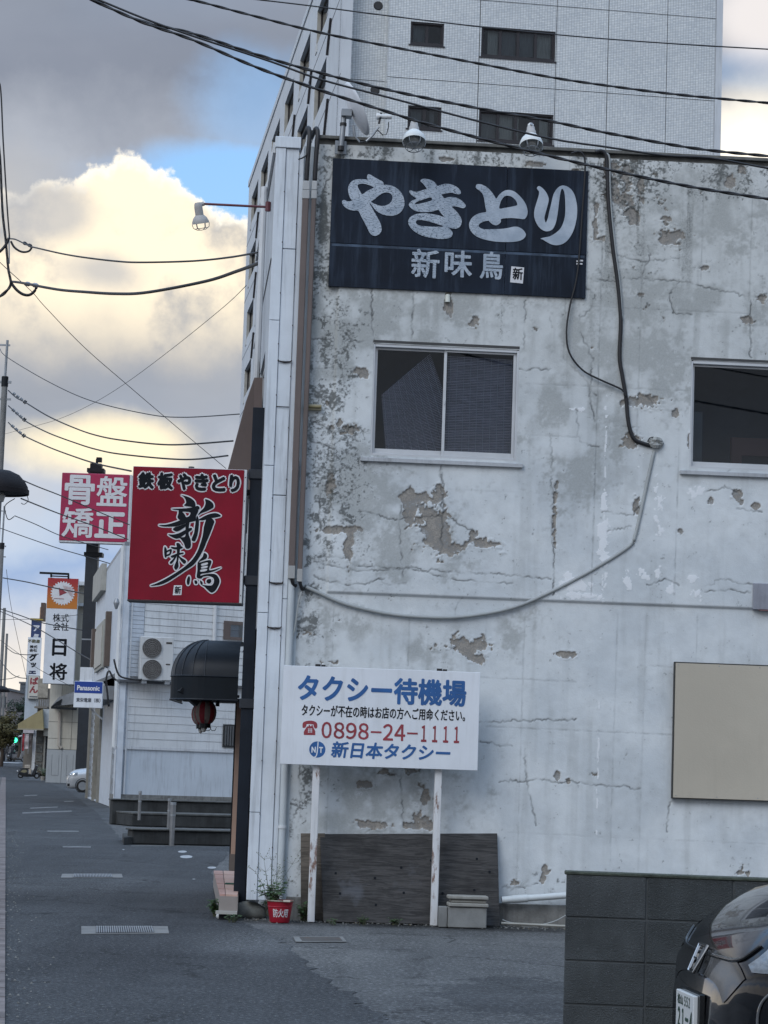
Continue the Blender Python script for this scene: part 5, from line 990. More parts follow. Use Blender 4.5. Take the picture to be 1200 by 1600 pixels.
sheet('pavement', [(a.x, a.y), (b.x, b.y), (b.x - 6, b.y), (a.x - 6, a.y)], asphalt('pavement_asphalt', (.10, .095, .095), (.13, .125, .12), 23., .3), .006)
# worn markings
MARK = M_('worn_road_paint', (.155, .16, .162), .85, var=.5, vs=7, bump=.3, bs=120)
def mark(x0, y0, x1, y1, h, label, nm='road_marking'):
    P = G((x0, y0 - h / 2), (x1, y1 - h / 2), (x1, y1 + h / 2), (x0, y0 + h / 2)); o = sheet(nm, [(q.x, q.y) for q in P], MARK, .004, kind=None, label=label, cat='road marking'); o['group'] = 'worn white lines on the road'; return o
for q, l in (((35, 1270.5, 112, 1267.5, 1.9), 'longest worn white line across the left road'), ((47, 1263, 90, 1261.2, 1.4), 'worn white line just behind the longest one'), ((74, 1299, 123, 1299.2, 2.0), 'worn white line level with the low concrete walls'), ((98, 1323.4, 142, 1323.6, 2.0), 'worn white line nearest to the drain grates'),
             ((38, 1243.3, 58, 1242.6, 1.4), 'short worn white line farthest up the road'), ((100, 1252.4, 115, 1251.9, 1.3), 'short worn white line near the silver car')): mark(*q, l)
for (x, y, w), l in zip(((285, 1331, 14), (291, 1339, 20), (331, 1356, 14), (303, 1374, 5), (193, 1328, 4)), ('farther white oval paint mark near the bollards', 'broader white oval paint mark near the bollards', 'white oval paint mark near the tiled step', 'tiny white mark on asphalt before the step', 'tiny white mark on asphalt left of bollards')):
    P = [gnd(x + w / 2 * math.cos(k * .5236), y + 1.9 * (w / 16) * math.sin(k * .5236)) for k in range(12)]
    o = sheet('paint_mark', [(q.x, q.y) for q in P], M_('white_ground_paint', (.36, .37, .38), .8, var=.35, vs=14), .004, kind=None, label=l, cat='paint mark')
def grate(P, Q, label):
    """P: frame corners (tl,tr,br,bl) in pixels, Q: grating corners"""
    A = G(*P); c = sum(A, Vector()) / 4; t = thing('drain_grate', label, 'drain', ID, (c.x, c.y, 0), 'steel drain grates in the road')
    MB().prism(A, Vector((0, 0, .000)), Vector((0, 0, .006))).build('frame', M_('grate_concrete', (.19, .19, .185), .85, var=.2), t)
    B = G(*Q); MB().prism(B, Vector((0, 0, .0065)), Vector((0, 0, .008))).build('pit', DARK, t); n = 26
    for i in range(n):
        s0, s1 = (i + .2) / n, (i + .75) / n; p = [B[0].lerp(B[1], s0), B[0].lerp(B[1], s1), B[3].lerp(B[2], s1), B[3].lerp(B[2], s0)]; MB().prism(p, Vector((0, 0, .0085)), Vector((0, 0, .014))).build('bar', GALV, t)
grate(((127, 1448), (262, 1448), (264, 1459), (127, 1460)), ((150, 1449), (238, 1449), (241, 1458), (150, 1459)), 'nearer steel drain grate in the dark road')
grate(((97, 1366), (190, 1366), (192, 1372), (95, 1372)), ((115, 1366.6), (174, 1366.6), (176, 1371.5), (114, 1371.5)), 'farther steel drain grate in the dark road')
mh = thing('manhole_cover', 'small rectangular metal cover in the lot before the taxi sign', 'manhole cover', ID, tuple(gnd(500, 1468)))
MB().prism(G((458, 1464), (535, 1464), (542, 1472), (462, 1472)), Vector((0, 0, .0)), Vector((0, 0, .005))).build('frame', M_('grate_concrete'), mh); MB().prism(G((468, 1465.2), (530, 1465.2), (535, 1470.8), (472, 1470.8)), Vector((0, 0, .0055)), Vector((0, 0, .008))).build('plate', M_('rusty_plate', (.075, .07, .065), .7, rust=.5), mh)

# ================================================================== things at the foot of the wall
def plank_mat(name, c0, c1):
    m = bpy.data.materials.new(name); m.use_nodes = True; T = NT(m.node_tree); b = m.node_tree.nodes['Principled BSDF']; v = T.n('ShaderNodeNewGeometry').outputs['Position']
    g = T.noise(T.mapv(v, (1.1, 1, 13)), 3.2, 7, .68, dist=1.0); k = T.noise(v, 1.6, 4, .6); c = T.mix(T.ss(g, .36, .62), c0, c1); c = T.mix(T.m('MULTIPLY', T.ss(k, .42, .68), .8), c, tuple(x * .45 for x in c0)); c = T.mix(T.m('MULTIPLY', T.ss(g, .66, .74), .6), c, tuple(x * 2 for x in c1))
    c = T.mix(T.m('MULTIPLY', T.ss(T.noise(T.mapv(v, loc=(5, 2, 8)), 2.2, 5, .6), .56, .7), .5), c, (.115, .125, .145))
    T.put(b.inputs['Base Color'], c); b.inputs['Roughness'].default_value = .8; bn = T.n('ShaderNodeBump'); bn.inputs['Strength'].default_value = .7; bn.inputs['Distance'].default_value = .01; T.put(bn.inputs['Height'], g); T.put(b.inputs['Normal'], bn.outputs[0]); return m
PLY = plank_mat('weathered_plywood', (.022, .0215, .022), (.064, .061, .060)); PLY2 = plank_mat('brown_plywood', (.075, .062, .050), (.15, .128, .105))
def leaning(px, off_b, off_t, th, name, m, label, cat, nail=True):
    """board leaning on the wall; px = tl,tr,br,bl"""
    tl_, tr_, br_, bl_ = px; P = [W.p(*tl_, off_t), W.p(*tr_, off_t), W.p(*br_, off_b), W.p(*bl_, off_b)]; P[2].z = max(P[2].z, .005); P[3].z = max(P[3].z, .005)
    c = (P[2] + P[3]) / 2; t = thing(name, label, cat, W, (c.x, c.y, 0)); nrm = (P[1] - P[0]).cross(P[3] - P[0]).normalized(); 
    if nrm.y < 0: nrm = -nrm
    MB().prism(P, Vector((0, 0, 0)), nrm * th).build('board', m, t, W, bev=.003)
    if nail:
        nm = MB()
        for x, y in ((.08, .45), (.10, .68), (.30, .5), (.45, .38), (.46, .66), (.62, .3), (.68, .66), (.86, .62), (.88, .28), (.3, .8), (.95, .42)):
            q = (P[0].lerp(P[1], x)).lerp(P[3].lerp(P[2], x), y) - nrm * .001; nm.tube([q, q - nrm * .003], .013, 8)
        nm.build('nail_hole', INK, t, W)
    return t
leaning(((470, 1302), (508, 1302), (510, 1440), (470, 1440)), .12, .05, .012, 'plywood_strip', PLY2, 'narrow brown plywood strip behind the left sign post', 'board', False)
leaning(((500, 1303), (777, 1302), (781, 1447), (505, 1444)), .26, .045, .018, 'plywood_sheet', PLY, 'large weathered dark plywood sheet leaning on the wall base', 'board')
pb = thing('concrete_planter', 'grey concrete block with moulded rim standing before the plywood', 'planter', W, (W(730, 1440, .42)[0], -.42, 0))
BLK = M_('grey_cast_concrete', (.21, .215, .21), .85, var=.15, vs=5, streak=.4, bump=.4)
r_ = lambda x0, y0, x1, y1, o: W.rect(x0, y0, x1, y1, o)
x0, _, x1, z1 = r_(700, 1418, 760.5, 1447, .52); MB().box(x0, x1, -.52, -.34, 0, z1).build('base', BLK, pb, W, bev=.008)
MB().box(W(686, 1430, .5)[0], x0 - .004, -.50, -.36, 0, W(690, 1416.5, .5)[1]).build('side_block', BLK, pb, W, bev=.006)
for (a, b, c, d), o in (((701, 1411.5, 763.5, 1417.5), .54), ((705, 1406, 760, 1411), .515), ((701, 1400, 763.5, 1405.8), .54)): q = r_(a, b, c, d, o); MB().box(q[0], q[2], -o, -.32, q[1], q[3]).build('moulding', M_('pale_cast_concrete', (.29, .285, .26), .85, var=.12, streak=.3), pb, W, bev=.008)
pp = thing('white_pipe', 'white plastic drain pipe lying along the wall foot', 'pipe', W, (2.0, -.1, .25))
q0, q1, q2 = W.p(784, 1406.5, .12), W.p(800, 1405, .12), W.p(824, 1403.5, .12); q3 = W.p(885, 1399, .12); q4 = W.p(1150, 1390, .12)
MB().tube([q0, q1], .036, 14).tube([q2, q3, q4], .033, 14).build('pipe', M_('white_pvc', (.58, .62, .63), .4, var=.05, streak=.1), pp, W, smooth=True); MB().tube([q1, q2], .040, 14).build('coupling', M_('white_pvc'), pp, W, smooth=True)
wire('ground_hose', [W.p(*q, .2) for q in ((785, 1437), (800, 1442), (830, 1446), (850, 1444), (870, 1438), (890, 1427), (920, 1415))], .006, 'thin pale hose drooping along the wall foot', fr=W, m=GREYC, cat='hose')
tag(MB().tube([W.p(783, 1442.5, .2), W.p(900, 1448, .2), W.p(1000, 1452, .2)], .014, 8).build('ground_pipe', M_('tarnished_pipe', (.36, .35, .31), .5, metal=.3), None, W, smooth=True), 'thin straight pale pipe lying on the ground by wall', 'pipe')
# red fire bucket
bp = gnd(436.5, 1441); rb = 21.5 / 157; rt_ = 20.2 / 157
bk = thing('fire_bucket', 'red fire bucket with white lettering full of weeds by the corner', 'bucket', ID, tuple(bp)); hb = (1441 - 1408) / 157
RB, RT = 14.6 / 157, 20.3 / 157
MB().lathe([(0, .004), (RB, .0), (RB + .004, .006), (RB + (RT - RB) * .70, hb * .70), (RB + (RT - RB) * .70 + .004, hb * .715), (RB + (RT - RB) * .74 + .004, hb * .73), (RB + (RT - RB) * .76, hb * .75), (RT, hb), (RT + .004, hb + .004), (RT - .004, hb + .003), (RT - .012, hb - .05), (0, hb - .055)], 36, bp).build('body', M_('red_bucket_enamel', (.33, .012, .028), .38, var=.1, streak=.12), bk, ID, smooth=True)
MB().lathe([(RT + .004, hb + .006), (RT + .007, hb + .001), (RT + .005, hb - .006), (RT - .003, hb - .004), (RT + .004, hb + .006)], 36, bp).build('rim', M_('tarnished_rim', (.30, .25, .20), .5, metal=.4), bk, ID, smooth=True)
MB().lathe([(0, hb - .04), (RT - .012, hb - .04)], 24, bp).build('soil', M_('dark_soil', (.04, .033, .025), 1.), bk, ID)
MB().box(bp.x + .035, bp.x + .105, bp.y - RT - .014, bp.y - RT + .01, bp.z + hb - .006, bp.z + hb + .012).build('label_scrap', M_('bleached_wood', (.52, .47, .40), .8), bk, ID, bev=.003)
v, f = glyph_mesh('防火用'); lo, hi = v.min(0), v.max(0); q = (v - lo) / (hi - lo); ang = (q[:, 0] - .5) * 1.35 + .12; zz = hb * .26 + q[:, 1] * hb * .38
mb = MB()
for i, sh in enumerate([(0, 0)] + [(.0012 * math.cos(k * .785), .0012 * math.sin(k * .785)) for k in range(8)]):
    mb.add([((RB + (RT - RB) * z / hb + .0025 + i * .0002) * math.sin(a + sh[0] / .1) + bp.x, bp.y - (RB + (RT - RB) * z / hb + .0025 + i * .0002) * math.cos(a + sh[0] / .1), z + sh[1] + bp.z) for a, z in zip(ang, zz)], f)
mb.build('lettering', WHITEI, bk, ID, recalc=False)
# plants
LEAF = M_('weed_leaf', (.045, .085, .030), .55, var=.4, vs=30, bump=0); LEAF2 = M_('pale_leaf', (.085, .115, .055), .6, var=.35, vs=30, bump=0); STEM = M_('weed_stem', (.07, .075, .04), .7, bump=0); DRY = M_('dry_leaf', (.14, .11, .065), .8, var=.3, bump=0)
def leaf(mb, p, d, n, L, w):
    d = d.normalized(); s = d.cross(n); s = s.normalized() if s.length > 1e-4 else Vector((1, 0, 0)); dr = Vector((0, 0, -L * .18))
    mb.add([p, p + d * L * .35 + s * w, p + d * L * .75 + s * w * .7 + dr * .5, p + d * L + dr, p + d * L * .75 - s * w * .7 + dr * .5, p + d * L * .35 - s * w, p + d * L * .5 - n * w * .3], [(0, 1, 6), (1, 2, 6), (2, 3, 6), (3, 4, 6), (4, 5, 6), (5, 0, 6)])
def weed(c, n, hgt, sprd, L, label, name='weed', m=LEAF, airy=0.):
    c = Vector(c); t = thing(name, label, 'plant', ID, tuple(c)); st = MB(); lf = MB(); rnd = random.Random(hash(label) % 1000 if False else len(label) * 7 + int(abs(c.x) * 100))
    for i in range(n):
        a = rnd.uniform(0, 6.28); tip = c + Vector((math.cos(a) * sprd * rnd.uniform(.2, 1), math.sin(a) * sprd * rnd.uniform(.2, 1) * .6, hgt * rnd.uniform(.45, 1))); mid = c.lerp(tip, .5) + Vector((rnd.uniform(-.02, .02), 0, hgt * .12)); b = c + Vector((math.cos(a) * .03, math.sin(a) * .03, 0))
        st.tube([b, mid, tip], [.003, .0022, .001], 4)
        for k in range(rnd.randint(4, 8)):
            f_ = rnd.uniform(.25, 1); p = b.lerp(mid, f_ * 2) if f_ < .5 else mid.lerp(tip, f_ * 2 - 1); a2 = rnd.uniform(0, 6.28); d = Vector((math.cos(a2), math.sin(a2), rnd.uniform(-.2, .6))); leaf(lf, p, d, Vector((rnd.uniform(-.3, .3), -.4, 1)).normalized(), L * rnd.uniform(.5, 1.1), L * .26 * rnd.uniform(.7, 1.2))
        if airy and rnd.random() < airy:
            for k in range(6): q = tip + Vector((rnd.uniform(-.08, .08), rnd.uniform(-.04, .04), rnd.uniform(-.02, .10))); st.tube([tip, q], [.0012, .0006], 3); leaf(lf, q, Vector((rnd.uniform(-1, 1), 0, .5)), Vector((0, -1, .2)), .016, .004)
    st.build('stem', STEM, t, ID, recalc=False); tag(lf.build('leaves', m, t, ID, recalc=False), kind='stuff'); return t
weed(bp + Vector((-.09, .03, hb - .05)), 26, .24, .20, .062, 'green leafy weed growing out of the red bucket', airy=.2)
weed(bp + Vector((-.10, .10, .05)), 12, .55, .24, .03, 'tall airy weed with fine seed stalks behind the bucket', m=LEAF2, airy=1.)
weed(gnd(478, 1440) + Vector((-.02, .04, 0)), 26, .2, .13, .05, 'low dark weed right of the red bucket')
weed(gnd(338, 1432), 30, .19, .09, .05, 'bright green weed below the pink tiled step')
weed(gnd(362, 1441), 14, .09, .13, .03, 'small weed creeping before the grey stone')
weed(gnd(400, 1432) + Vector((0, .1, 0)), 14, .16, .10, .05, 'dark weed between the stone and bucket')
def stone(c, sx, sy, sz, label, col, nm='stone', seed=1):
    rnd = random.Random(seed); bm = bmesh.new(); bmesh.ops.create_icosphere(bm, subdivisions=3, radius=1); from mathutils import noise as mn
    for v in bm.verts:
        n = mn.noise(v.co * 1.3 + Vector((seed, 0, 0))) * .22 + mn.noise(v.co * 3.5 + Vector((seed, 5, 0))) * .08; v.co *= 1 + n; v.co = Vector((v.co.x * sx, v.co.y * sy, (v.co.z + .55) * sz))
    me = bpy.data.meshes.new(nm); bm.to_mesh(me); bm.free(); o = bpy.data.objects.new(nm, me); COL.objects.link(o); o.matrix_world = Matrix.Translation(c); WM[o] = o.matrix_world.copy(); me.materials.append(M_(*col)); me.polygons.foreach_set('use_smooth', [True] * len(me.polygons)); return tag(o, label, 'stone')
stone(gnd(385, 1434) + Vector((0, .05, 0)), .20, .14, .105, 'long grey stone lying at the white corner cladding', ('grey_rock', (.14, .14, .125), .9, 0, .3, 8), seed=3)
stone(gnd(349, 1435), .07, .05, .045, 'small white stone in front of the pink step', ('white_rock', (.42, .43, .43), .85, 0, .15, 9), seed=5)
stone(gnd(409, 1428) + Vector((.0, .10, .03)), .055, .05, .085, 'small pale upright stone between the weeds and bucket', ('pale_rock', (.40, .42, .43), .85, 0, .15, 9), seed=8)

# ================================================================== concrete block wall
bwall = thing('block_wall', 'dark grey concrete block wall standing in front of the parked car', 'wall', BW, (0, 0, 0)); tag(bwall, kind='thing')
BLOCK = M_('dark_block', (.058, .065, .068), .92, var=.25, vs=4, bump=.9, bs=150, streak=.3, dirt=(.03, .034, .034), speck=.5); 
def _vary(m, lo, hi):
    T = NT(m.node_tree); b = m.node_tree.nodes['Principled BSDF']; src = b.inputs['Base Color'].links[0].from_socket; r = T.n('ShaderNodeObjectInfo').outputs['Random']; T.put(b.inputs['Base Color'], T.mix(1., src, T.ramp(r, [(0, lo), (1, hi)]), 'MULTIPLY'))
_vary(BLOCK, (.78, .79, .78), (1.22, 1.2, 1.2))
MORT = M_('block_mortar', (.058, .064, .067), .95, var=.2, bump=.4)
bw_top = BW(882, 1365)[1]; zrow = [bw_top - .2 * k for k in range(6)]; jx0 = BW(1009, 1480)[0]; Lw = 3.4
MB().box(.006, Lw, .006, .114, -.02, bw_top - .006).build('mortar_bed', MORT, bwall, BW)
protos = {}
for r_i in range(5):
    u = jx0 - .4; 
    while u < Lw - .01:
        a, b = max(u + .004, 0), min(u + .396, Lw); key = (round(b - a, 3),)
        if b - a > .02:
            if key not in protos: o = MB().box(0, b - a, 0, .12, .0035, .1965).build('block', BLOCK, bwall, BW, bev=.003); me = o.data; protos[key] = o; base = o
            else: base = protos[key].copy(); COL.objects.link(base); base.parent = bwall
            base.location = (a, RNG.uniform(0, .002), zrow[r_i + 1])
        u += .4
MB().box(-.01, Lw, -.004, .124, bw_top - .004, bw_top + .012).build('capping', M_('mossy_block_cap', (.055, .065, .050), .95, var=.4, vs=14, bump=.8), bwall, BW, bev=.004)

# ================================================================== cars
def cr(a, b, c, d, t): return .5 * ((2 * b) + (c - a) * t + (2 * a - 5 * b + 4 * c - d) * t * t + (3 * b - a - 3 * c + d) * t ** 3)
ST = [(0.0, .46, .22, .60, .70), (.05, .63, .19, .71, .81), (.12, .74, .17, .785, .90), (.22, .80, .16, .83, .985), (.36, .84, .16, .86, 1.07), (.6, .847, .16, .875, 1.13), (1.0, .85, .16, .92, 1.20), (1.4, .85, .16, .95, 1.47), (1.85, .85, .16, .97, 1.66), (2.7, .85, .16, .98, 1.70), (3.4, .85, .17, .98, 1.65), (3.8, .84, .19, .97, 1.42), (3.95, .80, .24, .94, 1.15), (4.0, .74, .28, .90, 1.02)]
def section(st):
    x, w, zb, zs, zt = st; return [(0, zb), (w * .7, zb), (w * .93, zb + .05), (w * .985, zb + (zs - zb) * .45), (w, zb + (zs - zb) * .75), (w * .975, zs), (w * .90, zs + (zt - zs) * .38), (w * .72, zs + (zt - zs) * .78), (w * .40, zs + (zt - zs) * .95), (0, zt)]
SX = [s[0] for s in ST]; SEC = [section(s) for s in ST]
def S(x, t):
    """car body surface: x back from the nose, t 0..1 from sill to roof centre, y>0 is the left side"""
    i = max(0, min(len(SX) - 2, sum(1 for q in SX if q <= x) - 1)); f = (x - SX[i]) / (SX[i + 1] - SX[i]); k = t * 9; j = min(8, int(k)); g = k - j
    def pt(ii):
        s = SEC[max(0, min(len(SEC) - 1, ii))]; e = lambda q: s[max(0, min(9, q))] if q >= 0 else (-s[1][0], s[1][1])
        P = [e(j - 1), e(j), e(j + 1), e(j + 2) if j + 2 <= 9 else (-s[8][0], s[8][1])]; return [cr(*[p[q] for p in P], g) for q in (0, 1)]
    Q = [pt(i - 1), pt(i), pt(i + 1), pt(i + 2)]; y, z = [cr(*[q[n] for q in Q], f) for n in (0, 1)]; return Vector((x, max(0, y), z))
def tz(x, z):
    lo, hi = .25, 1.
    for _ in range(30):
        m = (lo + hi) / 2
        if S(x, m).z < z: lo = m
        else: hi = m
    return lo
def nrm(x, t): e = .01; a = S(min(x + e, 3.99), t) - S(max(x - e, 0), t); b = S(x, min(t + e, 1)) - S(x, max(t - e, 0)); n = a.cross(b); return n.normalized() if n.length > 1e-7 else Vector((-1, 0, .3)).normalized()
def side(p, s): return Vector((p.x, p.y * s, p.z))
CARGLASS = glass_mat('car_glass', (.10, .12, .13), 1.4); CHROME = M_('chrome', (.62, .64, .66), .12, metal=1., var=.02, bump=0); TYRE = M_('tyre_rubber', (.014, .014, .015), .8, var=.2); GRILLE = M_('grille_black', (.006, .007, .008), .22, var=.1, bump=0, coat=.4)
LENS = M_('headlight_lens', (.15, .17, .19), .1, var=.25, vs=22, vecscale=(1, 1, 3), bump=.2, bs=90, coat=1.)
def make_car(name, label, paint, M, plate=None, emblem=False, dark_lamp=False):
    t = bpy.data.objects.new(name, None); COL.objects.link(t); t.matrix_world = M; WM[t] = M.copy(); tag(t, label, 'car')
    class FF: pass
    fr = FF(); fr.M = M
    xs = [0, .015, .03, .05, .08, .12, .17, .22, .29, .36, .46, .6, .8, 1.0] + [1.0 + .2 * i for i in range(1, 15)] + [3.88, 3.95, 4.0]; nt_ = 36
    mb = MB(); ring = []
    for x in xs:
        half = [S(x, k / nt_) for k in range(nt_ + 1)]; ring.append([side(p, 1) for p in half] + [side(p, -1) for p in half[-2:0:-1]])
    n = len(ring[0])
    for r_ in ring: mb.v += r_
    for i in range(len(ring) - 1): mb.f += [(i * n + k, i * n + (k + 1) % n, (i + 1) * n + (k + 1) % n, (i + 1) * n + k) for k in range(n)]
    b0 = len(mb.v); mb.v += [Vector((-.012, 0, .45)), Vector((4.01, 0, .6))]; mb.f += [(b0, (k + 1) % n, k) for k in range(n)]; e = (len(ring) - 1) * n; mb.f += [(b0 + 1, e + k, e + (k + 1) % n) for k in range(n)]
    mb.build('body', paint, t, fr, smooth='all')
    def patch(nm, x0, x1, zl, zu, m, off=.004, sides=(1, -1), nx=16, nz=6, byt=False):
        mb = MB()
        for s in sides:
            b = len(mb.v)
            for i in range(nx + 1):
                x = x0 + (x1 - x0) * i / nx; ta, tb = (zl(x), zu(x)) if byt else (tz(x, zl(x)), tz(x, zu(x)))
                for j in range(nz + 1): tt = ta + (tb - ta) * j / nz; mb.v.append(side(S(x, tt) + nrm(x, tt) * off, s))
            mb.f += [(b + i * (nz + 1) + j, b + (i + 1) * (nz + 1) + j, b + (i + 1) * (nz + 1) + j + 1, b + i * (nz + 1) + j + 1) for i in range(nx) for j in range(nz)]
        return mb.build(nm, m, t, fr, smooth='all')
    def line(nm, pts, r, m, sides=(1, -1), off=.004):
        mb = MB()
        for s in sides:
            Q = []
            for i_ in range(len(pts) - 1):
                q4 = [pts[max(0, i_ - 1)], pts[i_], pts[i_ + 1], pts[min(len(pts) - 1, i_ + 2)]]
                for k in range(8): x, z = [cr(*[q[n_] for q in q4], k / 8) for n_ in (0, 1)]; tt = tz(x, z); Q.append(side(S(x, tt) + nrm(x, tt) * off, s))
            mb.tube(Q, r, 5)
        return mb.build(nm, m, t, fr, smooth='all')
    for s in (1, -1):
        h = patch('headlight', .075, .52, lambda x: .765 + (x - .07) * .10, lambda x: .785 + .09 * min(1, (x - .07) / .10) + (x - .07) * .16, LENS, .006, (s,))
        zc = .80; 
        for (x, z, r) in ((.20, .83, .030), (.33, .87, .040)):
            tt = tz(x, z); p = side(S(x, tt) + nrm(x, tt) * .009, s); MB().lathe([(r, 0), (r * .9, .006), (r * .5, .003), (0, .008)], 16, p, Vector((side(nrm(x, tt), s))).to_track_quat('Z', 'Y').to_matrix().to_4x4()).build('reflector', CHROME, h, fr, smooth=True)
    patch('grille', .006, .055, lambda x: .60, lambda x: .995, GRILLE, .004, (1, -1), 8, 10, True)
    for s in (1, -1): line('hood_gap', [(.040, .79), (.05, .794), (.06, .80), (.072, .81), (.085, .824), (.105, .846), (.125, .867)], .009, GRILLE, (s,)); line('bumper_crease', [(.10, .46), (.09, .52), (.086, .58), (.09, .63), (.105, .672), (.135, .705), (.20, .732), (.30, .75), (.45, .762)], .006, M_('crease_highlight_paint', (.10, .105, .11), .25, var=0, bump=0, coat=1.), (s,))  # highlight along the bumper crease put into a lighter line colour
    patch('lower_intake', .03, .16, lambda x: .26, lambda x: .40, GRILLE, .003, (1, -1), 8, 4)
    patch('side_window', 1.35, 3.4, lambda x: 1.04, lambda x: min(1.5, 1.06 + (x - 1.3) * 1.3) if x < 2.9 else 1.5 - (x - 2.9) * .5, CARGLASS, .004)
    patch('windscreen', 1.06, 1.72, lambda x: .80, lambda x: 1., CARGLASS, .004, (1, -1), 12, 8, True)
    for s in (1, -1):
        for x in (.78, 3.25):
            wh = MB().tube([(x, s * .70, .30), (x, s * .862, .30)], .30, 28).build('wheel', TYRE, t, fr, bev=.02, smooth=True); MB().tube([(x, s * .863, .30), (x, s * .868, .30)], .20, 20).build('rim', GALV, wh, fr)
            MB().lathe([(.33, 0), (.36, 0)], 28, (x, s * .856, .31), Matrix.Rotation(rad(90), 4, 'X')).build('arch', TYRE, t, fr)
        MB().lathe([(0, -.09), (.05, -.08), (.07, 0), (.05, .08), (0, .09)], 12, (1.25, s * .95, 1.08), Matrix.Rotation(rad(90), 4, 'X')).build('mirror', paint, t, fr, smooth=True)
    if emblem:
        x = .028; tt = .995; p = S(x, tt); tg = (S(.06, tt) - S(.005, tt)).normalized(); n_ = Vector((-tg.z, 0, tg.x)); n_ = n_ if n_.x < 0 else -n_; p = p + n_ * .028
        up = tg if tg.z > 0 else -tg
        em = MB(); em.bar(p + Vector((0, .04, 0)) + up * .05, p + Vector((0, .027, 0)) - up * .05, .016, .012).bar(p - Vector((0, .04, 0)) + up * .05, p - Vector((0, .027, 0)) - up * .05, .016, .012).bar(p + Vector((0, .033, 0)), p - Vector((0, .033, 0)), .016, .012)
        ring_ = [p + Vector((0, a * .066, 0)) + up * b for a, b in ((1, .062), (.78, -.062), (-.78, -.062), (-1, .062))]
        em.tube([*ring_, ring_[0]], .007, 6); em.build('emblem', CHROME, t, fr, smooth=True)
    if plate:
        MB().box(-.050, -.030, -.165, .165, .462, .627).build('number_plate', M_('plate_white', (.58, .60, .60), .45, var=.03, bump=0), t, fr, bev=.003)
        MB().box(-.030, -.005, -.19, .19, .447, .637).build('plate_holder', GRILLE, t, fr, bev=.004)
        for s_, bx, bo in plate:
            v, f = glyph_mesh(s_); lo, hi = v.min(0), v.max(0); q = (v - lo) / (hi - lo); mb = MB()
            for i in range(5): dx, dz = ((0, 0), (bo, 0), (-bo, 0), (0, bo), (0, -bo))[i]; mb.add([(-.0510 - i * .0002, -(bx[0] + a * (bx[2] - bx[0]) + dx), bx[1] + b * (bx[3] - bx[1]) + dz) for a, b in q], f)
            mb.build('plate_lettering', M_('plate_green', (.012, .05, .035), .5, var=0, bump=0), t, fr, recalc=False)
    return t
# local +x points from the nose to the tail; the nose points to the left of the picture
def car_matrix(p, deg): return Matrix.Translation(p) @ Matrix.Rotation(rad(deg), 4, 'Z')
if nrm(.6, .5).y < 0:
    _n0 = nrm
    def nrm(x, t): return -_n0(x, t)
BPAINT = M_('black_car_paint', (.004, .005, .007), .2, var=.1, bump=0, coat=.9, spec=.1); SPAINT = M_('silver_car_paint', (.50, .52, .54), .3, metal=.5, var=.04, bump=0, coat=.8)
pc = at(1060, 1560, 9.75)
make_car('parked_car', 'glossy black car nosing in front of the concrete block wall', BPAINT, car_matrix(Vector((pc.x + .095, 9.9, 0)), 5.), plate=(('松山', (-.13, .572, -.03, .612), .001), ('５５２', (.0, .572, .10, .612), .0015), ('２１－４', (-.12, .482, .145, .557), .004)), emblem=True)
sp = gnd(100, 1237); make_car('parked_car', 'silver car with its nose poking out of the white building', SPAINT, car_matrix(sp + Vector((0, .9, 0)), 6.))

def grit():
    rnd = random.Random(4); mb = MB(); lf = MB()
    def pebble(p, r): 
        a = [Vector((math.cos(k * 1.2566 + p.x * 9) * r, math.sin(k * 1.2566 + p.x * 9) * r * .8, 0)) for k in range(5)]; mb.add([p + q for q in a] + [p + Vector((0, 0, r * .8))], [(k, (k + 1) % 5, 5) for k in range(5)])
    for _ in range(900):
        u = rnd.uniform(-1.4, 3.2); o = abs(rnd.gauss(0, .22)) + .03; q = W.M @ Vector((u, -o, 0)); pebble(Vector((q.x, q.y, .002)), rnd.uniform(.004, .013))
    for _ in range(500): q = gnd(rnd.uniform(10, 870), rnd.uniform(1450, 1600)); pebble(Vector((q.x, q.y, .001)), rnd.uniform(.002, .006))
    for _ in range(250): q = kp + kd * rnd.uniform(0, 40) + kr * abs(rnd.gauss(0, .15)); pebble(Vector((q.x, q.y, .002)), rnd.uniform(.005, .015))
    tag(mb.build('grit', M_('grit_grey', (.15, .15, .14), .9, var=.5, vs=30), None, ID, loc=(0, 20, 0), recalc=False), kind='stuff')
    for _ in range(170):
        u = rnd.uniform(-1.45, 3.0); o = abs(rnd.gauss(0, .18)) + .05; q = W.M @ Vector((u, -o, .006)); a = rnd.uniform(0, 6.28); leaf(lf, q, Vector((math.cos(a), math.sin(a), rnd.uniform(0, .3))), Vector((rnd.uniform(-.4, .4), 0, 1)).normalized(), rnd.uniform(.02, .05), rnd.uniform(.006, .013))
    tag(lf.build('fallen_leaves', DRY, None, ID, loc=(0, 22, 0), recalc=False), kind='stuff')
grit()
for i, x in enumerate((520, 566, 618, 742, 792)): weed(gnd(x, 1446) + Vector((0, .05, 0)), 7 + i % 3 * 4, .07 + .03 * (i % 2), .07, .03, 'tiny weed at the wall foot, %s' % ('before the left end of the plywood', 'a step right of the left sign post', 'midway between the sign posts', 'beside the moulded concrete block', 'at the plywood right corner')[i])

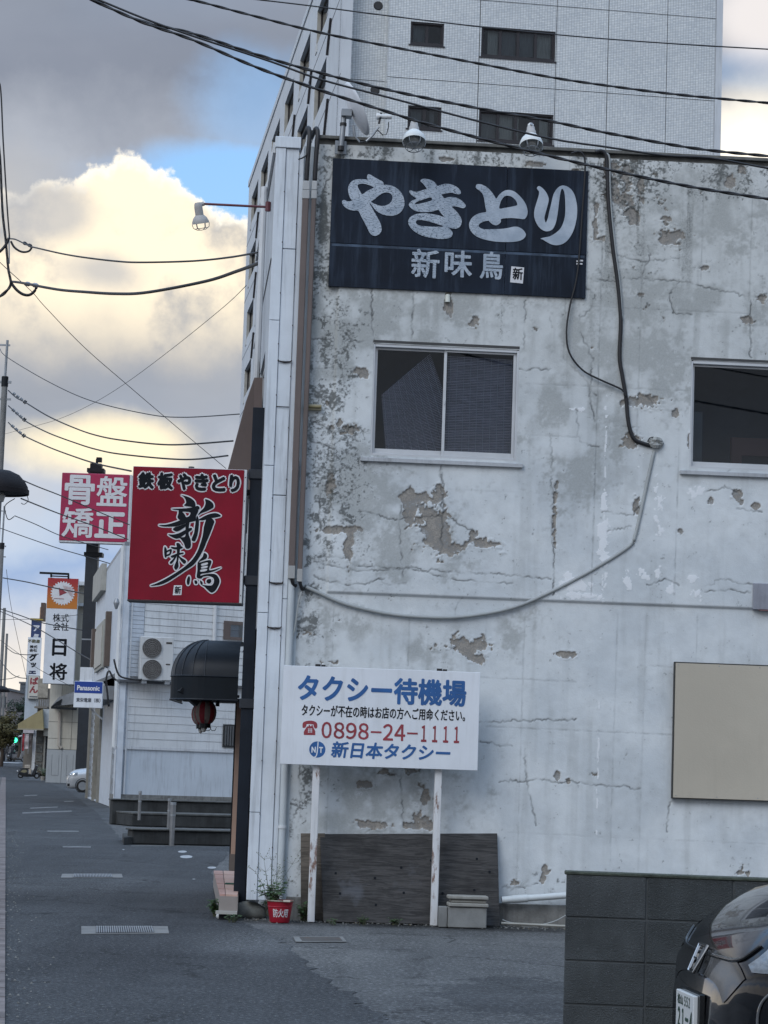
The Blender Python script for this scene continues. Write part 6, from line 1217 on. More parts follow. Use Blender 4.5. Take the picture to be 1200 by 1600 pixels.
# ================================================================== white siding building beyond the shop
sb = thing('siding_building', 'white building with clapboard siding and an outdoor air conditioner unit', 'building', SB, (0, 0, 0))
SIDE = M_('white_siding', (.66, .68, .69), .6, var=.06, vs=1.2, streak=.22, bump=.05); STILE = M_('pale_blue_tile_strip', (.54, .59, .65), .5, var=.08, vs=3, streak=.12, bump=.1); DADO = M_('pale_blue_render', (.58, .63, .68), .8, var=.06, vs=.8, streak=.22, bump=.1)
ub = SB(196, 1160)[0]; uR = 22.0
zd = SB(200, 1168)[1]; zmid = SB(230, 1064)[1]; ztop = SB(178, 851)[1]
LD_ = -SF(139, 1180)[0]
MB().box(.0, uR, .0, .3, .0, .45).build('base_course', CONC, sb, SB)
MB().box(0, uR, .02, .3, .45, zd).build('dado', DADO, sb, SB)
MB().box(-.02, uR, -.03, .02, zd - .05, zd + .04).build('dado_trim', WHITEP, sb, SB)
nb_ = 8; hb_ = (zmid - .08 - (zd + .04)) / nb_
for i in range(nb_):
    z0 = zd + .04 + i * hb_; MB().add([(ub, -.026, z0), (uR, -.026, z0), (uR, -.012, z0 + hb_ - .004), (ub, -.012, z0 + hb_ - .004), (ub, .1, z0), (uR, .1, z0), (uR, .1, z0 + hb_ - .004), (ub, .1, z0 + hb_ - .004)], [(0, 1, 2, 3), (4, 7, 6, 5), (0, 4, 5, 1), (3, 2, 6, 7), (0, 3, 7, 4), (1, 5, 6, 2)]).build('board', SIDE, sb, SB)
MB().box(-.06, uR, -.22, .02, zmid - .08, zmid).build('belt_flashing', M_('dark_grey_flashing', (.10, .105, .115), .6, streak=.2), sb, SB)
n2_ = 19; h2 = (ztop - zmid) / n2_
for i in range(n2_):
    z0 = zmid + i * h2; MB().add([(ub + .5, -.018, z0), (uR, -.018, z0), (uR, -.006, z0 + h2 - .012), (ub + .5, -.006, z0 + h2 - .012), (ub + .5, .1, z0), (uR, .1, z0), (uR, .1, z0 + h2 - .012), (ub + .5, .1, z0 + h2 - .012)], [(0, 1, 2, 3), (4, 7, 6, 5), (0, 4, 5, 1), (3, 2, 6, 7), (0, 3, 7, 4), (1, 5, 6, 2)]).build('board', SIDE, sb, SB)
n3_ = 60; h3 = (ztop - .0) / n3_; tb = MB()
for i in range(int(zd / h3), n3_): tb.box(0, ub - .02, -.02 - .0 * (i % 2), .08, i * h3 + .012, (i + 1) * h3)
tag(tb.build('tile_course', STILE, sb, SB), kind='stuff')
tb = MB()
for i in range(int(zmid / h3) + 1, n3_): tb.box(ub + .04, ub + .48, -.018, .08, i * h3 + .012, (i + 1) * h3)
tag(tb.build('tile_course', STILE, sb, SB), kind='stuff')
MB().box(ub - .02, ub + .04, -.04, .02, .45, ztop).box(0, .03, -.03, .02, .3, ztop).build('corner_trim', WHITEP, sb, SB)
MB().box(0, uR, .05, .3, .45, ztop).build('inner_wall', SIDE, sb, SB); _c = SB.o; _e = _c + SF.u * -LD_; _r = _c + SB.u * uR; MB().prism([Vector((q.x, q.y, ztop)) for q in (_c, _r, _r + SF.u * -LD_, _e)], Vector((0, 0, 0)), Vector((0, 0, .14))).build('roof', GALV, sb)
MB().tube([SB.p(337, 930, .06), SB.p(333, 1064, .06)], .07, 8).build('downpipe', WHITEP, sb, SB, smooth=True)
x0, b0, x1, t0 = SB.rect(349, 971, 382, 1000)
wf = MB().box(x0, x0 + .25, -.06, .06, b0, t0).box(x0 + .25, x1, -.06, .06, t0 - .12, t0).box(x0 + .25, x1, -.06, .06, b0, b0 + .1).build('window', BROWN, sb, SB); MB().box(x0 + .25, x1, -.052, -.045, b0 + .1, t0 - .12).build('pane', GLASS, wf, SB); MB().box(x0 + .6, x1, -.043, -.034, b0 + .1, t0 - .12).build('curtain', CURT, wf, SB)
x0, b0, x1, t0 = SB.rect(347, 1132, 374, 1168)
wl = MB().box(x0, x1, -.07, -.05, b0, t0).build('louvre_window', M_('dark_louvre', (.03, .032, .034), .6), sb, SB)
for i in range(6): a = x0 + .06 + i * (x1 - x0 - .1) / 6; MB().box(a, a + .05, -.10, -.07, b0 + .06, t0 - .06).build('slat', M_('louvre_grey', (.10, .105, .11), .5), wl, SB)
MB().lathe([(0, .15), (.06, .14), (.10, .02), (.10, -.02), (.04, -.2), (0, -.22)], 12, SB.p(182, 942, .1)).build('wall_lamp', GALV, sb, SB, smooth=True)
# street side of the siding building (local x towards the camera)
ld = LD_
zs0 = SF(150, 1100)[1]
MB().slab(-ld, 0, 0, ztop, [(SF(140, 1180)[0], 0.05, SF(157.5, 1180)[0], 3.9)], 0, .25).build('street_wall', STILE, sb, SF)
rsx = SF(141, 1180)[0]
ua_, ub_ = SF(140, 1180)[0], SF(157.5, 1180)[0]; um_ = ua_ + (ub_ - ua_) * .6
for a, b, mm in ((ua_, um_ - .14, 'dull_shutter'), (um_, ub_ - .14, 'olive_shutter')):
    sh = MB(); k = 30
    for i in range(k): sh.box(a, b, .12 + .02 * (i % 2), .2, .05 + i * 3.8 / k, .05 + (i + 1) * 3.8 / k - .012)
    tag(sh.build('roller_shutter', M_(mm, (.19, .175, .15) if 'dull' in mm else (.24, .225, .19), .6, streak=.3), sb, SF), kind='stuff')
for a in (ub_ - .14, um_ - .14, ua_ - .14): MB().box(a, a + .14, -.1, .1, 0, 3.9).build('door_jamb', M_('olive_jamb', (.26, .25, .22), .6, streak=.3), sb, SF)
BRW = M_('brown_shutter_box', (.105, .078, .062), .6)
MB().box(SF(173, 1000)[0] - .6, SF(173, 1000)[0], -.2, .0, SF(168, 1043)[1], SF(168, 963)[1]).build('storm_shutter_box', BRW, sb, SF); MB().box(SF(151, 1010)[0] - .8, SF(151, 1010)[0], -.2, .0, SF(150, 1043)[1], SF(150, 985)[1]).build('storm_shutter_box', BRW, sb, SF)
wf = MB().box(SF(153, 1010)[0], SF(165, 1010)[0], -.10, .0, SF(160, 1045)[1], SF(160, 975)[1]).build('street_window', M_('olive_window_panel', (.33, .33, .29), .6), sb, SF); MB().box(SF(153.5, 1010)[0], SF(164, 1010)[0], -.14, -.10, SF(160, 1040)[1], SF(160, 982)[1]).build('pane', M_('olive_panel', (.38, .37, .33), .5), wf, SF)
MB().box(SF(153, 910)[0], SF(166, 910)[0], -.2, -.004, SF(165, 923)[1], SF(165, 884)[1]).build('hanging_box', M_('cream_box', (.40, .39, .35), .7, streak=.2), sb, SF)
MB().box(-9, -.5, -1.1, .0, SF(152, 1102)[1] - .1, SF(152, 1102)[1] + .35).build('canopy', M_('grey_canopy', (.23, .24, .25), .7, streak=.3), sb, SF)
MB().prism([(-.6, 0, SF(160, 1045)[1] - .5), (-.6, -1.0, SF(152, 1095)[1] + .2), (-9, -1.0, SF(152, 1095)[1] + .2), (-9, 0, SF(160, 1045)[1] - .5)], Vector((0, 0, 0)), Vector((0, 0, -.12))).build('canopy_roof', M_('grey_canopy'), sb, SF)
# air conditioner
ac = thing('air_conditioner', 'white outdoor air conditioner with two fans on the siding building ledge', 'air conditioner', ID, tuple(SB.M @ Vector((SB(245, 1064)[0], -.7, SB(245, 1064)[1]))))
AF = Fr(SB.M @ Vector((SB(245, 1064)[0], -.75, 0)), 14); x0, b0, x1, t0 = AF.rect(219.5, 995, 271, 1063); xm = AF(254, 1030)[0]
CASE = M_('white_ac_case', (.54, .555, .56), .5, var=.04, streak=.12, bump=0); MB().box(x0, x1, 0, .4, b0, t0).build('case', CASE, ac, AF, bev=.02)
for k, (cy) in enumerate((1012.5, 1046)):
    u, zz = AF(237.5, cy); r = AF(254, cy)[0] - u - .03; MB().box(u - r - .03, u + r + .03, -.012, -.002, zz - r * 1.08, zz + r * 1.08).build('fan_panel', CASE, ac, AF)
    g = MB().lathe([(r, .0), (r * .97, -.02), (0, -.025)], 32, (u, -.012, zz), Matrix.Rotation(rad(-90), 4, 'X')).build('fan_grille', M_('fan_dark', (.085, .08, .075), .7), ac, AF); rg = MB()
    for q in (.25, .45, .65, .82, .97): rg.tube([(u + r * q * math.cos(a * .2618), -.045, zz + r * q * math.sin(a * .2618)) for a in range(25)], .012, 4)
    for a in range(12): rg.tube([(u, -.045, zz), (u + r * math.cos(a * .5236), -.045, zz + r * math.sin(a * .5236))], .008, 4)
    rg.build('guard', M_('fan_guard', (.17, .165, .16), .6), g, AF)
MB().box(xm + .1, xm + .3, -.01, -.001, t0 - .22, t0 - .16).box(xm + .12, xm + .26, -.01, -.001, (b0 + t0) / 2 - .2, (b0 + t0) / 2 - .16).build('badge', GRILLE, ac, AF)
MB().box(x0 + .08, x0 + .25, .05, .35, b0 - .12, b0).box(x1 - .25, x1 - .08, .05, .35, b0 - .12, b0).build('foot', GALV, ac, AF)
for pts, l in ((((178, 1030), (186, 1055), (205, 1061), (222, 1062)), 'dark wire curving to the air conditioner from the corner trim'), (((170, 1104), (168, 1085), (166, 1062), (170, 1048), (176, 1058), (182, 1063)), 'dark wire looping beside the blue electronics sign')):
    wire('corner_wire', [at(*q, 76.2) for q in pts], .035, l)
# blue and white electronics sign on the building
es = thing('electronics_sign', 'small white sign with a blue top band on the siding building', 'sign', FY(75), (FY(75)(138, 1105)[0], 0, FY(75)(138, 1105)[1])); E_ = FY(75)
a, b, c, d = E_.rect(115.5, 1064.5, 160, 1106); MB().box(a, c, 0, .22, b, d).build('box', SIGNW, es, E_, bev=.01); zq = E_(138, 1083)[1]
MB().box(a + .01, c - .01, -.006, -.001, zq, d - .01).build('band', M_('strong_blue', (.008, .045, .26), .4, var=.04, bump=0), es, E_); text('Panasonic', E_, E_.rect(120.5, 1071, 156, 1079), .008, WHITEI, es, bold=.007)
text('東栄電業（株）', E_, E_.rect(119, 1090.5, 157, 1097.5), .003, M_('grey_ink', (.09, .10, .12), .5, var=0, bump=0), es, bold=.004)
MB().box((a + c) / 2 - .3, (a + c) / 2 + .1, .05, .15, d, d + .45).build('bracket', WHITEP, es, E_); MB().bar(E_.p(142, 1108, -.2), E_.p(160, 1124, -.2), .05).build('strut', GALV, es, E_)

# low walls and posts in the gap
LWM = M_('dark_stained_concrete', (.034, .036, .036), .9, var=.35, vs=2.5, streak=.7, dirt=(.018, .018, .018), bump=.5)
def low_wall(p0, px_end, h_px, thick, label, cap):
    o = gnd(*p0); fr = Fr(o, 24); zt = fr(p0[0] + 4, p0[1] - h_px)[1]; t = thing('low_wall', label, 'wall', fr, (4, 0, 0)); tag(t, kind='thing')
    MB().box(0, 14, 0, thick, 0, zt).build('body', LWM, t, fr, bev=.02); MB().box(-.03, 14, -.05, thick + .03, zt, zt + .035).build('coping', M_('dark_coping', (.085, .088, .085), .9, var=.3, vs=3, streak=.5), t, fr, bev=.01)
    if cap: MB().box(.1, 14, -1.3, 0, 0, .28).build('ledge', LWM, t, fr, bev=.02); MB().box(.1, 14, -1.32, 0, .28, .33).build('ledge_top', MAT['dark_coping'], t, fr, bev=.01)
low_wall((174, 1288), 365, 38, .2, 'taller dark stained low wall at the foot of the siding building', True); low_wall((206, 1319), 365, 22, .3, 'lower dark concrete kerb wall in front of the taller one', False)
tag(MB().prism(G((191, 1313), (207, 1312), (207, 1319), (193, 1320)), Vector((0, 0, 0)), Vector((0, 0, .14))).build('kerb_block', LWM, None, ID, bev=.01), 'dark rough kerb block at the low wall end', 'kerb block')
for (x0_, y0_, x1_, y1_, Y, l, r) in ((218, 1238, 216.5, 1296, 54, 'grey steel post left of the other two posts', .036), (265, 1250, 263, 1300, 46, 'plain steel post just behind the capped post', .034), (269.5, 1256, 268, 1319, 43.6, 'capped steel bollard in front of the lower wall', .05)):
    a, b = at(x1_, y1_, Y), at(x0_, y0_, Y); a.z = 0 if Y < 50 else .2; t = thing('steel_post', l, 'post', ID, tuple(a), 'steel posts by the low walls')
    MB().tube([a, Vector((a.x, a.y, b.z))], r, 14).build('tube', M_('dull_steel', (.24, .245, .25), .4, metal=.7, var=.15, bump=0), t, ID, smooth=True); MB().tube([Vector((a.x, a.y, b.z - .02)), Vector((a.x, a.y, b.z + .03))], r * 1.12, 14).tube([Vector((a.x, a.y, b.z - .22)), Vector((a.x, a.y, b.z - .19))], r * 1.1, 14).build('cap', GALV, t, ID, smooth=True)

# ================================================================== pylon with the crimson clinic sign
P_ = FY(135); py_ = thing('sign_pylon', 'tall black square sign pylon standing far down the street', 'pylon', P_, (P_(127, 1200)[0], 0, 0))
xt, zt_ = P_(149.5, 735); xb = P_(128, 1200)[0]; xc = (xt + xb) / 2; hw = 9.6 / 27.2
MB().box(xc - hw, xc + hw, 0, .7, 0, zt_).build('column', M_('pylon_black', (.014, .019, .027), .45, var=.2, bump=0, streak=.1), py_, P_); MB().box(xc - hw - .1, xc + hw + .25, -.1, .8, P_(140, 866)[1] - .12, P_(140, 866)[1] + .12).build('collar', BLACKM, py_, P_); k = MB()
k.box(xc - .06, xc + .06, .2, .4, zt_ + .1, P_(150, 716)[1]); k.box(xc - hw - .16, xc + hw + .12, -.1, .8, zt_ - .1, zt_ + .12).box(xc - hw + .0, xc + hw - .05, 0, .7, zt_ + .12, P_(150, 724)[1]).box(xc - .05, xc + .05, .2, .4, P_(150, 724)[1], P_(152, 720)[1]).box(xc - .02, xc + .28, .1, .5, P_(152, 721)[1], P_(152, 714)[1])
k.build('fitting', BLACKM, py_, P_); MB().box(xc - hw - .002, xc + hw + .002, -.004, .7, P_(135, 1000)[1], P_(135, 1000)[1] + .08).build('weld_band', GALV, py_, P_)
cs = thing('clinic_sign', 'square crimson sign with four white characters on the black pylon', 'sign', P_, (P_(148, 848)[0], -.9, P_(148, 848)[1])); CO = .9
a, b, c, d = P_.rect(94.5, 740, 200.5, 846, CO); MB().box(a, c, -CO, -.2, b, d).build('box', M_('crimson_face', (.36, .014, .070), .4, var=.12, vs=.25, bump=0), cs, P_, bev=.03); MB().box(c - .01, c + .12, -CO + .05, -.2, b, d).box(a, c, -CO + .02, -.2, b - .1, b).build('edge', WHITEP, cs, P_)
for ch, bx, s_ in (('骨', (101, 742, 148, 789), .045), ('盤', (151, 744, 199, 791), .03), ('矯', (97, 793, 146, 840), .03), ('正', (148, 800, 196, 841), .06)): text(ch, P_, P_.rect(*bx, CO), CO + .02, WHITEI, cs, bold=s_, name='letter')
# cream building and its tall white sign
C_ = FY(158); cb = thing('cream_building', 'cream rendered building carrying the tall white sign down the street', 'building', C_, (C_(110, 1222)[0], 0, 0))
CREAM = M_('cream_render', (.46, .43, .36), .8, var=.08, vs=.4, streak=.2, bump=.05); GREYP = M_('grey_metal_panel', (.33, .35, .36), .6, var=.05, vs=.5, streak=.12, bump=0)
xl, xr = C_(74, 1160)[0], C_(74, 1160)[0] + 9; zt_ = C_(122, 915)[1]; zg = C_(96, 1171)[1]
for i, (p, q) in enumerate(((xl, C_(94, 1140)[0]), (C_(94, 1140)[0], C_(112, 1140)[0]), (C_(112, 1140)[0], xr))):
    for z0, z1 in ((zg, C_(95, 1154)[1]), (C_(95, 1154)[1], C_(95, 1128)[1]), (C_(95, 1128)[1], C_(95, 1070)[1]), (C_(95, 1070)[1], zt_)): MB().box(p + .015, q - .015, 0, .2, z0 + .015, z1 - .015).build('wall_panel', CREAM if i else M_('pale_cream_render', (.52, .50, .44), .8, var=.06, vs=.4, streak=.15), cb, C_)
MB().box(xl + .02, xr, .05, 14, 0, zt_).build('inner_wall', M_('joint_grey', (.16, .155, .145), .9), cb, C_); MB().box(xl - .1, xr, -.5, 14, zt_, zt_ + .25).box(xr - 8, xr, -.35, 0, zt_ - 1.4, zt_ - 1.2).build('eaves', WHITEP, cb, C_)
for p, q in ((xl, C_(96, 1200)[0]), (C_(96, 1200)[0], C_(118, 1200)[0]), (C_(118, 1200)[0], xr)):
    pn = MB().box(p + .01, q - .01, -.06, .04, 0, zg - .02).build('metal_panel', GREYP, cb, C_); w = (q - p)
    if w < 3: MB().box(p + w * .35, p + w * .35 + .02, -.07, -.061, .5, zg - .35).box(p + w * .8, p + w * .8 + .02, -.07, -.061, .5, zg - .35).box(p + w * .35, p + w * .8, -.07, -.061, .48, .5).build('seam', M_('panel_seam', (.15, .16, .17), .8), pn, C_)
MB().tube([C_.p(93.5, 1112, .1), C_.p(92, 1165, .1), C_.p(96, 1169, .1)], .10, 8).build('drainpipe', M_('beige_pipe', (.40, .36, .31), .7), cb, C_, smooth=True)
MB().prism([C_.p(80, 1104, 1.2), C_.p(92, 1089, 1.2), C_.p(118, 1080, 1.2), C_.p(118, 1100, 1.2), C_.p(96, 1102, 1.2)], Vector((0, 0, 0)), Vector((0, 1.2, 0))).build('canopy', M_('grey_canopy'), cb, C_); MB().prism([C_.p(79, 1105, 1.25), C_.p(95, 1101, 1.25), C_.p(97, 1092, 1.25), C_.p(88, 1097, 1.25)], Vector((0, 0, 0)), Vector((0, .05, 0))).bar(C_.p(80, 1105.5, 1.22), C_.p(120, 1108, 1.22), .15).build('canopy_end', BLACKM, cb, C_)
ts = thing('tower_sign', 'tall white company sign with red and orange emblem square on top', 'sign', C_, (C_(95, 1070)[0], -1.4, C_(95, 1070)[1])); TO = 1.4
a, b, c, d = C_.rect(70.5, 903, 119, 1069, TO); MB().box(a, c, -TO, -TO + .35, b, d).build('box', SIGNW, ts, C_, bev=.03); zo = C_(96, 951, TO)[1]
m = bpy.data.materials.new('red_to_orange_print'); m.use_nodes = True; T = NT(m.node_tree); bs_ = m.node_tree.nodes['Principled BSDF']; sp_ = T.n('ShaderNodeSeparateXYZ'); T.put(sp_.inputs[0], T.n('ShaderNodeNewGeometry').outputs['Position']); T.put(bs_.inputs['Base Color'], T.mix(T.ss(sp_.outputs[2], zo + .1, d - .1), (.50, .17, .02), (.36, .02, .025)))
MB().box(a + .02, c - .02, -TO - .012, -TO - .002, zo, d - .02).build('emblem_square', m, ts, C_); uc, zc = C_(98, 927, TO); r = (C_(117, 927, TO)[0] - uc)
pts = [(uc + r * q * math.cos(t_), zc + r * q * math.sin(t_)) for i in range(26) for q, t_ in ((.88, i * .24166), (1.0, i * .24166 + .03), (.99, i * .24166 + .12), (.9, i * .24166 + .15))]
v, f = outline_mesh([pts], 1); flat(v, f, 'emblem_disc', C_, TO + .02, WHITEI, ts)
tri_ = [C_(92, 918, TO), C_(105, 926, TO), C_(93, 931, TO)]; flat(np.array(tri_), [(0, 1, 2)], 'emblem_triangle', C_, TO + .03, REDI, ts)
lm = MB()
for i in range(7): p_, q_ = C_(99 + i * 1.6, 915 + i * .4, TO), C_(102 + i * 1.7, 921 + i * 2.0, TO); lm.bar((p_[0] + .1 * i * .3, -TO - .03, p_[1]), (q_[0], -TO - .03, q_[1]), .05, .01)
p_, q_ = C_(84, 934.5, TO), C_(100, 935.5, TO); lm.bar((p_[0], -TO - .03, p_[1]), (q_[0], -TO - .03, q_[1]), .06, .01); lm.build('emblem_lines', M_('pale_red_ink', (.45, .14, .13), .5, var=0, bump=0), ts, C_)
for s_, bx, bo in (('株式', (82.5, 959, 107.5, 972), .008), ('会社', (82.5, 972.5, 107.5, 985.5), .008), ('日', (81.5, 998, 104, 1025), .035), ('将', (77, 1036, 105, 1062.5), .03)): text(s_, C_, C_.rect(*bx, TO), TO + .004, INK, ts, bold=bo)
MB().bar(C_.p(62, 895, TO), C_.p(108, 897, TO), .14).bar(C_.p(80, 896, TO), C_.p(80, 902, TO), .12).bar(C_.p(107, 897, TO), C_.p(107, 904, TO), .12).bar(C_.p(80, 900, TO), C_.p(107, 901, TO), .08).build('top_rail', BLACKM, ts, C_)

# ------------------------------------------------------------------ farther shops on the right side of the street
D_ = FY(197); shp = thing('awning_shop', 'grey-brown shop front with yellow awning behind the cream building', 'building', D_, (D_(62, 1205)[0], 0, 0))
GB = M_('grey_brown_wall', (.17, .155, .135), .8, var=.15, vs=.6, streak=.3); xl, xr = D_(56, 1150)[0], D_(76, 1150)[0]
MB().box(xl, xr + 3, .2, 10, 0, D_(64, 1075)[1]).build('wall', GB, shp, D_); MB().box(D_(70, 1180)[0], D_(74.5, 1180)[0], .1, .2, 0, D_(72, 1150)[1]).build('doorway', DARK, shp, D_); MB().box(D_(67.5, 1180)[0], D_(70, 1180)[0], .05, .2, 0, D_(70, 1150)[1]).build('door_jamb', M_('olive_jamb'), shp, D_); MB().box(D_(69, 1145)[0], D_(76, 1145)[0], -.3, .2, D_(70, 1150)[1], D_(70, 1138)[1]).build('lintel', CREAM, shp, D_)
MB().box(D_(68, 1125)[0], D_(79, 1125)[0], -.6, .2, D_(70, 1138)[1], D_(70, 1108)[1]).build('fascia', M_('pale_fascia', (.40, .43, .45), .7), shp, D_)
for i in range(4): MB().box(D_(57.5, 1150)[0], D_(67, 1150)[0], .12, .2, .6 + i * .75, 1.2 + i * .75).build('shop_shelf', M_('shelf_mix', (.10, .10, .09), .7, var=.5, vs=3), shp, D_)
MB().box(D_(59, 1070)[0], D_(75, 1070)[0], .1, .2, D_(66, 1090)[1], D_(66, 1060)[1]).build('upper_window', M_('dull_beige_panel', (.32, .29, .24), .7, var=.2), shp, D_); MB().box(D_(56, 1090)[0], D_(76, 1090)[0], -.6, .2, D_(66, 1107)[1], D_(66, 1104)[1]).build('balcony_slab', GB, shp, D_)
for i in range(7): MB().bar(D_.p(57 + i * 3, 1104, .5), D_.p(57 + i * 3, 1093, .5), .06).build('rail', GALV, shp, D_)
ya = thing('yellow_awning', 'dull yellow sloping awning over the shop down the street', 'awning', D_, (D_(50, 1138)[0], -1, D_(50, 1138)[1])); YEL = M_('yellow_canvas', (.30, .25, .13), .75, var=.1, vs=1, streak=.15, bump=0)
MB().prism([D_.p(28, 1131, 1.2), D_.p(66, 1108, 1.2), D_.p(68, 1139, 1.2), D_.p(28, 1139, 1.2)], Vector((0, 0, 0)), Vector((0, 3.4, 0))).build('canvas', YEL, ya, D_); MB().bar(D_.p(27.5, 1139, 1.25), D_.p(68, 1140, 1.25), .12).build('rail', M_('awning_rail', (.30, .27, .2), .6), ya, D_)
K_ = FY(202); ks = thing('panel_sign', 'tall narrow white property sign left of the tall emblem sign', 'sign', K_, (K_(50, 1135)[0], 0, K_(50, 1135)[1])); a, b, c, d = K_.rect(41, 996, 61, 1134)
MB().box(a, c, -.2, .25, b, d).build('box', M_('bluish_sign_panel', (.46, .52, .58), .5, var=.05, bump=0), ks, K_); a2, b2, c2, d2 = K_.rect(43.5, 997, 64.5, 1056); MB().box(a2, c2, -.24, -.2, b2, d2).build('face', SIGNW, ks, K_)
OL = M_('olive_ink', (.10, .10, .06), .5, var=0, bump=0)
for s_, bx, bo, mm in (('不動産', (43.5, 999, 62.5, 1004.5), .012, OL), ('株式', (46.5, 1008, 58.5, 1013), .01, INK), ('会社', (46, 1013.5, 58, 1018.5), .01, INK), ('グ', (45.5, 1021, 57.5, 1033), .04, INK), ('ッ', (47.5, 1035, 56.5, 1043), .035, INK), ('エ', (44.5, 1048, 56.5, 1053), .04, M_('navy_ink', (.02, .03, .08), .5, var=0, bump=0))): text(s_, K_, K_.rect(*bx, .25), .255, mm, ks, bold=bo)
bs2 = thing('bakery_sign', 'small white sign with red hiragana below the property sign', 'sign', K_, (K_(53, 1092)[0], -.5, K_(53, 1092)[1])); a, b, c, d = K_.rect(43.5, 1055.5, 61.5, 1092, .5); MB().box(a, c, -.5, -.26, b, d).build('box', M_('grey_frame', (.25, .26, .26), .6), bs2, K_); MB().box(a + .05, c - .05, -.51, -.5, b + .05, d - .05).build('face', M_('cream_sign_face', (.55, .53, .48), .5, var=.04, bump=0), bs2, K_)
for s_, bx, bo, mm in (('ぱ', (47, 1058, 60, 1070), .035, REDI), ('ん', (46, 1071.5, 59.5, 1083), .035, REDI), ('お食事処', (45.5, 1087, 60, 1091), .01, INK)):
    if s_ != 'お食事処': text(s_, K_, K_.rect(*bx, .5), .515, mm, bs2, bold=bo)
q = K_.rect(46, 1087.2, 60, 1090.2, .5); MB().box(q[0], q[2], -.516, -.511, q[1] + .03, q[3] - .03).build('small_print', M_('grey_ink'), bs2, K_)
ns = thing('navy_sign', 'small navy sign with white katakana and yellow top edge', 'sign', K_, (K_(57, 1000)[0], .6, K_(57, 1000)[1])); a, b, c, d = K_.rect(48.5, 969, 64, 1000, -.6); MB().box(a, c, .6, .9, b, d).build('box', M_('navy_face', (.025, .045, .13), .5, bump=0), ns, K_); MB().box(a - .1, c + .1, .5, .95, d, d + .15).build('top_edge', M_('yellow_edge', (.45, .33, .06), .5), ns, K_)
text('ア', K_, K_.rect(52, 977, 62, 986.5, -.6), -.594, WHITEI, ns, bold=.03); text('ミ', K_, K_.rect(52, 990.5, 61, 997, -.6), -.594, WHITEI, ns, bold=.03)
tb_ = thing('brown_chimney', 'slim brown chimney box rising behind the navy sign', 'chimney', K_, (K_(61, 966)[0], 2, K_(61, 966)[1])); MB().box(K_(58.5, 950)[0], K_(64.5, 950)[0], 2, 3, K_(61, 968)[1], K_(61, 939)[1]).build('shaft', M_('chimney_brown', (.10, .065, .05), .7), tb_, K_); MB().box(K_(57.2, 950)[0], K_(58.4, 950)[0], 2, 3, K_(61, 968)[1], K_(61, 946)[1]).build('painted_lit_edge', M_('chimney_lit_orange', (.42, .26, .16), .7), tb_, K_)  # lit side of the chimney put in as a brighter orange strip
wb = thing('white_shop', 'narrow white shop front with pole beside hanging red banners', 'building', FY(208), (FY(208)(50, 1190)[0], 0, 0)); B_ = FY(208)
MB().box(B_(37.5, 1142)[0], B_(54, 1142)[0], -.5, .3, B_(45, 1145.5)[1], B_(45, 1139.5)[1]).build('sign_band', M_('pinkish_white_board', (.50, .47, .50), .6), wb, B_); MB().box(B_(51, 1165)[0], B_(55.5, 1165)[0], -.1, .3, .2, B_(53, 1140)[1]).build('white_post', WHITEP, wb, B_); MB().box(B_(36, 1165)[0], B_(56, 1165)[0], .4, 8, .2, B_(45, 1105)[1]).build('wall', GB, wb, B_)
for i, (x0_, x1_, mm) in enumerate(((36.5, 41, (.36, .04, .05)), (40.8, 46.2, (.52, .46, .47)), (47, 50.5, (.12, .10, .10)))):
    t = thing('hanging_banner', ('red banner hanging in front of the white shop', 'white and pink banner hanging beside the red one', 'dark banner hanging beside the white shop post')[i], 'banner', B_, (B_(x0_, 1172)[0], -.7, B_(x0_, 1172)[1]), 'banners at the white shop'); z0, z1 = B_(42, 1173 - 3 * i)[1], B_(42, 1147)[1]; a, c = B_(x0_, 1160)[0], B_(x1_, 1160)[0]
    mb = MB(); k = 8
    for j in range(k): y0, y1 = -.7 + .05 * math.sin(j * 1.1), -.7 + .05 * math.sin((j + 1) * 1.1); mb.quad((a, y0, z0 + (z1 - z0) * j / k), (c, y0 + .06, z0 + (z1 - z0) * j / k), (c, y1 + .06, z0 + (z1 - z0) * (j + 1) / k), (a, y1, z0 + (z1 - z0) * (j + 1) / k))
    mb.build('cloth', M_('banner_cloth_%s' % 'red white dark'.split()[i], mm, .8, var=.25, vs=2, bump=0), t, B_, smooth=True); MB().tube([(a - .03, -.7, z0 - .6), (a - .03, -.7, z1 + .1)], .03, 5).build('rod', GALV, t, B_)

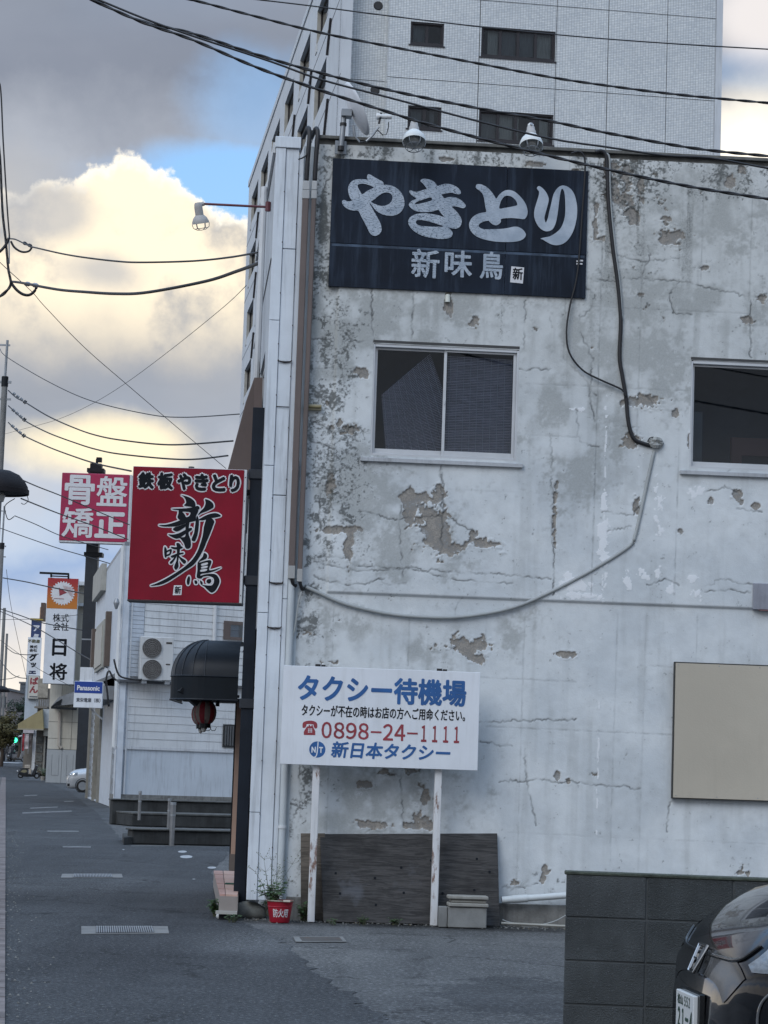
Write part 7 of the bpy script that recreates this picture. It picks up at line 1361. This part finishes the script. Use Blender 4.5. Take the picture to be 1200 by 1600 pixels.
# scooter
def scooter(M, label, body_m, group=None):
    t = bpy.data.objects.new('scooter', None); COL.objects.link(t); t.matrix_world = M; WM[t] = M.copy(); tag(t, label, 'scooter', group)
    class q_: pass
    fr = q_(); fr.M = M
    for x in (-.62, .62): w = MB().tube([(x, -.05, .23), (x, .05, .23)], .225, 20).build('wheel', TYRE, t, fr, bev=.02, smooth=True); MB().tube([(x, -.056, .23), (x, .056, .23)], .12, 14).build('rim', GALV, w, fr)
    MB().prism([(-.85, -.13, .42), (-.72, -.13, .62), (-.45, -.13, .74), (-.05, -.13, .72), (-.12, -.13, .40), (-.30, -.13, .28), (-.6, -.13, .36)], Vector((0, 0, 0)), Vector((0, .26, 0))).build('tail_body', body_m, t, fr, bev=.03, smooth=True)
    MB().prism([(-.78, -.10, .30), (-.7, -.10, .56), (-.1, -.10, .56), (-.05, -.10, .34), (.45, -.10, .33), (.45, -.10, .15), (-.4, -.10, .13)], Vector((0, 0, 0)), Vector((0, .2, 0))).build('engine_cover', GRILLE, t, fr, bev=.02)
    MB().prism([(-.2, -.14, .30), (.42, -.14, .28), (.42, -.14, .22), (-.2, -.14, .20)], Vector((0, 0, 0)), Vector((0, .28, 0))).build('footboard', GRILLE, t, fr, bev=.015)
    MB().prism([(.46, -.19, .24), (.70, -.19, .95), (.62, -.19, 1.06), (.46, -.19, .98), (.22, -.19, .27)], Vector((0, 0, 0)), Vector((0, .38, 0))).build('leg_shield', body_m, t, fr, bev=.03, smooth=True)
    MB().prism([(-.72, -.13, .76), (-.4, -.13, .80), (.0, -.13, .78), (.0, -.13, .73), (-.7, -.13, .69)], Vector((0, 0, 0)), Vector((0, .26, 0))).build('seat', BLACKM, t, fr, bev=.03, smooth=True)
    MB().prism([(.42, -.06, .34), (.5, -.06, .5), (.78, -.06, .47), (.86, -.06, .36), (.7, -.06, .44), (.5, -.06, .42)], Vector((0, 0, 0)), Vector((0, .12, 0))).build('front_mudguard', body_m, t, fr, bev=.02); MB().tube([(.62, 0, .25), (.52, 0, .98)], .035, 8).build('fork', GALV, t, fr)
    MB().tube([(.48, -.33, 1.02), (.53, -.1, 1.0), (.53, .1, 1.0), (.48, .33, 1.02)], .022, 7).build('handlebar', BLACKM, t, fr); MB().lathe([(0, .06), (.07, .05), (.09, 0), (.05, -.05), (0, -.06)], 12, (.6, 0, 1.0)).build('headlamp', LENS, t, fr, smooth=True)
    for s in (-1, 1): MB().tube([(.5, s * .25, 1.0), (.46, s * .33, 1.2)], .012, 5).lathe([(0, .04), (.06, .03), (.06, -.03), (0, -.04)], 10, (.46, s * .33, 1.23)).build('mirror', BLACKM, t, fr)
    MB().tube([(-.9, 0, .52), (-.84, 0, .56)], .07, 10).build('tail_lamp', M_('white_reflector', (.6, .6, .6), .3), t, fr); MB().bar((-.3, .12, .25), (-.85, .16, .27), .09).build('silencer', GALV, t, fr, bev=.02)
    return t
SCB = M_('dark_scooter_body', (.016, .018, .022), .35, bump=0, coat=.4)
sM = Matrix.Translation(gnd(44.5, 1216.5)) @ Matrix.Rotation(rad(8), 4, 'Z'); s1_ = scooter(sM, 'dark scooter with olive side panel parked across the street end', SCB, 'scooters down the street')
class _q: M = sM
MB().prism([(-.66, -.135, .5), (-.5, -.135, .66), (-.2, -.135, .68), (-.14, -.135, .5), (-.35, -.135, .44)], Vector((0, -.012, 0)), Vector((0, 0, 0))).build('side_panel', M_('olive_panel_paint', (.20, .18, .11), .5), s1_, _q); MB().box(-.34, .10, -.18, .18, .79, 1.06).box(.0, .2, -.15, .15, .35, .8).build('luggage_bag', M_('beige_bag', (.40, .35, .29), .8, var=.2), s1_, _q, bev=.03)
# flower pots beside the scooter
for i, (x, y, l, m_) in enumerate(((70, 1219, 'pale straggling plant at the grey metal panels', LEAF2), (63, 1217, 'low yellowish plant behind the dark scooter', DRY))): weed(gnd(x, y), 40, 1.0 - .2 * i, .65, .17, l, 'potted_plant', m_, .3)
tag(MB().lathe([(0, 0), (.16, 0), (.2, .3), (.17, .3), (.15, .26), (0, .26)], 16, gnd(67, 1219.5)).build('flower_pot', M_('pot_grey', (.3, .28, .25), .8), None, ID, smooth=True), 'pale flower pot between the plants by the grey panels', 'flower pot')

# riders and walkers at the far crossing
def person(base, pose, label, cloth, rz=0., helmet=None, sc=1.):
    J, Eg, Rd = [], [], []
    def add(p, r, par): J.append(p); Rd.append(r); (Eg.append((par, len(J) - 1)) if par is not None else None); return len(J) - 1
    if pose == 'ride': hip, knee, foot, chest, sh, el, ha = (0, 0, .84), (.34, .62), (.30, .25), (.12, 0, 1.22), 1.36, (.26, 1.12), (.48, 1.06)
    else: hip, knee, foot, chest, sh, el, ha = (0, 0, .92), (.05, .50), (-.02, .06), (.02, 0, 1.25), 1.42, (-.02, 1.14), (.08, .92)
    h = add(hip, .14, None); ch = add(chest, .16, h); nk = add((chest[0] + .03, 0, sh + .10), .055, ch); hd = add((chest[0] + .05, 0, sh + .24), .10, nk); add((chest[0] + .04, 0, sh + .34), .085, hd)
    for s in (-1, 1):
        a = add((hip[0] + .02, s * .10, hip[2] - .06), .095, h); k = add((hip[0] + knee[0] * (1 if pose == 'ride' else s), s * .14, knee[1]), .062, a); f = add((hip[0] + foot[0] * (1 if pose == 'ride' else -s * 3), s * .13, foot[1] + .02), .042, k); add((hip[0] + foot[0] * (1 if pose == 'ride' else -s * 3) + .16, s * .13, foot[1] - .02), .036, f)
        a = add((chest[0], s * .19, sh), .065, ch); e = add((chest[0] + el[0], s * .25, el[1]), .046, a); add((chest[0] + ha[0], s * .22, ha[1]), .036, e)
    me = bpy.data.meshes.new('person'); me.from_pydata(J, Eg, []); o = bpy.data.objects.new('person', me); COL.objects.link(o); sk = o.modifiers.new('skin', 'SKIN')
    for v, r in zip(me.skin_vertices[0].data, Rd): v.radius = (r, r)
    me.skin_vertices[0].data[0].use_root = True; o.modifiers.new('sub', 'SUBSURF').levels = 2
    ev = o.evaluated_get(bpy.context.evaluated_depsgraph_get()); m2 = bpy.data.meshes.new_from_object(ev); bpy.data.objects.remove(o); o = bpy.data.objects.new('person', m2); COL.objects.link(o)
    M = Matrix.Translation(base) @ Matrix.Rotation(rz, 4, 'Z') @ Matrix.Scale(sc, 4); o.matrix_world = M; WM[o] = M.copy(); m2.materials.clear(); m2.materials.append(cloth); m2.polygons.foreach_set('use_smooth', [True] * len(m2.polygons)); tag(o, label, 'person', 'people at the far crossing')
    class q_: pass
    f_ = q_(); f_.M = M; c = Vector((chest[0] + .05, 0, sh + .27))
    MB().lathe([(.145, -.05), (.15, .02), (.13, .09), (.08, .135), (0, .15)], 16, c).build('helmet' if helmet else 'hair', helmet or M_('dark_hair', (.012, .010, .009), .6), o, f_, smooth=True); MB().lathe([(0, -.13), (.06, -.11), (.09, -.03), (.09, .03), (0, .06)], 12, c + Vector((.02, 0, 0))).build('face', M_('skin_tone', (.38, .24, .17), .6, bump=0), o, f_, smooth=True)
    return o
YB = 232.; DK = M_('dark_clothing', (.018, .020, .026), .9, var=.3, bump=0); DK2 = M_('dark_grey_jacket', (.045, .047, .052), .9, var=.2, bump=0)
def far(px): q = at(px, 1190, YB); return Vector((q.x, YB, hill(0, YB) + .004))
q = far(18); s2 = scooter(Matrix.Translation(q) @ Matrix.Rotation(rad(75), 4, 'Z'), 'black scooter ridden at the far crossing', SCB, 'scooters down the street'); person(q, 'ride', 'rider in dark clothing with white helmet on a black scooter', DK, rad(75), M_('white_helmet', (.6, .6, .62), .3, bump=0))
person(far(4), 'walk', 'leftmost walker in dark clothing at the far crossing', DK, rad(80)); person(far(9), 'walk', 'second walker in dark grey jacket at the far crossing', DK2, rad(95))
q = far(26); s3 = scooter(Matrix.Translation(q) @ Matrix.Rotation(rad(20), 4, 'Z'), 'grey scooter standing right of the riders at the crossing', M_('grey_scooter_body', (.17, .165, .17), .5, bump=0), 'scooters down the street')
Pq = [at(x, y, YB - 6) for x, y in ((-20, 1191.6), (31, 1191.9))]; zz = hill(0, YB - 6) + .01
tag(MB().prism([Vector((Pq[0].x, YB - 7, zz)), Vector((Pq[1].x, YB - 7, zz)), Vector((Pq[1].x, YB - 3.5, hill(0, YB - 3.5) + .01)), Vector((Pq[0].x, YB - 3.5, hill(0, YB - 3.5) + .01))], Vector((0, 0, 0)), Vector((0, 0, .004))).build('stop_line', M_('white_ground_paint'), None, ID), 'white stop line across the road at the far crossing', 'road marking')
# traffic light
t_ = thing('traffic_light', 'green-lit traffic light over the far crossing', 'traffic light', FY(236), (FY(236)(30, 1180)[0], 0, 1.1)); L_ = FY(236); u, zz = L_(23.5, 1151)
MB().box(u - .33, u + .33, 0, .3, zz - .9, zz + .75).build('housing', M_('green_grey_housing', (.03, .05, .045), .5), t_, L_, bev=.05); MB().tube([(u, -.02, zz - .35), (u, -.05, zz - .35)], .26, 18).build('green_lens', M_('green_signal', (.02, .4, .2), .4, bump=0, emit=((.05, 1, .45), 2.2)), t_, L_); MB().tube([(u, -.02, zz + .32), (u, -.04, zz + .32)], .26, 18).build('red_lens', M_('pale_dark_lens', (.32, .30, .30), .3, bump=0), t_, L_)
MB().tube([(u + .3, .15, zz), (u + 2.0, .15, zz + .5), (u + 2.0, .15, .0)], .10, 8).build('pole', GALV, t_, L_)
# far trees, far buildings
def tree(c, r, h, tr, label, m, n, name='tree', L=.13):
    c = Vector(c); t = thing(name, label, 'tree', ID, tuple(c)); rnd = random.Random(int(c.x * 31) + n); tk = MB(); tk.tube([c, c + Vector((.1, 0, tr * .6)), c + Vector((0, 0, tr + h * .35))], [.22, .16, .07], 8)
    for i in range(7): a = rnd.uniform(0, 6.28); tk.tube([c + Vector((0, 0, tr * rnd.uniform(.7, 1.2))), c + Vector((math.cos(a) * r * .7, math.sin(a) * r * .7, tr + h * rnd.uniform(.2, .7)))], [.08, .02], 5)
    tk.build('trunk', M_('bark', (.06, .045, .035), .9), t, ID); lf = MB(); cl = [(Vector((rnd.gauss(0, .42) * r, rnd.gauss(0, .42) * r, tr + h * rnd.uniform(.12, .95))), rnd.uniform(.25, .5) * r) for _ in range(16)]
    for i in range(n):
        q, rr = cl[i % 16]; d = Vector((rnd.gauss(0, 1), rnd.gauss(0, 1), rnd.gauss(0, 1))).normalized(); p = c + q + d * rr * rnd.uniform(.6, 1.05); a = Vector((rnd.gauss(0, 1), rnd.gauss(0, 1), rnd.gauss(0, .6))).normalized(); b = a.cross(d).normalized(); s = L * rnd.uniform(.6, 1.3); lf.add([p - a * s, p + b * s * .5, p + a * s, p - b * s * .5], [(0, 1, 2, 3)])
    lf.build('crown', m, t, ID, recalc=False)
q = at(2, 1180, 215); tree((q.x, 215, hill(0, 215)), 1.5, 3.0, 1.7, 'brownish green street tree at the left edge of the road', M_('autumn_leaf', (.085, .075, .028), .8, var=.4, vs=2, bump=0), 4200)
q = at(29, 1180, 262); tree((q.x, 262, 1.6), 1.9, 5.2, 1.5, 'dark green tree beside the grey far building', M_('evergreen_leaf', (.018, .035, .022), .8, var=.4, vs=2, bump=0), 4200); q = at(34, 1180, 275); tree((q.x, 275, 1.6), 1.5, 3.4, .5, 'lower dark shrub tree below the bluish sign panel', M_('evergreen_leaf'), 2600)
def far_block(x0, x1, ytop, Y, label, col, nf, nw, dep=14):
    fr = FY(Y); a, c = fr((x0), 1100)[0], fr(x1, 1100)[0]; zt = fr((x0 + x1) / 2, ytop)[1]; t = thing('far_building', label, 'building', fr, ((a + c) / 2, 0, 0)); hs = []
    for i in range(nf):
        for j in range(nw): w = (c - a) / nw; z1 = zt - .8 - i * 3.0; hs.append((a + w * (j + .22), z1 - 1.5, a + w * (j + .78), z1))
    hs = [h for h in hs if h[1] > 1]; wm = M_('far_wall_' + label.split()[0], col, .8, var=.1, vs=.3, bump=0)
    MB().slab(a, c, 0, zt, hs, 0, .3).build('front_wall', wm, t, fr); MB().box(a, c, .35, dep, 0, zt - .02).build('body', wm, t, fr); MB().box(a - .2, c + .2, -.2, dep, zt, zt + .3).build('roof', M_('far_roof', (.15, .155, .16), .8), t, fr)
    for h in hs: f_ = MB().box(h[0], h[0] + .06, .1, .2, h[1], h[3]).box(h[2] - .06, h[2], .1, .2, h[1], h[3]).build('window', GALV, t, fr); MB().box(h[0] + .06, h[2] - .06, .18, .2, h[1], h[3]).build('pane', M_('far_pane', (.05, .06, .07), .2, bump=0), f_, fr)
far_block(30, 38, 1068, 400, 'slate grey tall far building beside the bluish panel', (.10, .115, .13), 7, 3); far_block(-34, 11, 1078, 300, 'pinkish far apartment block at the left end', (.27, .235, .225), 6, 9); far_block(11, 34, 1128, 420, 'pale low far building below the trees', (.36, .36, .36), 3, 6); far_block(-30, 22, 1158, 330, 'grey-brown low far shop row behind the riders', (.12, .115, .11), 1, 8)
MB_b = MB()
# street lamps with dome shades on the left
def street_lamp(px, pyt, pyb, Y, rpx, label):
    fr = FY(Y); cx_ = fr(px - rpx, pyb)[0]; zb = fr(px, pyb)[1]; zt = fr(px - rpx, pyt)[1]; r = fr(px, pyb)[0] - cx_; t = thing('street_lamp', label, 'street lamp', fr, (cx_ - .0, 0, hill(0, Y)), 'street lamps with dome shades on the left')
    MB().lathe([(r, zb), (r, zb + .12), (r * .96, zb + .13), (r * .95, zb + .2), (r * .86, zb + (zt - zb) * .5), (r * .65, zb + (zt - zb) * .78), (r * .35, zb + (zt - zb) * .94), (0, zt)], 32, (cx_, 0, 0)).build('shade', M_('dark_lamp_shade', (.010, .009, .011), .6, bump=0, spec=.2), t, fr, smooth=True); MB().lathe([(0, zb + .04), (r * .97, zb + .04)], 32, (cx_, 0, 0)).build('underside', DARK, t, fr)
    MB().tube([(cx_ - r * .2, 0, hill(0, Y)), (cx_ - r * .2, 0, zb + .2)], .09, 10).build('pole', GALV, t, fr, smooth=True); MB().lathe([(0, zb - .25), (.12, zb - .2), (.16, zb - .05), (.1, zb + .06)], 14, (cx_, 0, 0)).build('lamp', M_('frosted_bulb'), t, fr, smooth=True)
street_lamp(45, 733, 773, 60, 46, 'nearest dome street lamp half out of view at the left'); street_lamp(15.5, 1071, 1081.5, 190, 17, 'second dome street lamp above the distant pinkish block'); street_lamp(11, 1117, 1124, 225, 12, 'farthest small dome street lamp at the left edge')

# ================================================================== utility poles
def upole(px_t, pyt, px_b, pyb, Y, rpx, label, extra=True):
    fr = FY(Y); ut, zt = fr(px_t, pyt); ub_, zb = fr(px_b, pyb); u = ub_ + (ut - ub_) * .5 if False else ut; r = rpx / (F / Y); t = thing('utility_pole', label, 'utility pole', fr, (u, 0, 0), 'concrete utility poles on the left')
    MB().tube([(u, 0, 0), (u, 0, zt * .5), (u, 0, zt)], [r * 1.25, r * 1.1, r], 14).build('shaft', M_('pole_concrete', (.20, .20, .195), .85, var=.12, streak=.2, bump=.1), t, fr, smooth=True)
    if extra: MB().tube([(u, 0, zt), (u + .02, 0, zt + 58 / (F / Y))], r * .45, 8).bar((u - 1.2, 0, zt + 50 / (F / Y)), (u + .15, 0, zt + 50 / (F / Y)), .07).build('top_pipe', GALV, t, fr); MB().bar((u - .9, 0, zt - .25), (u + .28, 0, zt - .25), .10).bar((u - .9, 0, zt - 1.0), (u + .3, 0, zt - 1.0), .08).build('crossarm', GALV, t, fr); MB().tube([(u, 0, zt - .45), (u, 0, zt - .02)], r * 1.18, 14).build('band', BLACKM, t, fr)
    return t
upole(8, 588, 4, 740, 100, 4.6, 'nearest concrete utility pole at the left edge'); upole(3.5, 848, 2, 1060, 165, 3.2, 'second utility pole farther along the left side'); upole(7, 950, 6, 1080, 215, 2.4, 'third utility pole among the cables at left', False); upole(11, 990, 10, 1080, 240, 1.8, 'fourth thin utility pole farthest down the street', False)
rod = FY(45); tag(MB().tube([rod.p(14, 368), rod.p(14.5, 412)], .014, 6).build('grey_rod', GALV, None, rod), 'grey rod tip among the tangled cables at upper left', 'rod')

# ================================================================== overhead wires
def ow(pts, Y, r, label, twist=False, name='overhead_wire', m=CABLE, grp='overhead wires across the sky'):
    Ys = Y if isinstance(Y, (list, tuple)) else (Y, Y); pts = list(pts)
    if Ys[0] == Ys[1] or name != 'overhead_wire':                  # carry on well past what the photograph shows
        for e_ in (0, -1):
            a, b = pts[e_], pts[1 if e_ == 0 else -2]
            if a[0] > 1200 or a[1] < 0:
                d_ = ((a[0] - b[0]), (a[1] - b[1])); k_ = 700 / max(1, math.hypot(*d_)); q_ = (a[0] + d_[0] * k_, a[1] + d_[1] * k_); pts.insert(0, q_) if e_ == 0 else pts.append(q_)
    n = len(pts) - 1; return wire(name, [at(*p, Ys[0] + (Ys[1] - Ys[0]) * i / n) for i, p in enumerate(pts)], r, label, 'wire', m, group=grp, twist=twist, n=5)
ow([(100, -22), (145, 0), (220, 33), (300, 52), (400, 85), (500, 114), (617, 143), (751, 170), (862, 190), (949, 208), (1060, 228), (1118, 236), (1200, 244), (1280, 252)], 20, .016, 'thick twisted wire, upper of the bundle before the tower', True)
ow([(105, -22), (150, -2), (225, 29), (300, 56), (425, 97), (500, 124), (617, 155), (745, 189), (862, 217), (949, 230), (1037, 243), (1110, 247), (1200, 263), (1280, 275)], 19.6, .010, 'thinner wire running between the two thick bundle wires')
ow([(95, -22), (140, -2), (220, 34), (300, 62), (400, 105), (500, 141), (600, 173), (675, 196), (815, 233), (949, 265), (1080, 292), (1200, 311), (1280, 323)], 19.2, .016, 'thick twisted wire, lowest of the bundle crossing the signboard', True)
ow([(240, -10), (300, 0), (385, 22), (500, 51), (600, 71), (751, 100), (862, 121), (949, 134), (1060, 148), (1200, 161), (1280, 168)], 20.4, .014, 'thick twisted wire high above the bundle across the tower', True)
ow([(360, -5), (407, 0), (500, 11), (600, 24), (751, 42), (900, 57), (1060, 69), (1200, 77), (1280, 82)], 30, .010, 'thin straight wire near the top across the tower')
ow([(-12, 130), (0, 132), (5, 220), (11, 320), (15, 372)], 45, .016, 'thin black wire dropping near the left edge'); ow([(-6, 200), (0, 246), (4, 330), (9, 375), (13, 420), (17, 443), (10, 455), (0, 463), (-12, 470)], 44, .038, 'thick black cable hooking back at the left edge', True)
ow([(-10, 398), (0, 393), (9, 383), (14, 372)], 44, .03, 'short thick cable branching off the left edge cable')
ow([(15, 373), (24, 374), (37, 380), (48, 385), (60, 388), (95, 396), (130, 402), (180, 408), (220, 410), (300, 408), (360, 402), (405, 394)], (45, 28), .014, 'service wire from the left cables to the shop, upper one'); ow([(17, 377), (22, 386), (30, 392), (38, 394), (46, 392), (50, 386)], 44.8, .022, 'black loop drooping under the upper insulator')
ow([(18, 440), (28, 441), (40, 443), (60, 447), (95, 453), (130, 456), (180, 459), (230, 457), (320, 440), (370, 424), (405, 411)], (45, 28), .024, 'thicker service wire from the left cables, lower one'); ow([(18, 443), (26, 453), (36, 460), (46, 461), (54, 455), (57, 448)], 44.8, .03, 'black loop drooping under the lower insulator')
def insul(p0, p1, Y, r, label, m, nm='insulator'):
    a, b = at(*p0, Y), at(*p1, Y); d = b - a; L = d.length; M = d.to_track_quat('Z', 'Y').to_matrix().to_4x4(); tag(MB().lathe([(0, 0), (r * .6, 0), (r, L * .12), (r, L * .3), (r * .6, L * .4), (r * .6, L * .55), (r, L * .65), (r, L * .88), (r * .6, L), (0, L)], 10, a, M).build(nm, m, None, ID, smooth=True), label, 'insulator', 'wire insulators')
insul((36, 379), (50, 385), 44.6, .035, 'black insulator on the upper service wire', CABLE); insul((39, 443), (60, 446.5), 44.6, .045, 'grey insulator on the lower service wire', GALV)
ow([(0, 410), (15, 424), (50, 456), (71, 480), (130, 541), (195, 598), (290, 679), (353, 732)], (45, 60), .008, 'wire slanting down to the red sign'); ow([(385, 446), (349, 480), (270, 544), (196, 599), (140, 633), (88, 656), (30, 672), (8, 678)], (30, 70), .005, 'wire slanting up towards the shop roof')
ow([(0, 545), (11, 558), (75, 596), (142, 626), (230, 647), (287, 652), (374, 647)], (100, 62), .016, 'faint wire sagging highest from the left pole')
for (pts, l, i0) in ((((13, 610), (25, 621), (40, 629), (75, 650), (115, 668), (150, 680), (192, 688), (268, 695), (364, 689)), 'upper of three wires from the pole insulators', ((17, 612), (43, 631))), (((13, 634), (25, 645), (40, 658), (75, 676), (115, 691), (150, 702), (192, 710), (287, 718), (356, 712)), 'middle of three wires from the pole insulators', ((16, 637), (42, 659))), (((13, 660), (25, 672), (38, 681), (75, 698), (115, 713), (153, 725), (205, 736)), 'lowest of three wires from the pole insulators', ((15, 662), (41, 684)))):
    ow(pts, (100, 66), .026, l)
    for k in range(4): f0, f1 = .12 + k * .22, .12 + k * .22 + .14; a, b = i0; insul((a[0] + (b[0] - a[0]) * f0, a[1] + (b[1] - a[1]) * f0), (a[0] + (b[0] - a[0]) * f1, a[1] + (b[1] - a[1]) * f1), 99, .07 if k < 3 else .09, '%s insulator disc on the %s' % (('first', 'second', 'third', 'last black')[k], l), CABLE if k == 3 else GALV)
for pts, Y, r, l in ((((30, 748), (60, 761), (96, 775), (150, 798), (202, 820)), (70, 100), .022, 'wire passing behind the dome lamp to crimson sign'), (((33, 779), (60, 790), (96, 804), (150, 823), (200, 843)), (70, 100), .024, 'second wire below the dome lamp towards crimson sign'), (((23, 806), (55, 819), (92, 836), (130, 848), (169, 859)), (110, 125), .022, 'third wire passing below the crimson sign'),
                     (((0, 825), (45, 841), (92, 857), (130, 868), (200, 889)), (120, 100), .022, 'fourth thin wire sloping to the siding building'), (((5, 903), (40, 909), (77, 917), (134, 928)), (165, 136), .04, 'dark wire crossing the emblem sign'), (((0, 951), (30, 961), (66, 973), (131, 985)), (165, 136), .035, 'dark wire crossing the company name'), (((0, 955), (30, 968), (66, 986), (129, 1024), (168, 1043)), (165, 85), .028, 'wire slanting across the white sign to siding building'),
                     (((0, 968), (60, 967), (120, 961), (160, 956)), (180, 140), .018, 'level thin wire behind the white sign'), (((10, 890), (16, 940), (28, 1000), (42, 1062)), (170, 200), .018, 'thin slack wire falling beside the far poles'), (((0, 1000), (30, 1022), (60, 1045), (110, 1072)), (170, 140), .018, 'faint thin wire sloping under the white sign'), (((8, 1010), (22, 1020), (40, 1023), (60, 1022)), (215, 190), .035, 'short dark wire among far poles, upper'), (((0, 1032), (15, 1050), (28, 1058), (42, 1060)), (215, 190), .035, 'short dark wire among far poles, lower'), (((0, 1062), (18, 1060), (30, 1056)), (215, 200), .03, 'dark wire low among the far poles'), (((23, 779), (8, 790), (10, 806), (14, 812), (22, 807)), (100, 101), .02, 'wire loop under the dome lamp')):
    ow(pts, Y, r, l)
ow([(42, 773), (44, 782), (38, 788), (33, 786)], 61, .01, 'small wire curl under the nearest dome lamp')
